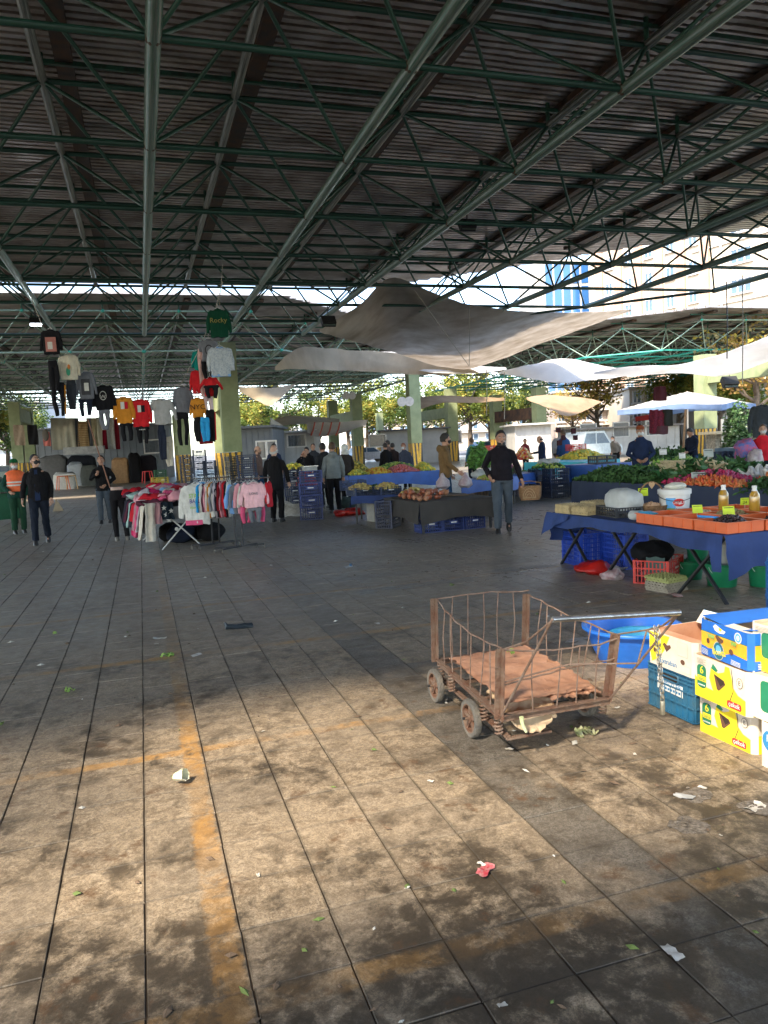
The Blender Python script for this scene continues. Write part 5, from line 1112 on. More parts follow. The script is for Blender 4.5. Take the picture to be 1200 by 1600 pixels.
far('person in a long taupe coat among the far stalls', 606, 688, 32, 1.0, brc, jk, coat=True); far('seller with red hair, white mask and grey vest bending at a stall', 634, 691, 27, 2.3, cloth('slate vest', 62, 68, 86), jk, hair=hair_r, mask=mask_w, lean=.3)
far('seated man in a dark red jacket behind the far vegetables', 820, 690, 36, math.pi, cloth('dark red jacket', 92, 30, 34), jk)
# ================================================================ clothes
hang_m = mat('clear plastic hanger', (.6, .6, .58), rough=.3); line_m = mat('rope', (.45, .42, .36), rough=.9, vs=30)
def shirt(label, c, w_, h_, m, rz=0, sleeve=.8, thick=.10, prt=None, neck=None, group=None, spread=.13, sway=0, name='sweatshirt', hanger=True, parent=None, cat='sweatshirt', hem=None):
    """c: shoulder line centre; the garment hangs below it"""
    root = E(name, label, cat, c, rz, group) if parent is None else parent
    b = M(); n = 20; seed = c[0]*7+c[2]*3
    prof = [(-1, .96), (-.85, .98), (-.5, .95), (-.2, 1.0), (-.06, .93), (-.015, .6), (0.012, .26)]
    b.rings([((sway*(-z), 0, z*h_), w_/2*k, thick/2*(.75 if z > -.05 else 1.0)*(1 if z < -.02 else .5)) for z, k in prof], n, e=2.4)
    for sd in (-1, 1):
        x0 = w_/2*.80; L = h_*sleeve; a = spread
        b.tube([(sd*x0*.8, 0, -.06*h_), (sd*(x0+.05*w_), 0, -.12*h_), (sd*(x0+.12*w_+a*L*.45), .01, -.12*h_-L*.48), (sd*(x0+.10*w_+a*L*.8), 0, -.1*h_-L*.92)], [(thick*.42, w_*.13), (thick*.42, w_*.135), (thick*.36, w_*.115), (thick*.3, w_*.085)], 10)
    b = b.remesh(max(.009, w_*.028), 2)
    b.wrinkle(.022*w_/.4, 9, seed, (1, 1, .5)); b.wrinkle(.010*w_/.4, 24, seed+2, (1, 1, .35)); b.build('garment', m, root, ang=None)
    nk = M(); nk.tube([(w_*.15*math.cos(t), thick*.24*math.sin(t)-.005, .008+(-.022 if math.sin(t) < 0 else 0.0)*-math.sin(t)*1) for t in [math.tau*i/14 for i in range(15)]], .008, 5, cap=False); nk.build('neckband', neck or m, root)
    if hem: q = M(); q.rings([((sway, 0, -h_*1.03), w_/2*.93, thick/2*.9), ((sway, 0, -h_*.95), w_/2*.99, thick/2*1.12)], n, e=2.4); q.build('hem_band', hem, root)
    if hanger:
        q = M(); q.tube([(-w_*.36, 0, -.03), (0, 0, .045), (w_*.36, 0, -.03)], .005, 5); q.tube([(0, 0, .045), (0, 0, .085), (.018, 0, .105), (.0, 0, .122), (-.016, 0, .11)], .003, 5); q.build('hanger', hang_m, root)
    for it in (prt or []):                           # flat prints lying on the chest, following its curve
        nm, x0, z0, x1, z1, pm = it[:6]
        q = M(); q.grid(lambda u, v: Vector((x0*w_+(x1-x0)*w_*u, -thick/2*(max(.02, 1-(2*(x0+(x1-x0)*u))**2))**.42-.014, (z0+(z1-z0)*v)*h_)), 6, 4)
        if len(it) > 6 and it[6] == 'o':
            q = M(); cx, cz = (x0+x1)/2*w_, (z0+z1)/2*h_; q.add([(cx+(x1-x0)/2*w_*math.cos(t), -thick/2*(1-(2*(cx+(x1-x0)/2*w_*math.cos(t))/w_)**2)**.42-.016-(.002 if len(it) > 7 else 0), cz+(z1-z0)/2*h_*math.sin(t)) for t in [math.tau*i/20 for i in range(20)]], [tuple(range(20))])
        q.build('print', pm, root)
    return root
def ptext(root, body, x, z, size, m, thick=.10, sx=1, rot=0): text('lettering', body, size, m, root, (x, -thick/2-.024, z), (math.pi/2, 0, 0), .0008, sx=sx)
def pants(label, c, w_, h_, m, rz=0, group=None, stripe=None, sway=0, parent=None, name='trousers', taper=.75, cat='trousers', off=(0, 0, 0)):
    root = E(name, label, cat, c, rz, group) if parent is None else parent; seed = c[0]*5+c[2]
    b = M(); o = V(off); b.rings([(o+V((0, 0, -.20*h_)), w_*.5, .05), (o+V((0, 0, -.08*h_)), w_*.48, .045), (o+V((0, 0, 0)), w_*.42, .04)], 14, e=2.5)
    for sd in (-1, 1): b.tube([o+V((sd*w_*.24, 0, -.15*h_)), o+V((sd*w_*.27+sway*.3, 0, -.55*h_)), o+V((sd*w_*.24*taper+sway, 0, -h_))], [(w_*.25, .045), (w_*.22, .04), (w_*.17*taper, .03)], 10)
    b = b.remesh(max(.009, w_*.035), 2); b.wrinkle(.018, 10, seed, (1, 1, .4)); b.build('garment' if parent is None else 'trouser_set', m, root, ang=None)
    if stripe:
        q = M(); q.grid(lambda u, v: o+V((w_*(.44-.1*v)+u*.02+sway*v, -.035+.03*u, -.08*h_-.88*h_*v)), 2, 8); q.build('stripe', stripe, root)
    return root
LN = 14.6
def hp(px, py, Y=LN): return A(px, py, Y)
def size(px0, px1, py0, py1, Y=LN): a = A(px0, py0, Y); b = A(px1, py0, Y); c = A(px0, py1, Y); return (b-a).length*.97, (a-c).length
grp_h = 'clothes hung on the line over the clothes stall'
c_blk = cloth('black cotton', 24, 23, 26); c_gry = cloth('heather grey', 108, 110, 116); c_org = cloth('mustard orange', 196, 128, 42); c_red = cloth('bright red', 192, 34, 40); c_lgr = cloth('light grey', 160, 160, 158); c_crm = cloth('cream print', 196, 190, 170, c2=rgb(168, 158, 140)); c_grn = cloth('bottle green', 10, 62, 44); c_nvy = cloth('navy cotton', 34, 40, 54); c_tea = cloth('turquoise', 16, 128, 118); c_pnk = cloth('dusty pink', 196, 160, 152); c_wht = cloth('white knit', 178, 184, 186, vs=40, c2=rgb(140, 150, 160)); c_blu = cloth('sky blue', 48, 150, 205)
def HS(label, px0, px1, py0, py1, m, Y=LN, **k):
    w_, h_ = size(px0, px1, py0, py1, Y); c = hp((px0+px1)/2, py0+3, Y); w_ *= .86; return shirt(label, c, w_, h_*.97, m, rz=-.12, thick=.085, group=grp_h, **k)
def HP(label, px0, px1, py0, py1, m, Y=LN, **k):
    w_, h_ = size(px0, px1, py0, py1, Y); c = hp((px0+px1)/2, py0, Y); return pants(label, c, w_*1.15, h_, m, rz=-.12, group=grp_h, **k)
pw, pk, pr_ = cloth('print white cloth', 200, 198, 190), cloth('print dark cloth', 34, 32, 34), cloth('print red cloth', 186, 30, 46)
ppk = cloth('print pink cloth', 176, 116, 106); pgr = cloth('print green cloth', 60, 140, 110)
HS('black sweatshirt with a square pink picture, highest at the left of the line', 63, 94, 513, 552, c_blk, 14.0, prt=[('p', -.33, -.9, .33, -.3, ppk), ('q', -.2, -.8, .1, -.5, pw)])
HS('cream patterned sweatshirt with a green bird print', 90, 122, 551, 592, c_crm, 14.2, prt=[('p', -.15, -.85, .1, -.5, pgr, 'o'), ('q', -.05, -.6, .12, -.4, cloth('print orange cloth', 190, 110, 50), 'o')])
HP('black leggings with a small bear print hanging under the black sweatshirt', 75, 90, 563, 612, c_blk, 14.1); HP('black trousers with mustard side stripes at the left of the line', 78, 101, 598, 650, c_blk, 14.2, stripe=c_org); HP('slim dark grey jeans under the cream sweatshirt', 103, 116, 592, 640, cloth('charcoal denim', 48, 52, 58), 14.3)
HS('grey sweatshirt with a dark square photo print', 119, 147, 579, 622, c_gry, 14.4, prt=[('p', -.3, -.85, .3, -.25, cloth('print grey cloth', 70, 70, 74)), ('q', -.1, -.7, .2, -.4, pw)]); HP('dark navy jeans under the grey sweatshirt with the photo print', 122, 144, 622, 650, c_nvy, 14.45)
r_ = HS('black sweatshirt with a round white emblem on the chest', 144, 177, 600, 639, c_blk, prt=[('p', -.2, -.6, .2, -.22, pw, 'o'), ('p', -.17, -.57, .17, -.25, pk, 'o', 1)]); ptext(r_, 'W', 0, -.20, .09, pw, .10)
HP('grey jogging trousers under the black emblem sweatshirt', 154, 171, 639, 672, c_gry, taper=.5)
r_ = HS('mustard orange sweatshirt with a white and red block print', 177, 207, 618, 660, c_org, prt=[('p', -.16, -.45, .08, -.18, pw), ('q', .10, -.45, .30, -.18, pr_)]); HP('black shorts hanging under the mustard sweatshirt', 187, 207, 660, 689, c_blk, taper=.9)
r_ = HS('red sweatshirt with a white and black block print', 203, 234, 622, 666, c_red, prt=[('p', -.16, -.45, .05, -.2, pw), ('q', .07, -.45, .28, -.2, pk)]); r2 = HP('black shorts with small lettering under the red sweatshirt', 213, 232, 666, 693, c_blk, taper=.9); ptext(r2, 'active', 0, -.06, .05, pw, .09)
HS('plain light grey long-sleeved top on the line', 234, 269, 621, 662, c_lgr, spread=.3); HP('slim navy trousers under the plain light grey top', 247, 257, 664, 718, c_nvy, taper=.9); HP('cream trousers on the line right of the navy ones', 257, 269, 682, 729, cloth('cream trousers', 184, 176, 158), 14.7)
HS('plain mid grey long top at the right of the line', 270, 299, 602, 645, c_gry); HP('black slim jeans under the mid grey top', 274, 294, 644, 696, c_blk)
r_ = HS('green and black raglan sweatshirt with gold script, topmost on the post', 323, 357, 481, 526, c_grn, 14.0); ptext(r_, 'Rocky', 0, -.20, .12, cloth('gold thread', 150, 140, 80), .11)
HS('turquoise sweatshirt half hidden left of the grey one', 300, 322, 545, 578, c_tea, 14.5); r_ = HS('grey sweatshirt with a round dark stamp print', 311, 340, 528, 562, c_gry, 14.2, sleeve=.5, prt=[('p', -.25, -.75, .25, -.25, pk, 'o'), ('p', -.20, -.70, .20, -.30, c_gry, 'o', 1)])
r_ = HS('white knit sweater with light blue cuffs and hem', 324, 362, 540, 586, c_wht, 13.8, spread=.12, hem=cloth('pale blue rib', 120, 160, 205), neck=cloth('pale blue rib', 120, 160, 205))
HS('red sweatshirt hanging left on the post under the turquoise one', 297, 318, 576, 614, c_red, 14.5); HS('red sweatshirt turned aside beneath the white sweater', 316, 340, 588, 617, c_red, 14.2, spread=.6, sleeve=.6); HP('black trousers behind the grey stamp sweatshirt', 315, 331, 562, 592, c_blk, 14.3); HP('black trousers under the turned red sweatshirt', 319, 341, 602, 622, c_blk, 14.1)
HP('pink leggings hanging down the post', 309, 320, 545, 620, c_pnk, 14.35); r_ = HS('mustard sweatshirt with black slanted lettering on the post', 297, 319, 619, 652, c_org, 14.3); ptext(r_, 'NYC', 0, -.17, .13, pk, .11)
HP('white and pink patterned trousers beside the mustard sweatshirt', 317, 332, 615, 655, cloth('pale pink print', 200, 178, 178), 14.3); HP('black tracksuit trousers low on the post, left', 303, 313, 652, 690, c_blk, 14.2, stripe=c_red); HP('blue and black tracksuit trousers low on the post', 313, 326, 652, 690, c_blu, 14.1); HP('black and red tracksuit trousers low on the post, right', 322, 335, 640, 690, c_blk, 14.2, stripe=c_red); HS('dark red top behind the tracksuit trousers', 306, 334, 655, 692, cloth('dark red cotton', 120, 24, 34), 14.6, sleeve=.4)
# ropes that carry them
def rope(label, pts, r=.006, m=line_m, name='rope', cat='rope'):
    q = M(); q.tube(pts, r, 5); q.build(name, m, None, label=label, cat=cat)
rope('rope sagging from the roof at left down to the middle of the clothes line', [A(48, 463, 14), A(66, 510, 14), A(103, 548, 14.2), A(133, 576, 14.4), A(160, 598, 14.6), A(205, 614, 14.6)])
rope('rope rising from the middle of the clothes line to the roof by the post', [A(205, 614, 14.6), A(252, 614, 14.6), A(284, 598, 14.6), A(312, 545, 14.4), A(338, 478, 14.0), A(348, 440, 14)])
rope('thin cord hanging from the roof pipe to the green and black sweatshirt', [A(348, 412, 14), A(343, 478, 14)], .004)
# ---------------------------------------------------------------- the clothes stall
TB = .74; tx0, tx1, ty0, ty1 = .09, 1.30, 13.80, 15.75
TR_ = Matrix.Translation((tx0, ty0, 0)) @ Matrix.Rotation(.17, 4, 'Z') @ Matrix.Translation((-tx0, -ty0, 0))
t = E('trestle_table', 'trestle table of the clothes stall on thin white crossed legs', 'table', TR_ @ V(((tx0+tx1)/2, (ty0+ty1)/2, 0)), .17); tc = V(((tx0+tx1)/2, (ty0+ty1)/2, 0))
M().box((0, 0, TB-.02), (tx1-tx0, ty1-ty0, .03)).build('table_top', mat('plywood'), t, smooth=False)
lgm = mat('pale leg tube', (.5, .5, .47), rough=.4)
for y_ in (13.78, 15.65):
    for a, b_ in (((.24, 0), (.92, TB-.04)), ((.94, 0), (.28, TB-.04))): M().tube([V((a[0], y_, a[1]))-tc, V((b_[0], y_, b_[1]))-tc], .014, 7).build('leg', lgm, t)
M().ell(V((.515, 13.77, .345))-tc, (.035, .02, .035), 10, 6).build('pivot', lgm, t)
q = M(); q.grid(lambda u, v: V((tx0+(tx1-tx0)*u, ty0-.02-.02*math.sin(u*14)*v, TB+.005-.26*v*(1-.3*u))), 30, 5); q.grid(lambda u, v: V((tx0-.02, ty0+(ty1-ty0)*u, TB+.005-.5*v)), 30, 5); q.box(((tx0+tx1)/2, (ty0+ty1)/2, TB), (tx1-tx0, ty1-ty0, .01)); q.xf(TR_).build('table_cloth', cloth('grey table cloth', 128, 128, 126), None, ang=60, label='grey cloth over the clothes stall table', cat='tablecloth')
pal = [cloth(f'folded {n}', *c) for n, c in (('pink', (206, 84, 120)), ('rose', (214, 150, 158)), ('plum', (92, 46, 62)), ('charcoal', (44, 44, 52)), ('striped', (176, 166, 170)), ('red', (186, 32, 44)), ('grey', (134, 136, 142)), ('blue', (110, 150, 178)), ('cream', (206, 196, 180)), ('mustard', (186, 124, 40)), ('navy', (30, 36, 54)), ('floral', (170, 128, 132)), ('mint', (150, 176, 168)), ('magenta', (190, 40, 90)))]
pn = ['pink', 'rose', 'plum', 'charcoal', 'striped grey', 'red', 'grey', 'light blue', 'cream', 'mustard', 'navy', 'floral rose', 'pale mint', 'magenta']
rg = random.Random(12); k = 0; ORD = ['first', 'second', 'third', 'fourth', 'fifth', 'sixth', 'seventh', 'eighth', 'ninth', 'tenth', 'eleventh', 'twelfth', 'thirteenth', 'fourteenth']
for iy in range(8):
    for ix in range(6):
        x = tx0+.04+ix*.215+rg.uniform(-.04, .04); y = ty0+.12+iy*.27+rg.uniform(-.05, .05); ci = rg.randrange(14) if rg.random() > .4 else rg.choice((0, 1, 4, 2)); z = TB+.06+.10*math.sin(math.pi*min(1, ix/5))+.12*(iy/8)+rg.uniform(0, .05)
        q = M(); q.ell((0, 0, 0), (rg.uniform(.14, .24), rg.uniform(.10, .18), rg.uniform(.05, .085)), 16, 8); q.wrinkle(.07, 7, k); q.wrinkle(.022, 22, k+50)
        q.build('folded_garment', pal[ci], None, ang=None, loc=TR_ @ V((x, y, z)), label=f'crumpled {pn[ci]} garment, {ORD[ix]} from the left in the {ORD[iy]} row of the table heap', cat='garment', group='crumpled garments heaped on the clothes table'); k += 1
for i_ in range(14):
    ci = rg.choice((0, 1, 4, 8, 11, 5, 13, 6, 7)); q = M(); q.ell((0, 0, 0), (rg.uniform(.12, .22), rg.uniform(.09, .16), rg.uniform(.04, .07)), 16, 8); q.wrinkle(.08, 7, 90+i_); q.wrinkle(.03, 22, 150+i_)
    q.build('folded_garment', pal[ci], None, ang=None, loc=TR_ @ V((tx0+.1+.17*(i_ % 7), ty0+.12+.35*(i_//7)+rg.uniform(0, .3), TB+.18+.05*(i_//7))), label=f'{pn[ci]} garment thrown on top of the table heap, {ORD[i_ % 7]} from the left, {"front" if i_ < 7 else "second"} row', cat='garment', group='crumpled garments heaped on the clothes table')
def over(label, y0, y1, m, zl, seed, x0=None):
    """a garment laid over the left edge of the table and hanging down"""
    x0 = x0 if x0 is not None else tx0
    def f(u, v):
        y = y0+(y1-y0)*u; t_ = v*1.0
        if t_ < .3: return V((x0+.22-.26*t_/.3, y, TB+.10-.02*t_))
        w2 = (t_-.3)/.7; return V((x0-.10-.03*math.sin(u*12+seed)-.10*w2, y+.05*w2*math.sin(seed), TB+.09-zl*w2))
    q = M(); q.grid(f, 10, 14); q.wrinkle(.02, 9, seed); q.xf(TR_).build('hanging_garment', m, None, ang=None, label=label, cat='garment', group='garments draped over the left end of the clothes table')
dl = [(8, 'white', .62), (4, 'striped grey', .50), (0, 'bright pink', .62), (11, 'floral rose', .5), (13, 'magenta', .60), (5, 'red', .35), (3, 'charcoal', .48), (12, 'pale mint', .5), (2, 'plum', .42), (10, 'navy', .5), (3, 'black', .4)]
for i, (ci, nm, zl) in enumerate(dl): over(f'{nm} garment draped over the left end of the clothes table, {ORD[i]} from the front', ty0+.0+i*.17, ty0+.21+i*.17, pal[ci], zl, i)
def overf(label, x0, x1, m, zl, seed):
    def f(u, v):
        x = x0+(x1-x0)*u
        if v < .25: return V((x, ty0+.15-.19*v/.25, TB+.10))
        w2 = (v-.25)/.75; return V((x+.02*math.sin(seed+v*3), ty0-.05-.02*math.sin(u*10+seed)-.03*w2, TB+.09-zl*w2))
    q = M(); q.grid(f, 10, 12); q.wrinkle(.018, 9, seed+20); return q.xf(TR_).build('hanging_garment', m, None, ang=None, label=label, cat='garment')
overf('long white garment hanging from the front left corner of the clothes table', tx0-.12, tx0+.06, pal[8], .66, 1); overf('floral garment hanging at the front of the clothes table', tx0+.07, tx0+.20, pal[11], .36, 2)
sg = overf('navy garment with white stars at the front of the clothes table', tx0+.19, tx0+.40, cloth('navy with stars', 26, 38, 48), .30, 3)
q = M()
for sx_, sz_ in ((.25, .62), (.34, .68), (.29, .52), (.22, .74)): q.add([(tx0+sx_+.05*(1 if i % 2 == 0 else .42)*math.sin(i*math.pi/5), ty0-.085-.01*0, sz_+.05*(1 if i % 2 == 0 else .42)*math.cos(i*math.pi/5)) for i in range(10)], [tuple(range(10))])
o = q.xf(TR_).build('star_print', pw, sg, smooth=False, kind='stuff')
for i_, (x_, y_, c_) in enumerate(((.45, 15.2, dk := cloth('black sack', 22, 22, 24)), (.85, 15.0, dk), (.6, 14.7, cloth('dark blue sack', 26, 34, 50)), (1.15, 14.6, dk))):
    q = M(); q.ell((x_, y_, .17), (.26, .24, .19), 18, 10); q.wrinkle(.06, 6, i_); q.v = [(a, b, max(c, .002)) for a, b, c in q.v]; q.build('sack', c_, None, ang=None, label=f'dark sack added as fill under the clothes table, {ORD[i_]} of four', cat='sack', group='dark sacks added under the clothes table')  # sacks added as dark fill for the space under the table
# rails with hanging children's clothes
def rail(label, x0, x1, y, z, base_x, base_y, feet=True, m=steel_d):
    o = E('clothes_rail', label, 'clothes rail', (base_x, base_y, 0)); B0 = V((base_x, base_y, 0))
    M().tube([V((x0, y, z))-B0, V((x1, y, z))-B0], .012, 8).build('rail_bar', chrome, o)
    for dx in (-.06, .06): M().tube([V((base_x+dx, base_y, .07))-B0, V((base_x+dx, y, z))-B0], .014, 8).build('post', m, o)
    q = M(); q.bar((-.42, 0, .075), (.42, .03, .075), .03, .025); q.bar((-.3, -.22, .072), (.32, .22, .072), .03, .02); q.build('foot_frame', m, o, smooth=False, kind='stuff')
    for dx, dy in ((-.42, 0), (.42, .03), (-.3, -.22), (.32, .22)): q = M(); q.tube([(dx-.012, dy, .033), (dx+.012, dy, .033)], .032, 12); q.build('caster', rubber, o)
    return o
rail('front clothes rail on casters with pink and blue children\'s sets', 1.42, 2.05, 12.75, 1.20, 1.47, 12.75)
rail('long clothes rail behind the clothes table corner full of small tops', .80, 1.46, 13.25, 1.23, 1.15, 13.5)
cols = [('sky blue', c_blu), ('white', pw), ('plum', pal[2]), ('rose', pal[1]), ('white', pal[8]), ('orange', c_org), ('grey', pal[6]), ('striped grey', pal[4]), ('black', pal[3]), ('dark red', cloth('dark red cotton')), ('pink', pal[1]), ('red', pal[5]), ('charcoal', pal[3]), ('white', pw)]
for i, (nm, m_) in enumerate(cols):
    x = .96+.036*i; z = 1.15
    shirt(f'{nm} child\'s top hanging edge-on, {ORD[i]} from the left on the long rail', (x, 13.25, z), .40, .60, m_, rz=1.15+rg.uniform(-.1, .1), thick=.06, sleeve=.75, spread=.12, name='child_top', cat='top', group='children\'s tops on the long rail')
r_ = shirt('white child\'s top with STAR BALL lettering at the front of the long rail', (.84, 13.12, 1.14), .44, .68, pw, rz=-.2, thick=.07, sleeve=.8, spread=.12, name='child_top', cat='top', prt=[('p', -.45, -1.0, .2, -.88, pal[0])])
ptext(r_, 'STAR', -.02, -.19, .10, cloth('lime print', 140, 190, 60), .075, .8); ptext(r_, 'BALL', -.02, -.28, .10, cloth('violet print', 60, 40, 130), .075, .8); ptext(r_, 'studio', -.02, -.38, .07, cloth('lime print'), .075)
shirt('sky blue child\'s top with a turquoise sleeve behind the lettered white one', (.95, 13.18, 1.15), .40, .52, c_blu, rz=-.1, thick=.06, sleeve=.9, spread=.3, name='child_top', cat='top')
c2s = [('light blue', cloth('baby blue', 120, 160, 208)), ('grey', c_gry), ('rose', pal[1]), ('white', pw), ('dusty pink', c_pnk)]
for i, (nm, m_) in enumerate(c2s): shirt(f'{nm} child\'s set hanging on the front rail', (1.50+.07*i, 12.80, 1.12), .38, .50, m_, rz=.5, thick=.06, sleeve=.75, spread=.2, name='child_top', cat='top', group='children\'s sets on the front rail')
r_ = shirt('pale pink child\'s top with small printed letters, frontmost on the right rail', (1.74, 12.62, 1.12), .34, .40, cloth('pale pink', 224, 176, 182), rz=-.15, thick=.06, sleeve=.85, spread=.2, name='child_top', cat='top'); ptext(r_, 'LOVE', 0, -.17, .06, c_gry, .07)
pants('grey child\'s trousers under the pale pink top', (1.74, 12.63, .72), .24, .25, c_gry, rz=-.15); pants('bright pink child\'s trousers left of the grey ones', (1.61, 12.75, .76), .22, .30, pal[0], rz=.2); shirt('red child\'s top hanging edge-on at the right end of the front rail', (2.02, 12.78, 1.12), .34, .42, pal[5], rz=1.2, thick=.06, name='child_top', cat='top'); pants('bright pink trousers right of the grey child\'s trousers', (1.84, 12.72, .76), .18, .30, pal[0], rz=0)
# mannequin legs in black trousers
mq = E('mannequin_legs', 'lower half of a mannequin in black trousers standing left of the clothes table', 'mannequin', (-.50, 16.05, 0)); s_ = 1.0
q = M(); q.rings([((0, 0, .82), .15, .10), ((0, 0, .95), .155, .105), ((0, 0, 1.02), .13, .09)], 16)
for sd in (-1, 1): q.tube([(.075*sd, 0, .85), (.085*sd, .01, .5), (.10*sd+.03, -.02, .07)], [.085, .062, .05], 12)
q = q.remesh(.014, 3); q.wrinkle(.008, 10, 1); q.build('trousers', c_blk, mq, ang=None)
tanm = mat('mannequin skin', (.42, .27, .2), rough=.45); q = M(); q.rings([((0, 0, 1.0), .125, .085), ((0, 0, 1.075), .12, .08)], 16); q.build('waist', tanm, mq, ang=60)
for sd in (-1, 1): q = M(); q.rings([((.10*sd+.03, -.06, .0), .045, .11), ((.10*sd+.03, -.05, .04), .042, .095), ((.10*sd+.03, -.02, .08), .035, .045)], 12); q.build('foot', mat('taupe shoe', (.2, .18, .15), rough=.7), mq)
# ================================================================ the market's middle and far stalls
blt = mat('blue tarpaulin', (.03, .11, .42), rough=.45, vs=3, c2=(.02, .07, .30), bump=.15, bs=12); navt = mat('navy tarpaulin', (.012, .02, .055), rough=.6, vs=3, c2=(.02, .03, .06)); blkt = mat('black table cloth', (.045, .040, .036), rough=.85, vs=3, c2=(.03, .027, .024), bump=.2, bs=12)
cyt = mat('cyan tarpaulin', (.05, .50, .62), rough=.5, vs=3); pkt = mat('pinkish grey blanket', (.34, .27, .27), rough=.9, vs=3)
wood_m = mat('weathered wood', (.22, .15, .09), rough=.9, vs=9, c2=(.12, .075, .045), bump=.4, bs=40)
def FR(px, py, dep): p = D(px, py, dep); return V((p.x, p.y, 0))
def stall(label, a, b, depth, z, cloth_m, drop=.4, lbl_c=None, seed=0, legs=True):
    """a table from a to b (its front edge on the floor plan, seen from the viewer), reaching away by depth; cloth over it"""
    a = V((a[0], a[1], 0)); b = V((b[0], b[1], 0)); u = (b-a); L = u.length; u = u/L; n = V((-u.y, u.x, 0))
    if n.dot(a) < 0: n = -n
    c = (a+b)/2+n*depth/2; ang = math.atan2(u.y, u.x)
    t = E('market_table', 'table under ' + label, 'table', c, ang); M().box((0, 0, z-.03), (L-.02, depth-.02, .03)).build('table_top', wood_m, t, smooth=False)
    sg = 1 if n.dot(V((-math.sin(ang), math.cos(ang), 0))) > 0 else -1
    if legs:
        for sx in (-1, 1):
            for sy in (-1, 1): M().bar((sx*(L/2-.08), sy*(depth/2-.08), 0), (sx*(L/2-.08), sy*(depth/2-.08), z-.045), .04, .04).build('leg', steel_d, t, smooth=False)
    o = E('table_cloth', label, 'tablecloth', c, ang); q = M(); N_ = max(8, int(L*14))
    q.grid(lambda p, r: V(((p-.5)*L, (r-.5)*depth, z)), 6, 4)
    for s in (-1, 1):
        q.grid(lambda p, r: V(((p-.5)*(L+.03), s*(depth/2+.015+.03*r+.015*math.sin(p*L*14+seed)*r), z-(drop+.05*math.sin(p*L*3.1+seed*2))*r)), N_, 6)
        q.grid(lambda p, r: V((s*(L/2+.015+.03*r+.015*math.sin(p*depth*14+seed)*r), (p-.5)*(depth+.03), z-(drop+.04*math.sin(p*depth*4+seed))*r)), max(6, int(depth*10)), 6)
    q.wrinkle(.012, 5, seed); q.build('cloth', cloth_m, o, ang=60)
    return c, ang, L, n, u
def on(px, py, z): return G(px, py, z)
def wheap(name, label, a, b, depth, z, h, mats, n, size, seed=0, cat='produce', el=(1, 1, 1), inset=.06):
    a = V((a[0], a[1], 0)); b = V((b[0], b[1], 0)); u = (b-a); L = u.length; u = u/L; nn = V((-u.y, u.x, 0)); nn = nn if nn.dot(a) > 0 else -nn
    c = (a+b)/2+nn*depth/2; rt_ = E(name, label, cat, (c.x, c.y, z), math.atan2(u.y, u.x), kind='stuff')
    heap('piece', None, (0, 0, 0), L/2-inset, depth/2-inset, h, mats, n, size, seed, None, el, parent=rt_, rect=True, kind='stuff'); rt_['kind'] = 'stuff'; return rt_
yel = [mat('yellow potato', (.52, .40, .12), rough=.7, vs=9), mat('golden potato', (.40, .28, .10), rough=.8, vs=9)]; app = [mat('red apple', (.48, .05, .07), rough=.35, vs=8, c2=(.6, .2, .12)), mat('pink apple', (.55, .16, .20), rough=.35, vs=8)]
org_ = [mat('orange fruit', (.75, .30, .03), rough=.5), mat('yellow fruit', (.75, .52, .05), rough=.5)]; lem = [mat('lemon', (.74, .60, .07), rough=.45), mat('green lemon', (.38, .45, .08), rough=.45)]; ban = [mat('ripe banana', (.60, .45, .06), rough=.5), mat('dark banana', (.22, .20, .03), rough=.6)]
tom = [mat('tomato', (.55, .035, .02), rough=.3), mat('tomato dark', (.40, .03, .02), rough=.3)]; pep = [mat('green pepper', (.12, .30, .04), rough=.4), mat('light pepper', (.35, .5, .1), rough=.4)]; onion = mat('red brown onion', (.34, .10, .045), rough=.4, vs=30, c2=(.24, .065, .03), rand=.2); onio2 = mat('split onion', (.42, .19, .10), rough=.5, vs=30, rand=.15)
greens = [mat('dark herb leaf', (.025, .075, .018), rough=.7, vs=12), mat('herb leaf', (.05, .125, .03), rough=.7, vs=12), mat('fresh leaf', (.10, .22, .05), rough=.65, vs=12)]
# --- front middle stall: black cloth and onions
sa, sb = (4.72, 12.75), (6.25, 12.80); zc = .58
c, ang, L, n, u = stall('black cloth over the front table with heaped red onions', sa, sb, 1.9, zc, blkt, .36, seed=1)
onm = []
for k in range(3): q = M(); q.lathe([(.0, -.045), (.03, -.04), (.045, -.012), (.045, .012), (.03, .038), (.008, .048), (.004, .065), (0, .066)], (0, 0, 0), 12); q.wrinkle(.006, 20, k); onm.append(q.mesh('onion', onion if k < 2 else onio2))
ro = random.Random(5)
for k in range(64):
    lay = 0 if k < 44 else 1; x = 4.83+ro.uniform(0, .62); y = 13.0+ro.uniform(0, 1.35); link(onm[k % 3], 'onion', None, (x+.05*lay, y, zc+.05+.075*lay), (ro.uniform(-.9, .9), ro.uniform(-.9, .9), ro.uniform(0, 6)), (ro.uniform(.9, 1.25),)*3, label='large red-brown onion heaped at the left of the black-clothed table', cat='onion', group='red-brown onions heaped on the black cloth')
q = M(); q.box((5.55, 13.9, zc+.012), (1.15, .42, .012), rz=-.25); q.build('wooden_board', wood_m, None, smooth=False, label='grey wooden board lying on the black cloth right of the onions', cat='board')
M().box((5.3, 14.4, zc+.05), (.16, .12, .07)).build('paper_block', white_p, None, smooth=False, label='white block on the table edge behind the onions', cat='package')
for k, (x, y, s, lb) in enumerate(((4.98, 13.05, .48, 'left'), (5.42, 13.08, .42, 'middle'), (5.86, 13.1, .42, 'right'))):
    for j in range(2): crate('blue', (x, y, .27*j), .05*k, f'{lb} blue lattice crate, {"lower" if j == 0 else "upper"} one, holding up the black-clothed table', 'blue crates under the black-clothed table', (.85, 1, .92))
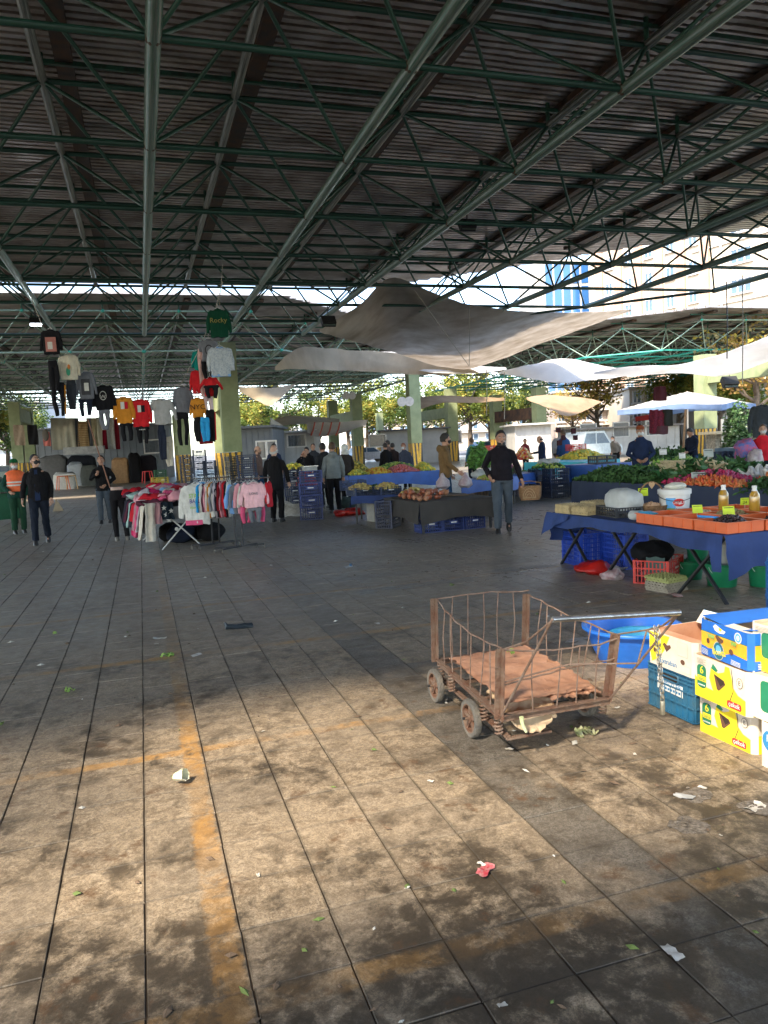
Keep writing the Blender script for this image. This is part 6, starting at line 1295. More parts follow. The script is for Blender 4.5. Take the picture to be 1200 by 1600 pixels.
for k in range(2): crate('navy', (4.62, 14.35, .27*k), .9, f'navy crate {"at the bottom" if k == 0 else "on top"} of the pair left of the onion table', 'navy crates left of the onion table')
# --- potato crates on a blue-clothed bench going back
c, ang, L, n, u = stall('dark blue cloth over the bench with the potato crates', (4.15, 15.3), (5.2, 14.9), 1.3, .60, blue_cl, .2, seed=2)
pc = [(4.42, 15.55, .60, .35, 'left navy crate of yellow potatoes on the bench'), (4.92, 15.25, .60, .2, 'right navy crate of yellow potatoes on the bench'), (4.55, 16.6, .66, .3, 'dark crate behind the potato crates on the bench')]
for x, y, z, rz, lb in pc[:2]:
    crate('navy', (x, y, z), rz, lb, 'navy crates on the bench', (1, 1, .6)); heap('potato_heap', lb.replace('navy crate of', 'heap of').replace(' on the bench', ' in its crate'), (x, y, z+.13), .26, .19, .09, yel, 90, .032, int(x*10), el=(1.3, 1, 1))
crate('navy', pc[2][:3], pc[2][3], pc[2][4], 'navy crates on the bench', (1, 1, .8))
heap('potato_heap', 'loose yellow potatoes between the crates and the onions', (5.28, 14.55, .59), .30, .42, .12, yel, 130, .034, 8, el=(1.3, 1, 1))
heap('cucumber_heap', 'dark green courgettes behind the potato crates', (5.0, 16.4, .62), .32, .28, .10, [greens[0], greens[1]], 70, .03, 9, el=(2.2, .8, .8))
heap_cloth('red plastic bag lying on the floor beneath the potato bench', G(546, 805)+V((0, 0, .06)), (.36, .22, .10), redbag, 16, 'plastic_bag', 'bag', .09)
heap_cloth('dark greenish bag standing behind the red bag under the bench', G(545, 798)+V((.1, .6, .15)), (.24, .2, .17), cloth('greenish bag', 70, 84, 80), 17, 'plastic_bag', 'bag', .07)
M().box(G(600, 815)+V((0, .3, .25)), (.45, .35, .5), rz=.2).build('white_sack', cloth('white sack', 170, 168, 160), None, label='pale sack standing in the dark under the potato bench', cat='sack')
for k in range(2): crate('blue', (G(618, 808).x, G(618, 808).y, .27*k), .1, f'blue crate {"at the bottom" if k == 0 else "on top"} under the right end of the potato bench', 'blue crates under the potato bench')
# --- crate stacks
def stackc(kind, c, n, h, rz, where, grp, sc_=(1, 1, 1)):
    for k in range(n):
        nm = 'bottom' if k == 0 else ('topmost' if k == n-1 else ORD[k])
        crate(kind, (c[0]+R_.uniform(-.015, .015), c[1]+R_.uniform(-.015, .015), c[2]+h*k), rz+R_.uniform(-.05, .05), f'{nm} {kind if kind not in ("bluetall",) else "blue"} crate{" from the ground" if nm not in ("bottom", "topmost") else ""}, {where}', grp, sc_)
b4 = G(491, 812); stackc('blue', (b4.x, b4.y+.2, 0), 4, .285, -.15, 'stack between the old man and the grey fleece', 'four stacked blue crates', (1.05, 1.1, 1))
o = E('kitchen_scale', 'grey market scale on the stack of four blue crates', 'scale', (b4.x, b4.y+.2, 1.14)); M().box((0, 0, .04), (.3, .3, .08)).build('scale_base', mat('grey metal', (.25, .26, .26), rough=.4, metal=.5), o, smooth=False); M().box((0, 0, .10), (.36, .32, .015)).build('scale_pan', chrome, o, smooth=False)
b5 = FR(459, 733, 18.8); stackc('navy', (b5.x, b5.y, 0), 5, .24, -.2, 'stack with yellow fruit behind the white-haired man', 'navy crates behind the white-haired man', (1, 1.1, .86))
heap('lemon_heap', 'heap of yellow fruit on the navy crates behind the white-haired man', (b5.x, b5.y, 1.18), .25, .2, .10, lem, 80, .035, 3)
b6 = FR(478, 740, 19.5); stackc('navy', (b6.x, b6.y, 0), 3, .24, .1, 'stack under the red tomatoes', 'navy crates under the tomatoes', (1, 1.1, .9)); heap('tomato_heap', 'heap of red tomatoes left of the grey fleece shopper', (b6.x, b6.y, .70), .28, .26, .34, tom, 160, .042, 4)
q = M(); q.grid(lambda u_, v_: G(443, 812)+V((-.15+.85*u_, .15+.05*math.sin(v_*5), .02+.45*v_*(1-.4*u_))), 8, 8); q.wrinkle(.09, 5, 2); q.build('paper_sheet', scr, None, ang=60, label='crumpled white sheet and carton beside the old man\'s feet', cat='paper')
b7 = FR(385, 715, 21.5); stackc('navy', (b7.x, b7.y, 0), 6, .26, .0, 'right stack by the hazard-striped column', 'dark crates behind the front clothes rail', (1.05, 1, .93)); b7 = FR(362, 718, 21.8); stackc('black', (b7.x, b7.y, 0), 11, .14, .3, 'black stack at the foot of the striped column', 'low black crates by the column', (.6, 1, 1.1))
for i, (px, n_s) in enumerate(((291, 8), (311, 9), (326, 7))):
    b8 = FR(px, 715, 25.5+.6*i); stackc('navy', (b8.x, b8.y, 0), n_s, .20, .05*i, f'{["left", "middle", "right"][i]} stack between the clothes table and column', 'stacked navy crates by the clothes stall', (.86, 1, .72))
# --- the long blue-draped fruit stall in the middle distance
fa, fb = FR(545, 737, 21.5), FR(688, 737, 22.5)
c, ang, L, n, u = stall('bright blue tarpaulin over the long fruit stall in the middle', fa, fb, 2.2, .82, blt, .38, seed=3)
def seg(f0, f1, off, px=None): p = fa+(fb-fa)*f0+n*off; r = fa+(fb-fa)*f1+n*off; return p, r
for (f0, f1, off, d_, h_, mt, nn, sz, lb, nm) in ((.02, .26, .05, 1.0, .10, lem, 260, .036, 'yellow lemons and quinces at the left of the blue stall', 'lemon_heap'), (.24, .50, .05, 1.0, .13, org_, 260, .038, 'orange and yellow fruit in the middle of the blue stall', 'orange_heap'), (.47, .80, .05, 1.0, .17, app, 420, .036, 'red apples heaped on the blue stall', 'apple_heap'), (.80, .99, .05, 1.0, .2, lem, 260, .04, 'yellow-green pears and lemons at the right of the blue stall', 'pear_heap'), (.05, .42, 1.1, 1.0, .34, ban, 420, .045, 'bananas and dark fruit heaped at the back left of the blue stall', 'banana_heap'), (.45, .98, 1.1, .9, .22, [greens[2], lem[1]], 300, .045, 'green vegetables at the back of the blue stall', 'vegetable_heap')):
    p, r = seg(f0, f1, off); wheap(nm, lb, p, r, d_, .83, h_, mt, nn, sz, seed=int(f0*90)+3)
c, ang, L, n2, u = stall('blue tarpaulin over the stall with wooden crates behind the olive-jacketed man', FR(722, 748, 18.5), FR(770, 748, 18), 1.3, .70, blt, .3, seed=4)
heap_cloth('white plastic bags heaped on the stall behind the olive-jacketed man', c+V((-.15, .1, .80)), (.3, .25, .14), bag_w, 6, 'plastic_bag', 'bag', .08); wheap('pear_heap', 'green and yellow produce left of the bearded man\'s elbow', FR(735, 745, 18.3), FR(768, 745, 17.8), .9, .71, .08, [lem[1], yel[0]], 160, .035, seed=9)
wb = E('wooden_box', 'slatted wooden box under the table between the two near men', 'box', G(757, 783)+V((0, .3, 0)), .1)
for k in range(6): M().box((-.24+.096*k, -.22, .24), (.07, .018, .46)).build('slat', wood_m, wb, smooth=False)
for k in range(5): M().box((-.28, -.18+.09*k, .24), (.018, .07, .46)).build('slat', wood_m, wb, smooth=False)
for z_ in (.1, .4): M().box((0, -.238, z_), (.6, .015, .05)).build('cross_slat', wood_m, wb, smooth=False)
M().box((0, 0, .24), (.52, .40, .40)).build('inside', black_p, wb, smooth=False)
def leafheap(name, label, a, b, depth, z, h, n, size, mats, seed, cat='greens', z2=None, up=.6, long_=1.0):
    """bunches of leaves: many small bent blades"""
    r = random.Random(seed); a = V((a[0], a[1], 0)); b = V((b[0], b[1], 0)); u = (b-a); L = u.length; u = u/L; nn = V((-u.y, u.x, 0)); nn = nn if nn.dot(a) > 0 else -nn; q = M()
    z2 = z if z2 is None else z2
    for k in range(n):
        f, g_ = r.random(), r.random(); hh = h*(1-abs(2*f-1)**6)*(1-abs(2*g_-1)**3)*r.uniform(.3, 1.05)*(.75+.5*noise.noise(V((f*L*4, g_*3, seed)))+.2); p = a+u*L*f+nn*depth*g_+V((0, 0, z+(z2-z)*g_+hh))
        d = V((r.gauss(0, 1), r.gauss(0, 1), r.gauss(0, up))).normalized()*size*r.uniform(.6, 1.4)*long_; w_ = d.cross(V((r.gauss(0, 1), r.gauss(0, 1), r.gauss(0, 1)))).normalized()*size*r.uniform(.25, .5)
        m1 = p+d*.5+V((0, 0, size*.12)); q.add([p-w_*.3, m1-w_, p+d, m1+w_, ], [(0, 1, 2, 3)], r.randrange(len(mats)))
    return q.build(name, mats, None, smooth=False, label=label, cat=cat, kind='stuff')
# --- the greens stall behind the egg stall
ga, gb = FR(895, 752, 14.6), FR(1215, 772, 10.3)
c, ang, L, gn, gu = stall('navy tarpaulin over the long stall of greens and radishes', ga, gb, 2.4, .78, navt, .6, seed=5)
def gs(f, off): return ga+(gb-ga)*f+gn*off
leafheap('herb_heap', 'dark green herbs and spinach heaped along the left of the greens stall', gs(.0, .0), gs(.48, .0), 1.2, .80, .20, 5200, .075, greens[:2]+[greens[1]], 1)
leafheap('herb_heap', 'dark salad bunches at the back left of the greens stall', gs(.05, 1.0), gs(.5, 1.0), 1.3, .82, .17, 3500, .08, greens, 2)
leafheap('spring_onion_heap', 'long green onion leaves in the middle of the greens stall', gs(.42, .2), gs(.70, .2), 1.5, .82, .25, 3000, .10, [greens[0], greens[1], mat('onion leaf', (.04, .15, .05), rough=.5)], 3, long_=1.9, up=.4)
leafheap('salad_heap', 'pale green lettuce at the back right of the greens stall', gs(.64, 1.3), gs(1.0, 1.3), 1.2, .82, .13, 2600, .08, [greens[2], greens[1], mat('lettuce', (.2, .34, .1), rough=.6)], 4)
leafheap('leaf_heap', 'dark leafy greens at the right edge below the carrots', gs(.86, -.02), gs(1.0, -.02), .5, .70, .2, 900, .08, greens[:2], 5)
rad = [mat('radish', (.50, .03, .11), rough=.35), mat('radish stalk', (.40, .05, .13), rough=.5)]; car = [mat('carrot', (.70, .14, .035), rough=.5), mat('pale carrot', (.60, .22, .07), rough=.5)]
wheap('radish_heap', 'heap of crimson radishes at the front of the greens stall', gs(.50, .0), gs(.84, .0), .8, .80, .16, rad, 380, .036, seed=5, el=(1.7, .8, .8)); wheap('carrot_heap', 'heap of orange carrots in front of the radishes', gs(.60, -.05), gs(.88, -.05), .35, .79, .08, car, 240, .026, seed=6, el=(3.4, .8, .8)); wheap('carrot_heap', 'second heap of orange carrots at the right edge of the photo', gs(.86, .25), gs(1.0, .25), .5, .84, .16, car, 220, .028, seed=7, el=(3.4, .8, .8)); wheap('pear_heap', 'yellow quinces beside the carrots at the right', gs(.82, .8), gs(.93, .8), .3, .9, .14, org_, 40, .05, seed=8)
wht_root = mat('onion bulbs', (.5, .42, .26), rough=.6)
for k, f in enumerate((.50, .66)):
    q = M(); r = random.Random(k); p = gs(f, .4+.1*k)
    for j in range(60): q.tube([p+V((r.uniform(-.06, .06), r.uniform(-.2, .5), .84+r.uniform(0, .32))), p+V((r.uniform(.0, .14), r.uniform(-.2, .5), .84+r.uniform(0, .30)))], [.013, .018], 5)
    q.build('onion_bulbs', wht_root, None, label=f'{["left", "right"][k]} row of tied pale spring onion bulbs on the greens stall', cat='spring onions', kind='stuff')
gcard = mat('grey price board', (.33, .36, .34), rough=.6, vs=9, c2=(.42, .45, .42))
for k, (px, py, dep, w_, h_, tx) in enumerate(((1093, 745, 11.8, .24, .15, '10 TL'), (1107, 708, 14.5, .18, .16, '5'), (1066, 712, 16.2, .13, .12, '7'), (1036, 706, 17, .16, .13, '8'), (916, 706, 27, .4, .35, ''))[:4]):
    p = D(px, py, dep); price_card(f'pale price board marked {tx}, {["among the onion leaves", "by the striped column", "over the yellow potatoes basin", "over the pepper basin"][k]}', p, w_, h_, tx, -.45, -.25, gcard if k < 2 else P_ww)
wheap('bag_heap', 'long clear bags of vegetables on the greens stall', gs(.70, .75), gs(.90, .75), .3, .86, .07, [plast, white_p], 26, .07, seed=12, el=(2.5, .6, .6), cat='bags')
# basins of peppers and potatoes behind
c, ang, L, bn, bu_ = stall('dark cloth over the low table with the blue basins', FR(1010, 735, 15.5), FR(1125, 738, 14.6), 3.0, .72, navt, .4, seed=6)
for (px, py, z, r_, mt, lb) in ((1068, 722, .80, .42, pep, 'large blue basin of green peppers in front of the young man'), (1033, 729, .80, .36, pep, 'blue basin of light green peppers left of the large one'), (1066, 738, .76, .40, yel, 'blue basin of yellow potatoes at the front'), (1095, 730, .78, .34, [lem[0], lem[1]], 'blue basin of lemons by the price board'), (1122, 733, .78, .34, [pep[1], greens[2]], 'blue basin of green vegetables at the striped column')):
    p = G(px, py, z+.1); o = E('plastic_basin', lb, 'basin', (p.x, p.y, z-.06), 0, 'blue basins of vegetables'); q = M(); q.lathe([(0, 0), (r_*.7, 0), (r_*.97, .16), (r_*1.02, .165), (r_, .175), (r_*.94, .16), (r_*.68, .012), (0, .012)], (0, 0, 0), 28); q.build('bowl', bl_b if 0 else blue_c, o, ang=50)
    heap(lb.split(' of ')[1].split(' ')[0]+'_heap' if 0 else 'vegetable_heap', 'heap filling the ' + lb, (p.x, p.y, z+.02), r_*.85, r_*.85, .2, mt, 170, .036, int(px), el=(1.6, .7, .7) if mt is pep else (1, 1, 1))
# --- far right stalls
c, ang, L, n4, u4 = stall('pinkish grey blanket over the empty slanting table', FR(940, 735, 18.5), FR(986, 742, 17.0), 3.0, .82, pkt, .35, seed=7)
c, ang, L, n5, u5 = stall('bright cyan tarpaulin under the yellow fruit', FR(915, 733, 24), FR(968, 724, 25), 2.6, .80, cyt, .5, seed=8); wheap('orange_heap', 'yellow and orange fruit heaped on the cyan tarpaulin', FR(905, 720, 26), FR(958, 716, 26.5), 1.6, .81, .28, lem+org_[1:], 380, .055, seed=21)
c, ang, L, n6, u6 = stall('royal blue tarpaulin over the table right of the navy-coated man', FR(878, 738, 21), FR(932, 738, 20), 1.4, .84, blt, .45, seed=9)
crate('black', (c.x, c.y-.3, .85), .1, 'black crate standing on the royal blue table', 'low black crates', (1.3, 1.2, 1.8)); crate('red', (FR(900, 706, 27).x, FR(900, 706, 27).y, 1.1), .1, 'red crate behind the royal blue table', 'red crates', (1.1, 1, .9))
for k in range(3): crate('navy', (FR(896, 755, 20).x+.5*k-.4, FR(896, 755, 20).y+.9, 0), .05, f'navy crate under the royal blue table, {["left", "middle", "right"][k]}', 'navy crates under the royal blue table', (1, 1, 1.6))
for i, (px, dep, n_s) in enumerate(((822, 21.5, 3), (846, 20.8, 4), (868, 20.4, 4))):
    p = FR(px, 740, dep); stackc('navy', (p.x, p.y, 0), n_s, .2, .05, f'{["left", "middle", "right"][i]} stack beyond the carried basket', 'dark produce crates beyond the carried basket', (1.15, 1.2, .7)); wheap('vegetable_heap', f'dark vegetables on the {["left", "middle", "right"][i]} crate stack beyond the carried basket', p+V((-.25, -.2, 0)), p+V((.25, -.2, 0)), .4, .2*n_s, .10, [greens[0], pep[0], lem[1]], 60, .04, seed=i+40, inset=.02)
heap_cloth('white plastic bags on the produce crates under the navy-coated man\'s hands', D(858, 722, 21)+V((0, 0, 0)), (.35, .2, .1), bag_w, 66, 'plastic_bag', 'bag', .08)
wheap('tomato_heap', 'orange and red peppers heaped at the far stall by the seated man', FR(810, 715, 30), FR(836, 712, 30), 1.5, .80, .4, [org_[0], tom[0], mat('pale pepper', (.7, .6, .3))], 260, .06, seed=31); leafheap('greens_heap', 'bright green leaves before the man in the light blue shirt', FR(742, 722, 26), FR(768, 722, 26), 2.2, .70, .75, 1800, .13, [greens[2], mat('bright leaf', (.14, .34, .06), rough=.6)], 7)  # two green leaf tones mixed at random
for i, (px, dep) in enumerate(((752, 33), (765, 34))): crate('red', (FR(px, 703, dep).x, FR(px, 703, dep).y, 1.15), 0, f'{["left", "right"][i]} red crate on the far greens stall', 'red crates', (1.2, 1, .9))
leafheap('aubergine_heap', 'mixed vegetables in the middle of the far right stalls', FR(775, 738, 20), FR(812, 735, 20), 1.3, .72, .2, 900, .08, [greens[1], mat('purple cabbage', (.2, .06, .14)), greens[2]], 8)
stall('blue cloth over the far stall behind the bearded man', FR(775, 738, 20.2), FR(815, 738, 19.8), 1.6, .70, blt, .3, seed=10)
leafheap('leaf_heap', 'green leaves heaped behind the pinkish grey blanket', FR(975, 715, 22), FR(1040, 712, 21), 2.2, .80, .3, 1800, .11, greens, 9)
# dark boxes under a grey-blue tarp at the right
stall('grey-blue tarpaulin over the dark stacked boxes at the right', FR(1118, 720, 19), FR(1172, 712, 18), 2.6, 1.15, mat('grey blue tarp', (.10, .17, .26), rough=.5, vs=3), .25, seed=11)
for i in range(4):
    p = FR(1130+11*i, 715, 18.6); stackc('navy', (p.x, p.y, 0), 4, .27, .1, f'{ORD[i]} stack from the left under the grey-blue tarpaulin', 'dark boxes under the grey-blue tarpaulin', (.8, .8, .95))
heap_cloth('blue and pink bag hanging by the person in red', D(1165, 705, 17), (.26, .2, .30), cloth('blue pink bag', 90, 110, 170, c2=rgb(210, 90, 100)), 71, 'shopping_bag', 'bag', .07); heap_cloth('pale carrier bag in the hand of the person in red', D(1180, 717, 16.6), (.18, .14, .22), bg_m, 72, 'carrier_bag', 'bag', .06)
# ---------------------------------------------------------------- green wheeled bin at the left
bn_ = G(12, 822); o = E('wheeled_bin', 'large dark green wheeled rubbish bin at the left edge', 'bin', (bn_.x-.15, bn_.y+.3, 0), .25); gb_ = mat('bin green', (.015, .10, .05), rough=.5, vs=4, c2=(.012, .07, .035), bump=.1)
q = M(); q.rings([((0, 0, .18), .48, .36), ((0, 0, .26), .52, .40), ((0, 0, 1.12), .66, .53)], 20, e=6); q.build('tub', gb_, o, ang=50); q = M(); q.rings([((0, 0, 1.12), .70, .57), ((0, 0, 1.17), .70, .57), ((0, .05, 1.25), .55, .45)], 20, e=6); q.build('lid', gb_, o, ang=50)
q = M(); q.tube([(-.5, -.58, .95), (-.3, -.62, .9), (.3, -.62, .9), (.5, -.58, .95)], .02, 7); q.build('grab_bar', chrome, o)
for sx in (-.4, .4):
    for sy in (-.28, .28): q = M(); q.tube([(sx-.025, sy, .10), (sx+.025, sy, .10)], .10, 16); q.build('wheel', rubber, o)
p = G(84, 800); q = M(); q.add([(p.x-.02, p.y, .02), (p.x+.30, p.y, .02), (p.x+.1, p.y+.05, .42), (p.x-.02, p.y+.28, .02), (p.x+.30, p.y+.28, .02)], [(0, 1, 2), (3, 2, 4), (0, 3, 4, 1), (1, 4, 2), (0, 2, 3)]); q.build('dustpan', mat('tan dustpan', (.3, .24, .16), rough=.7), None, smooth=False, label='tan long-handled dustpan head behind the walking man', cat='dustpan')
# ================================================================ columns, tarpaulins, lamps
for i, (px, dep, dx, gap, top, kw) in enumerate((
    (363, 31.0, 0, 3.6, 6.05, {}), (649, 48, 0, 3.4, 6.0, dict(two=False)), (707, 62, 0, 8, 5.9, dict(bz=4.0, wd=.85)), (559.5, 62, 0, 8, 5.9, dict(bz=4.1, wd=.85)), (844, 55, 0, 7, 5.2, dict(bz=3.4, wd=.8, burnt=True)), (446, 56, 0, 4, 4.3, dict(two=False, wd=.62)), (595, 80, 0, 4, 5.0, dict(two=False, wd=.6)), (28, 46, 0, 5.5, 5.3, dict(wd=.62, bz=4.6)), (288, 44, 0, 5, 4.2, dict(wd=.7, bz=2.6)))):
    p = FR(px, 700, dep)
    lab = ['thick pale green portal column with hazard stripes behind the clothes stall', 'single pale green column with hazard stripes, left of the olive-jacketed man', 'pair of pale green columns joined by a high beam, behind the olive-jacketed man', 'pair of pale green columns joined by a high beam, right of the grey fleece', 'pair of columns joined by a charred timber beam, right of the bearded man', 'slim dark green column right of the grey wall', 'thin distant column against the yellow trees', 'pair of pale columns at the far left with clothes hung on them', 'short pale column behind the mid grey hanging top'][i]
    portal(lab, p.x, p.y, top, gap, **{'dirx': dx, **kw})
p = FR(1103, 700, 38); pr = portal('thick pale green column with a beam running towards the viewer, by the white parasol', p.x, p.y, 5.3, 4, wd=.78, two=False)
M().box((p.x+.1, p.y-9.5, 4.35), (.6, 18.2, .95)).build('beam', col_m, pr, smooth=False)
def tarp(label, top, bot, m, sag=0, seed=0, nu=44, nv=18, amp=.05, cat='tarpaulin', name='tarpaulin', hem=None):
    """top and bot: polylines of (px, py, depth) sewn into one cloth"""
    def pl(P, f):
        k = f*(len(P)-1); i = min(int(k), len(P)-2); t = k-i
        p0 = D(*P[max(i-1, 0)]); p1 = D(*P[i]); p2 = D(*P[i+1]); p3 = D(*P[min(i+2, len(P)-1)])
        return .5*((2*p1)+(p2-p0)*t+(2*p0-5*p1+4*p2-p3)*t*t+(3*p1-p0-3*p2+p3)*t**3)
    q = M(); q.grid(lambda u, v: pl(top, u).lerp(pl(bot, u), v)+V((0, 0, -sag*math.sin(math.pi*v)*math.sin(math.pi*u))), nu, nv)
    q.wrinkle(amp, .9, seed); q.wrinkle(amp*.35, 3.2, seed+4); n = len(q.v)
    back = [(x, y, z+.012) for x, y, z in q.v]; f = list(q.f); q.add(back, [tuple(reversed(a)) for a in f]); o = q.build(name, m, None, ang=None, label=label, cat=cat)
    return o
tp1 = mat('brownish canvas', (.70, .65, .58), rough=.9, vs=1.1, c2=(.50, .44, .36), trans=.55, bump=.15, bs=6); tp2 = mat('white canvas', (.80, .79, .77), rough=.85, vs=.8, c2=(.70, .68, .64), trans=.55, bump=.12, bs=5); tp3 = mat('tan canvas', (.42, .30, .19), rough=.9, vs=1.2, c2=(.30, .21, .13), trans=.3); tp4 = mat('beige canvas', (.58, .50, .38), rough=.9, vs=.9, c2=(.45, .38, .28), trans=.35)
tarp('largest grey-brown canvas sail sagging from the roof edge in the middle of the photo', [(500, 516, 22), (562, 478, 23), (612, 433, 23), (690, 464, 24), (770, 482, 26), (880, 489, 29), (985, 484, 32)], [(502, 519, 22), (560, 536, 27), (622, 553, 33), (690, 573, 37), (745, 574, 38), (850, 535, 37), (988, 485, 32)], tp1, .25, 1)
tarp('beige canvas strip stretched below the largest sail at its left', [(430, 573, 27), (470, 543, 30), (540, 547, 33), (600, 551, 35), (680, 562, 37), (740, 578, 38)], [(430, 578, 27), (500, 578, 31), (560, 580, 34), (620, 584, 36), (690, 586, 38), (750, 582, 38)], tp4, .1, 2)
tarp('small white canvas piece right of the beige strip under the largest sail', [(583, 549, 36), (640, 553, 37), (700, 566, 38), (790, 575, 39)], [(600, 572, 36), (660, 580, 37), (720, 584, 38), (792, 578, 39)], tp2, .05, 3)
tarp('bright sunlit white canvas in the middle right', [(778, 582, 37), (830, 570, 38), (880, 561, 38), (950, 573, 39), (1005, 580, 40)], [(782, 584, 37), (830, 592, 37), (880, 598, 37), (940, 592, 38), (1006, 584, 39)], tp2, .1, 4)
tarp('pale canvas reaching out of the photo at the right above the parasol', [(925, 582, 36), (985, 573, 35), (1060, 570, 34), (1130, 552, 32), (1215, 520, 30)], [(930, 586, 37), (990, 588, 37), (1060, 582, 36), (1130, 588, 35), (1215, 558, 33)], tp2, .15, 5)
tarp('tan canvas under the roof beyond the single column', [(655, 622, 52), (690, 618, 52), (740, 620, 53), (790, 622, 54)], [(657, 640, 50), (690, 630, 50), (740, 630, 52), (790, 626, 54)], tp3, .1, 6); tarp('tan canvas hanging right of the charred beam', [(822, 622, 42), (860, 618, 42), (900, 620, 42), (940, 628, 42)], [(824, 626, 42), (862, 640, 40), (890, 650, 40), (938, 630, 42)], tp3, .1, 7)
tarp('beige canvas sagging under the dark roof right of the clothes column', [(372, 604, 34), (400, 606, 34), (430, 606, 35), (462, 600, 36)], [(374, 612, 34), (400, 626, 34), (425, 632, 34), (458, 604, 36)], tp4, .1, 8)
tarp('long beige awning under the roof left of the column pair', [(420, 660, 52), (450, 650, 52), (490, 651, 53), (530, 655, 54)], [(422, 668, 50), (450, 664, 50), (490, 662, 51), (530, 662, 52)], tp4, .1, 9); tarp('beige awning cloth with thin red stripes left of the column pair', [(480, 660, 50), (500, 660, 50), (530, 660, 50), (575, 656, 50)], [(480, 676, 48), (500, 682, 48), (530, 678, 48), (572, 664, 50)], tp4, .2, 10)
for k in range(4): a = D(492+13*k, 660, 49.2); b = D(486+13*k, 680, 47.7); q = M(); q.tube([a, (a+b)/2+V((0, 0, -.1)), b], .05, 5); q.build('red_stripe', mat('red tape', (.45, .08, .03)), None, label=f'thin red stripe on the beige awning, {ORD[k]} from the left', cat='stripe')
tarp('grey-white sheet hanging beside the dark green column', [(422, 652, 49), (432, 658, 49), (442, 664, 49)], [(424, 680, 49), (434, 684, 49), (442, 690, 49)], tp2, .1, 11)
for i, (a, b, lb) in enumerate((((645, 450, 22), (733, 572, 28), 'cord hanging from the largest sail'), ((733, 470, 22.5), (733, 572, 27), 'vertical cord across the middle of the largest sail'), ((385, 492, 23), (470, 500, 23), 'white rope tied under the roof right of the green jersey'), ((340, 500, 20), (470, 543, 25), 'rope running from the column to the beige strip'), ((760, 578, 29), (760, 650, 29), 'white vertical cord under the tarpaulins'), ((788, 582, 30), (788, 655, 30), 'second white vertical cord under the tarpaulins'), ((1160, 430, 24), (1160, 600, 24), 'white knotted rope hanging at the right'), ((1135, 440, 20.5), (1136, 560, 20.5), 'black cable hanging from the roof corner'))):
    rope(lb, [D(*a), (D(*a)+D(*b))/2+V((.02, 0, -.03)), D(*b)], .012 if i < 4 else .016, line_m if i != 7 else black_p)
def flood(label, p, rz, lit=False, s=1):
    o = E('floodlight', label, 'floodlight', p, rz); M().box((0, 0, 0), (.34*s, .14*s, .24*s), rot=Matrix.Rotation(-.7, 3, 'X')).build('housing', steel_d, o, smooth=False)
    M().box((0, -.06*s, -.045*s), (.30*s, .012, .20*s), rot=Matrix.Rotation(-.7, 3, 'X')).build('glass', mat('lit lamp glass', (.8, .85, .9), emit=(.85, .93, 1, 14)) if lit else mat('lamp glass', (.10, .13, .12), rough=.15), o, smooth=False)
    M().tube([(0, 0, .1), (0, 0, .35*s)], .015, 6).build('bracket', steel_d, o); return o
flood('switched-off floodlight under the roof pipe in the upper middle', D(730, 352, 16), -.1); flood('lit white floodlight at the left above the hanging clothes', D(56, 503, 22), .1, True, 1.0); flood('floodlight on the thick column by the parasol', D(1140, 597, 35), -.3, False, 2.0); flood('dark floodlight on the roof edge at the left tip of the largest sail', D(513, 502, 20), 0, False, 1.1)
for i, (px, py, dep) in enumerate(((541, 618, 55), (628, 627, 44))):
    o = E('loudspeaker', ['pair of horn loudspeakers on the far column left', 'pair of horn loudspeakers left of the single column'][i], 'loudspeaker', D(px, py, dep))
    for k in range(2): q = M(); q.tube([(.45*k, .3, 0), (.45*k, .1, 0), (.45*k-.05, -.15, -.03)], [.08, .12, .28], 14); q.build('horn', mat('pale horn', (.5, .48, .43), rough=.5), o)
# ---------------------------------------------------------------- parasol
pp = FR(1075, 700, 34); top = D(1077, 612, 34); o = E('parasol', 'square white and blue-edged market parasol in front of the thick column', 'parasol', (pp.x, pp.y, 0)); z0 = top.z
q = M(); hw = 2.45; k_ = 14
def par(u, v):
    x, y = (u-.5)*2, (v-.5)*2; r = max(abs(x), abs(y)); return V((x*hw, y*hw*.9, z0-.62*r-.10*abs(x*y)**1.2+.05*math.sin(6*math.atan2(y, x))*r*r*.6))
q.grid(par, 20, 20); q.build('canopy', tp2, o, ang=None).rotation_euler = (0, 0, .55)
q = M()
for s, ax in ((-1, 0), (1, 0), (-1, 1), (1, 1)): q.grid(lambda u, v: (lambda P: V((P.x, P.y, P.z-.22*v)))(par(*((u, (s+1)/2) if ax else ((s+1)/2, u)))), 20, 2)
q.build('valance', mat('blue valance', (.18, .28, .50), rough=.8, vs=2, trans=.2), o, ang=None).rotation_euler = (0, 0, .55)
M().tube([(0, 0, 0), (0, 0, z0)], .035, 10).build('pole', white_p, o); M().tube([(-.25, .1, 0), (-.05, .0, z0-.3)], .05, 8).build('wooden_prop', wood_m, o)
for k in range(4): a = .55+math.pi/4+k*math.pi/2; M().tube([(0, 0, z0-.06), (2.9*math.cos(a), 2.7*math.sin(a), z0-.78)], .016, 6).build('rib', wood_m, o)
chk = cloth('red check cloth', 120, 40, 56, c2=rgb(60, 30, 44), vs=30)
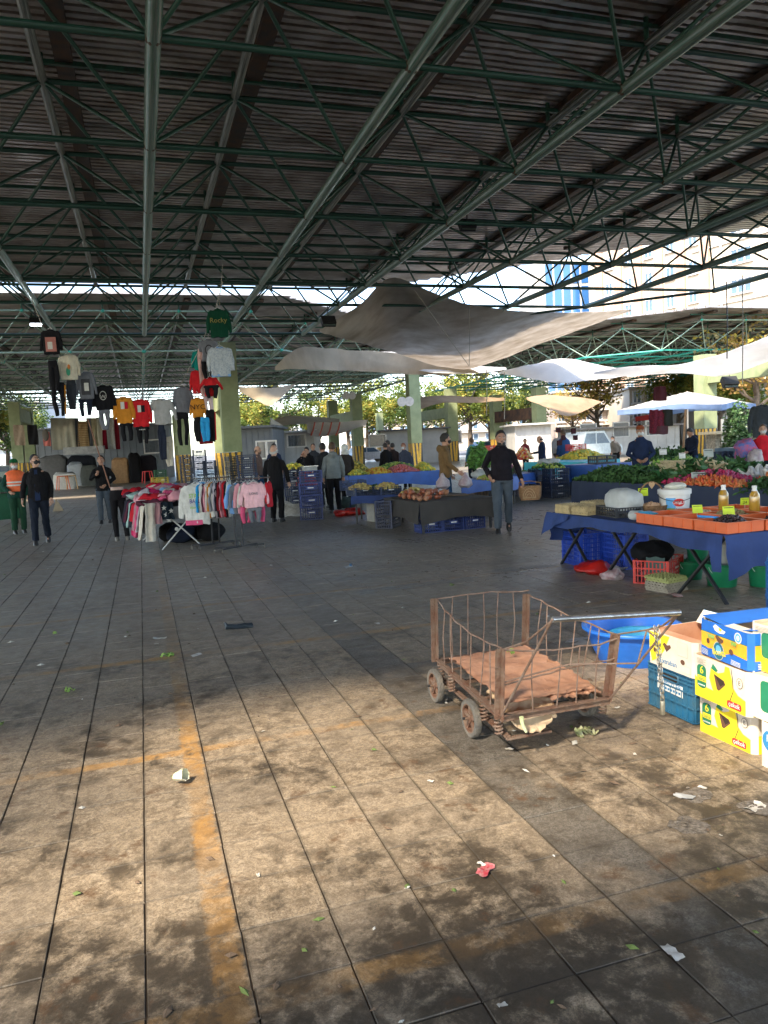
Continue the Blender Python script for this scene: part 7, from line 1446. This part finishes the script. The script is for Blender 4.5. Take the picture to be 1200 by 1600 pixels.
for i, (px, py, w_, h_, m_, lb) in enumerate(((1022, 640, .30, .75, chk, 'left red checked cloth hanging by the parasol'), (1030, 641, .30, .75, chk, 'right red checked cloth hanging by the parasol'), (1040, 640, .42, .52, cloth('olive black cloth', 48, 48, 44), 'dark cloth hanging right of the red checked ones'), (1031, 604, .38, .45, cloth('maroon cloth', 84, 42, 50), 'maroon cloth hanging above the parasol edge'), (1031, 666, .5, .26, cloth('patterned maroon', 90, 60, 66), 'patterned maroon cloth below the dark one'))):
    p = D(px, py, 24); q = M(); q.grid(lambda u, v: V(((u-.5)*w_, .03*math.sin(u*9), -h_*v)), 8, 8); q.grid(lambda u, v: V(((.5-u)*w_, .03+.03*math.sin(u*9), -h_*v)), 8, 8); q.wrinkle(.03, 4, i); o = q.build('hanging_cloth', m_, None, ang=None, loc=p, label=lb, cat='cloth'); o.rotation_euler = (0, 0, -.5)
shirt('dark hooded jacket hanging at the right edge behind the person in red', D(1193, 633, 20), .55, .85, cloth('slate jacket', 60, 66, 72), rz=-.6, thick=.2, name='jacket', cat='jacket')
# ================================================================ left: textile stalls at the back
LD = 52
def cur(label, px0, px1, py0, py1, m, dep=LD, seed=0, n=30, amp=.12, name='curtain', cat='curtain', f=26):
    a = D(px0, py0, dep); b = D(px1, py0, dep); c_ = D(px0, py1, dep); h = a.z-c_.z; u = b-a; nn = V((u.y, -u.x, 0)).normalized()
    q = M(); N = max(12, int(u.length*10)); q.grid(lambda s, t: a+u*s+nn*(amp*math.sin(s*u.length*f/2+seed)*(.4+.6*t)+.06*math.sin(s*9+t*3))+V((0, 0, -h*t)), N, 6); o = q.build(name, m, None, ang=None, label=label, cat=cat); return o
crm = cloth('cream curtain', 188, 184, 166, vs=1.5); gry_c = cloth('grey curtain', 96, 100, 106, vs=2)
cur('wide cream curtain panel hanging at the left of the textile stall', 79, 117, 653, 703, crm, seed=1); cur('narrow dark grey curtain between the cream panels', 117, 122, 653, 703, gry_c, seed=2); cur('ribbed tan roller blind on the textile stall', 122, 136, 658, 702, cloth('tan blind', 190, 166, 124, vs=2), seed=3, amp=.02)
q = M(); a = D(121, 657, LD-.3)
for k in range(16): pz = D(129, 659+2.7*k, LD-.25); q.bar(D(121.5, 659+2.7*k, LD-.25), D(136.5+.1*k, 659+2.7*k, LD-.25), .05, .06)
q.build('slat', cloth('blind slat', 150, 120, 84), None, smooth=False, kind='stuff', label='dark slats of the tan blind', cat='blind')
cur('grey curtain slanting right of the tan blind', 134, 142, 653, 703, gry_c, seed=4); cur('beige striped curtain behind the hook pole', 140, 150, 653, 702, cloth('beige stripe curtain', 180, 170, 140, vs=2), seed=5); cur('white curtain with grey dots', 150, 162, 652, 702, crm, seed=6); cur('crimson cloth panel on the textile stall', 160, 166, 672, 702, cloth('crimson cloth', 130, 24, 44), seed=7); cur('white checked curtain right of the crimson panel', 166, 178, 652, 702, cloth('check curtain', 176, 176, 172, vs=8), seed=8); cur('dark red curtain at the right end of the textile stall', 178, 184, 654, 702, cloth('dark red curtain', 124, 30, 44), seed=9)
cur('beige coat hanging on the far left column', 20, 37, 664, 696, cloth('beige coat', 150, 132, 112), 44, 11, amp=.05, name='coat', cat='coat'); cur('black coat hanging on the second far left column', 42, 58, 664, 695, jk, 44, 12, amp=.05, name='coat', cat='coat'); cur('child mannequin\'s coral dress at the far left', 67, 77, 675, 697, cloth('coral dress', 206, 120, 110), 44, 13, amp=.06, name='dress', cat='dress')
q = M(); p = D(71, 680, 43.8); q.ell(p, (.18, .12, .35), 12, 8); q.build('hood', cloth('taupe hood', 110, 104, 96), None, label='taupe hooded top above the coral dress', cat='top')
def bx(label, name, cat, px0, px1, py0, py1, dep, m, th=1.0, seed=None, rz=None):
    a = D(px0, py1, dep); b = D(px1, py1, dep); c_ = D((px0+px1)/2, py0, dep); zb = max(0.0, min(a.z, b.z)); w_ = (b-a).length; ang = math.atan2(b.y-a.y, b.x-a.x) if rz is None else rz; mid = (a+b)/2
    q = M(); q.box((0, th/2, (c_.z-zb)/2), (w_, th, max(.05, c_.z-zb))); o = q.build(name, m, None, smooth=False, loc=(mid.x, mid.y, zb), label=label, cat=cat); o.rotation_euler = (0, 0, ang); return o
metal_g = mat('grey sheet wall', (.16, .18, .20), rough=.6, vs=.8, c2=(.12, .135, .15)); metal_w = mat('white sheet wall', (.50, .50, .48), rough=.6, vs=.8, c2=(.38, .38, .37))
def kiosk(label, px0, px1, py0, py1, dep, m, th=4, cat='kiosk', roofm=None, wins=(), door=None, grooves=10):
    a = D(px0, py1, dep); b = D(px1, py1, dep); top_ = D((px0+px1)/2, py0, dep).z; w_ = (b-a).length; mid = (a+b)/2
    o = E('kiosk', label, cat, (mid.x, mid.y, 0), math.atan2(b.y-a.y, b.x-a.x)); M().box((0, th/2, top_/2), (w_, th, top_)).build('wall', m, o, smooth=False)
    q = M()
    for k in range(grooves): q.box((-w_/2+w_*(k+.5)/grooves, -.02, top_/2), (.05, .04, top_*.97))
    q.build('wall_rib', m, o, smooth=False, kind='stuff'); M().box((0, th/2-.2, top_+.06), (w_+.5, th+.9, .12)).build('roof', roofm or m, o, smooth=False)
    for (x, z, ww, hh) in wins:
        f = M(); 
        for s in (-1, 1): f.box((s*(ww/2), 0, 0), (.09, .09, hh+.09)); f.box((0, 0, s*(hh/2)), (ww-.09, .09, .09))
        fo = f.build('window', white_p, o, smooth=False, loc=(x, -.05, z)); M().box((0, .02, 0), (ww-.09, .02, hh-.09)).build('pane', mat('dark pane', (.12, .14, .16), rough=.15), fo, smooth=False)
    return o
kiosk('grey sheet-metal cabin with two white-framed windows behind the taupe-jacketed man', 374, 430, 669, 745, 44, metal_g, 5, wins=((.35, 1.7, .55, 1.0), (.95, 1.7, .55, 1.0)), grooves=6)
kiosk('white low kiosk with a deep fascia right of the dark green column', 430, 494, 676, 740, 50, metal_w, 5, wins=((.2, 2.2, 1.2, .8),), grooves=8); kiosk('grey panel wall behind the textile stall', 58, 262, 668, 742, 58, metal_g, 2, wins=((4.2, 2.4, 1.6, 1.0),), grooves=20)
kiosk('white shed with a low grey roof behind the single column', 596, 700, 672, 705, 62, metal_w, 6, roofm=mat('grey roof felt', (.14, .14, .14), rough=.9), wins=((3.2, 2.0, 1.3, 1.0), (-3, 2.0, 1.4, 1.0)), grooves=14); kiosk('pale sheet-metal containers behind the charred beam', 806, 862, 664, 712, 52, metal_w, 5, grooves=9)
kiosk('long sunlit white kiosk row beyond the yard at the right', 900, 1062, 668, 702, 58, mat('sunlit white wall', (.66, .64, .60), rough=.8, vs=.6), 6, roofm=mat('ribbed grey roof', (.36, .33, .31), rough=.8, vs=3), wins=((-3, 1.9, 1.2, 1.1), (-.5, 1.9, 1.2, 1.1), (2, 1.9, 1.2, 1.1)), grooves=12); kiosk('brick-latticed low wall with a green door at the right edge', 1118, 1215, 676, 722, 34, mat('lattice brick', (.36, .34, .28), rough=.9, vs=12, c2=(.12, .11, .09)), 1, roofm=mat('cream render', (.6, .54, .40), rough=.9), wins=((-.9, 1.5, .4, 1.0),), grooves=5)
# goods before the textile stall
goods = [('grey box sofa covered with folded grey fabric at the textile stall', 'covered_couch', 'couch', 66, 105, 712, 740, 50, cloth('grey woven fabric', 112, 110, 108)), ('rack of dark folded trousers under the curtains', 'clothes_rack', 'rack', 108, 150, 712, 742, 50.5, cloth('dark rack', 40, 42, 48)), ('white sheet over a table left of the pole man', 'covered_table', 'table', 108, 130, 722, 746, 49, cloth('white sheet', 176, 180, 184)), ('grey covered heap beside the white sheet', 'covered_heap', 'goods', 128, 152, 728, 750, 48.5, cloth('grey cover', 84, 86, 80)), ('tan wooden cupboard right of the pole man', 'cupboard', 'cupboard', 177, 202, 715, 745, 50, mat('tan cupboard', (.42, .24, .11), rough=.7)), ('black coat on a stand before the far shops', 'coat_stand', 'coat', 203, 220, 708, 745, 49.5, jk), ('dark clothes heap at the far shops', 'clothes_heap', 'clothes', 219, 245, 712, 742, 51, cloth('mixed dark clothes', 52, 46, 52)), ('white folded goods on the low table at the left', 'goods_table', 'goods', 86, 118, 738, 752, 44, cloth('white goods', 200, 196, 186))]
for k, (lb, nm, ct, x0, x1, y0, y1, dp, m_) in enumerate(goods):
    a = D(x0, y1, dp); b = D(x1, y1, dp); tz = D((x0+x1)/2, y0, dp).z; mid = (a+b)/2; w_ = (b-a).length; q = M(); q.rings([((0, 0, 0), w_/2, .5), ((0, 0, tz*.5), w_/2*1.03, .52), ((0, 0, tz*.9), w_/2*.98, .48), ((0, 0, tz), w_/2*.7, .3)], 26, e=6); q.wrinkle(.12, 2.2, k); q.wrinkle(.04, 7, k); q.build(nm, m_, None, ang=40, loc=(mid.x, mid.y, 0), label=lb, cat=ct)
M().bar(D(100, 705, 51), D(163, 702, 51), .3, .5).build('sign_board', mat('dirty white board', (.4, .4, .38), vs=2, c2=(.2, .2, .2)), None, smooth=False, label='narrow white sign board under the curtains', cat='sign')
def stool(label, px, py, dep, m_, s=.55, grp=None):
    p = FR(px, py, dep); o = E('plastic_stool', label, 'stool', p, .3, grp); q = M(); q.rings([((0, 0, s-.04), s*.36, s*.36), ((0, 0, s), s*.34, s*.34)], 16, e=5); q.build('seat', m_, o, ang=50)
    for sx in (-1, 1):
        for sy in (-1, 1): q = M(); q.tube([(sx*s*.38, sy*s*.38, 0), (sx*s*.28, sy*s*.28, s-.04)], .03, 6); q.build('leg', m_, o)
stool('orange plastic stool in front of the white goods table', 98, 752, 43, mat('orange stool plastic', (.72, .16, .05), rough=.4), .8); stool('tan plastic stool right of the orange one', 110, 750, 43.5, mat('tan stool plastic', (.6, .36, .14), rough=.4), .8); stool('red plastic stool before the far shops', 230, 738, 47, mat('red stool plastic', (.75, .05, .05), rough=.4), .75)
for i, (px, kd) in enumerate(((245, 'yellow'), (253, 'yellow'), (250, 'green'))):
    p = FR(px, 740, 44); crate(kd, (p.x, p.y, 0 if i < 2 else .42), .1, ['left yellow crate on the floor before the far shops', 'right yellow crate on the floor before the far shops', 'green crate on top of the yellow crates'][i], 'crates before the far shops', (1.3, 1.3, 1.5))
# ================================================================ trees
bark = mat('bark', (.14, .11, .08), rough=.95, vs=6, c2=(.07, .055, .04), bump=.5, bs=20)
lf = {'yellow': [mat('yellow autumn leaf', (.50, .40, .07), rough=.6, trans=.4), mat('lime leaf', (.30, .34, .06), rough=.6, trans=.4), mat('green leaf', (.12, .18, .03), rough=.6, trans=.4)], 'green': [mat('green leaf'), mat('deep green leaf', (.05, .10, .02), rough=.6, trans=.3), mat('lime leaf')], 'orange': [mat('orange autumn leaf', (.62, .40, .14), rough=.6, trans=.4), mat('yellow autumn leaf'), mat('pale leaf', (.5, .42, .2), rough=.6, trans=.4)]}
TR = {}
def tree(label, x, y, h, kind, seed=0, r=3.2, n=5200, grp='trees beyond the market'):
    key = (kind, seed % 2)
    if kind == 'orange': n = 2300
    if key in TR: return dup(TR[key][0], (x, y, 0), seed*1.3, label, grp, scale=h/TR[key][1])
    o = E('leafy_tree', label, 'tree', (x, y, 0), seed*1.3, grp); TR[key] = (o, h); rr = random.Random(seed+5); t = M(); tips = []
    t.tube([(0, 0, 0), (.1, .05, h*.2), (0, .1, h*.42), (.1, 0, h*.7)], [h*.03, h*.024, h*.018, h*.008], 9)
    for k in range(11):
        a = k*2.4; z0_ = h*rr.uniform(.28, .6); e = V((math.cos(a)*r*rr.uniform(.5, .95), math.sin(a)*r*rr.uniform(.5, .95), z0_+h*rr.uniform(.1, .32))); m_ = V((e.x*.4, e.y*.4, z0_+(e.z-z0_)*.3)); t.tube([(0, .05, z0_), m_, e], [h*.011, h*.008, h*.003], 6); tips += [m_.lerp(e, .6), e]
    t.build('trunk', bark, o); c_ = M(); cl = tips+[V((rr.uniform(-r, r)*.6, rr.uniform(-r, r)*.6, h*rr.uniform(.5, .93))) for _ in range(20)]; R2 = [rr.uniform(.16, .32)*r for _ in cl]
    for k in range(n):
        i = rr.randrange(len(cl)); d = V((rr.gauss(0, 1), rr.gauss(0, 1), rr.gauss(0, .8))); d = d.normalized()*R2[i]*rr.random()**.4; p = cl[i]+d; s = rr.uniform(.07, .17)*h/8; a_ = V((rr.gauss(0, 1), rr.gauss(0, 1), rr.gauss(0, .6))).normalized()*s; b_ = a_.cross(V((rr.gauss(0, 1), rr.gauss(0, 1), rr.gauss(0, 1)))).normalized()*s*.6
        c_.add([p-a_, p-b_, p+a_, p+b_], [(0, 1, 2, 3)], min(2, int(abs(noise.noise(cl[i]*.9+V((seed, 0, 0))))*3.2+rr.random()*1.2)))
    c_.build('crown', lf[kind], o, smooth=False); return o
tl = [(610, 84, 9, 'yellow'), (650, 82, 8.5, 'green'), (690, 88, 9, 'yellow'), (735, 80, 10, 'yellow'), (765, 84, 9.5, 'yellow'), (790, 92, 9, 'green'), (820, 82, 8, 'green'), (575, 90, 9, 'green'), (10, 70, 8.5, 'green'), (38, 78, 8, 'green'), (-30, 66, 9, 'yellow'), (500, 92, 9, 'yellow'), (450, 88, 9, 'green'), (410, 84, 9.5, 'yellow'), (895, 80, 7.5, 'orange'), (935, 62, 8.5, 'orange'), (1062, 66, 8.5, 'yellow'), (1150, 52, 7, 'yellow'), (1180, 44, 8.5, 'orange'), (380, 90, 9, 'green'), (545, 84, 9, 'yellow'), (710, 96, 10, 'green'), (1125, 60, 7.5, 'yellow')]
wn_ = {'yellow': 'yellow-green autumn', 'green': 'green', 'orange': 'orange-brown autumn'}
wp = ['above the shed left part', 'just left of the olive-jacketed man\'s column', 'behind the shed right part', 'filling the gap left of the bearded man', 'above the bearded man\'s head', 'left of the charred beam', 'behind the white containers', 'between the far column pair', 'at the far left edge', 'behind the far left columns', 'out past the left edge', 'above the striped awning', 'behind the dark green column', 'above the grey cabin', 'left of the sunlit kiosk row', 'with bare twigs over the kiosk row', 'left of the thick column', 'right of the parasol', 'at the far right edge', 'behind the grey cabin\'s left end', 'left of the thin distant column', 'far behind in the yellow gap', 'behind the thick column']
for i, (px, dep, h, kd) in enumerate(tl): p = FR(px, 690, dep); tree(f'{wn_[kd]} tree {wp[i]}', p.x, p.y, h, kd, i, r=3.4 if kd != 'orange' else 2.6)
leafheap('bush', 'dark glossy bush by the lattice wall at the right edge', FR(1152, 690, 31), FR(1182, 690, 31), 1.6, .3, 2.3, 2200, .16, [greens[0], greens[1], mat('glossy leaf', (.12, .2, .09), rough=.35)], 44, cat='bush')
# ================================================================ buildings
beige = mat('sunlit beige render', (.60, .50, .38), rough=.9, vs=.12, c2=(.52, .43, .33)); brick = mat('orange-brown render', (.48, .31, .22), rough=.9, vs=.3, c2=(.42, .26, .18)); wfr = mat('white window frame', (.7, .7, .7), rough=.5); glz = mat('window glass', (.10, .16, .22), rough=.08, spec=.8); blg = mat('blue curtain glass', (.03, .12, .30), rough=.12, vs=.2, c2=(.02, .08, .22), spec=.8); concr = mat('pale concrete', (.52, .50, .46), rough=.9, vs=.2)
def window(parent, x, z, w_, h_, n=2, y=0):
    f = M(); t_ = .10
    for s in (-1, 1): f.box((s*(w_/2-t_/2), 0, 0), (t_, .14, h_)); f.box((0, 0, s*(h_/2-t_/2)), (w_-2*t_, .14, t_))
    for k in range(1, n): f.box((-w_/2+w_*k/n, 0, 0), (t_, .12, h_-2*t_))
    o = f.build('window', wfr, parent, smooth=False, loc=(x, y-.05, z)); M().box((0, .03, 0), (w_-2*t_, .03, h_-2*t_)).build('pane', glz, o, smooth=False); M().box((0, -.12, -h_/2-.06), (w_+.3, .28, .10)).build('sill', wfr, o, smooth=False); return o
p0 = D(925, 520, 100); p1 = D(1330, 450, 72); L = (p1-p0).length; an = math.atan2(p1.y-p0.y, p1.x-p0.x); ap = E('apartment_building', 'tall beige apartment block with orange-brown pilasters and white windows at the right', 'building', (p0.x, p0.y, 0), an)
L2 = math.hypot(p1.x-p0.x, p1.y-p0.y); HB = 44; M().box((L2/2, 7, HB/2), (L2, 14, HB)).build('wall', beige, ap, smooth=False)
for k in range(9): 
    if k < 6: M().box((1.6+3.1*k, -.12, HB/2), (1.15, .24, HB-.2)).build('pilaster', brick, ap, smooth=False)
for fl_i in range(12):
    z = 4+3.2*fl_i
    for k in range(5): window(ap, 3.15+3.1*k, z, 1.2, 1.5)
    for k in range(4): window(ap, 21.5+5.2*k, z, 2.5, 1.6, 3)
    if fl_i % 2 == 0: M().box((L2*.72, -.1, z-1.5), (L2*.5, .2, .18)).build('string_course', concr, ap, smooth=False)
M().tube([(19.2, -.2, 0), (19.2, -.2, HB)], .12, 8).build('downpipe', concr, ap)
p2 = D(838, 520, 104); p3 = D(926, 520, 104); gb2 = E('office_tower', 'blue glass office tower left of the beige apartment block', 'building', (p2.x, p2.y, 0), math.atan2(p3.y-p2.y, p3.x-p2.x)); W = math.hypot(p3.x-p2.x, p3.y-p2.y); HT = D(880, 408, 104).z
M().box((W/2, 6, HT/2), (W, 12, HT)).build('wall', concr, gb2, smooth=False); nb = 5
for k in range(nb):
    for j in range(8): M().box((1.3+(W-1.6)*(k+.5)/nb, -.05, HT-1.9-3.1*j), ((W-1.6)/nb-.28, .1, 2.7)).build('pane', blg, gb2, smooth=False)
# lower street fronts
def front(label, px0, px1, pyt, dep, m_, floors, nw, th=9, shop=None):
    a = FR(px0, 690, dep); b = FR(px1, 690, dep); W = (b-a).length; H = max(3, D((px0+px1)/2, pyt, dep).z); o = E('street_building', label, 'building', a, math.atan2(b.y-a.y, b.x-a.x)); M().box((W/2, th/2, H/2), (W, th, H)).build('wall', m_, o, smooth=False); M().box((W/2, th/2-.3, H+.1), (W+.6, th+.6, .2)).build('roof', concr, o, smooth=False)
    for j in range(floors):
        for k in range(nw): window(o, W*(k+.5)/nw, 2.2+(H-1.5)*j/max(1, floors), min(2.2, W/nw*.6), 1.3, 2)
        if j: M().box((W/2, -.45, 1.05+(H-1.5)*j/max(1, floors)), (W*.9, .9, .12)).build('balcony_slab', concr, o, smooth=False)
    return o
front('street front with pale walls and balconies behind the orange-brown tree', 868, 985, 612, 86, mat('pale pink render', (.55, .46, .40), rough=.9, vs=.2), 3, 6); front('cream street front with a red balcony rail left of the thick column', 985, 1075, 606, 78, mat('cream wall', (.56, .50, .40), rough=.9, vs=.2), 3, 4)
a = D(993, 655, 77); b = D(1020, 651, 77); M().bar(a, b, .08, .5).build('balcony_rail', red_c, None, smooth=False, label='red balcony rail on the cream street front', cat='railing')
front('grey-beige house at the right edge beyond the bush', 1110, 1240, 598, 62, mat('taupe wall', (.38, .33, .28), rough=.9, vs=.2), 2, 4); front('pale apartment front behind the far left trees', -60, 66, 632, 112, mat('pale grey wall', (.5, .5, .5), rough=.9), 3, 6); front('white building behind the grey cabin', 380, 470, 652, 118, mat('white wall', (.6, .6, .58), rough=.9), 3, 6); front('beige blocks far behind the yellow trees', 540, 860, 655, 135, beige, 2, 12)
# ---------------------------------------------------------------- cars
def car(label, px, py, dep, rz, m_, van=False, s=1):
    p = FR(px, py, dep); o = E('parked_car', label, 'car', p, rz, 'cars parked in the street'); Lc, Wc = 4.3, 1.75
    pr = [(-2.1, .35), (-2.15, .75), (-1.9, 1.0), (-1.5, 1.5 if not van else 1.85), (.3, 1.5 if not van else 1.85), (1.0, 1.0), (2.0, .85), (2.12, .5), (2.05, .3)]
    q = M(); q.prism(pr, -Wc/2, Wc/2, plane='xz'); q.build('body', m_, o, smooth=False, ang=30)
    for sd in (-1, 1):
        q = M(); q.prism([(-1.7, 1.02), (-1.42, 1.42 if not van else 1.72), (-.55, 1.42 if not van else 1.72), (-.55, 1.02)], sd*Wc/2-.005, sd*Wc/2+.012, plane='xz'); q.build('side_window', glz, o, smooth=False); q = M(); q.prism([(-.45, 1.02), (-.45, 1.42 if not van else 1.72), (.25, 1.42 if not van else 1.72), (.8, 1.02)], sd*Wc/2-.005, sd*Wc/2+.012, plane='xz'); q.build('side_window', glz, o, smooth=False)
    q = M(); q.add([(.98, -.75, 1.05), (.98, .75, 1.05), (.36, .65, 1.48 if not van else 1.8), (.36, -.65, 1.48 if not van else 1.8)], [(0, 1, 2, 3)]); q.xf(Matrix.Translation((.03, 0, .02))); q.build('windscreen', glz, o, smooth=False)
    for x in (-1.35, 1.3):
        for sd in (-1, 1): q = M(); q.tube([(x, sd*(Wc/2-.16), .32), (x, sd*(Wc/2+.02), .32)], .32, 18); w_ = q.build('wheel', rubber, o); q = M(); q.tube([(x, sd*(Wc/2+.0), .32), (x, sd*(Wc/2+.035), .32)], .19, 12); q.build('rim', chrome, w_)
    for sd in (-1, 1): q = M(); q.ell((2.07, sd*.62, .68), (.06, .16, .09), 10, 6); q.build('headlight', glz, o)
    return o
car('pale silver van parked behind the long blue work coat', 925, 712, 52, .25, mat('silver paint', (.45, .52, .55), rough=.3, metal=.2, coat=.5), True); car('white hatchback half hidden left of the silver van', 903, 708, 58, .1, mat('white paint', (.7, .7, .7), rough=.3, coat=.5)); car('dark red car behind the man with the rust cap', 1040, 703, 72, .3, mat('dark red paint', (.3, .02, .03), rough=.3, coat=.5)); car('pale car parked at the far left by the trees', 25, 728, 62, .2, mat('pale green paint', (.4, .5, .46), rough=.3, coat=.5)); car('white car seen between the far shops and column', 575, 702, 75, .1, mat('white paint')); car('grey car under the yellow trees left of the bearded man', 765, 703, 74, .2, mat('silver paint'))
for i, (px, py) in enumerate(((872, 672), (880, 684), (874, 692), (896, 674), (899, 684))):
    p = D(px, py, 24); q = M(); q.box((0, 0, 0), (.16, .06, .16), rz=.2); q.wrinkle(.02, 5, i); q.build('hanging_bag', cloth('dark red bag', 70, 40, 44), None, loc=p, label=f'small dark bag hanging beside the blue work coat, {ORD[i]} one counted from the left', cat='bag', group='small bags hung on the line by the blue coat')
rope('line carrying the small dark bags', [D(868, 668, 24), D(903, 668, 24)], .01)
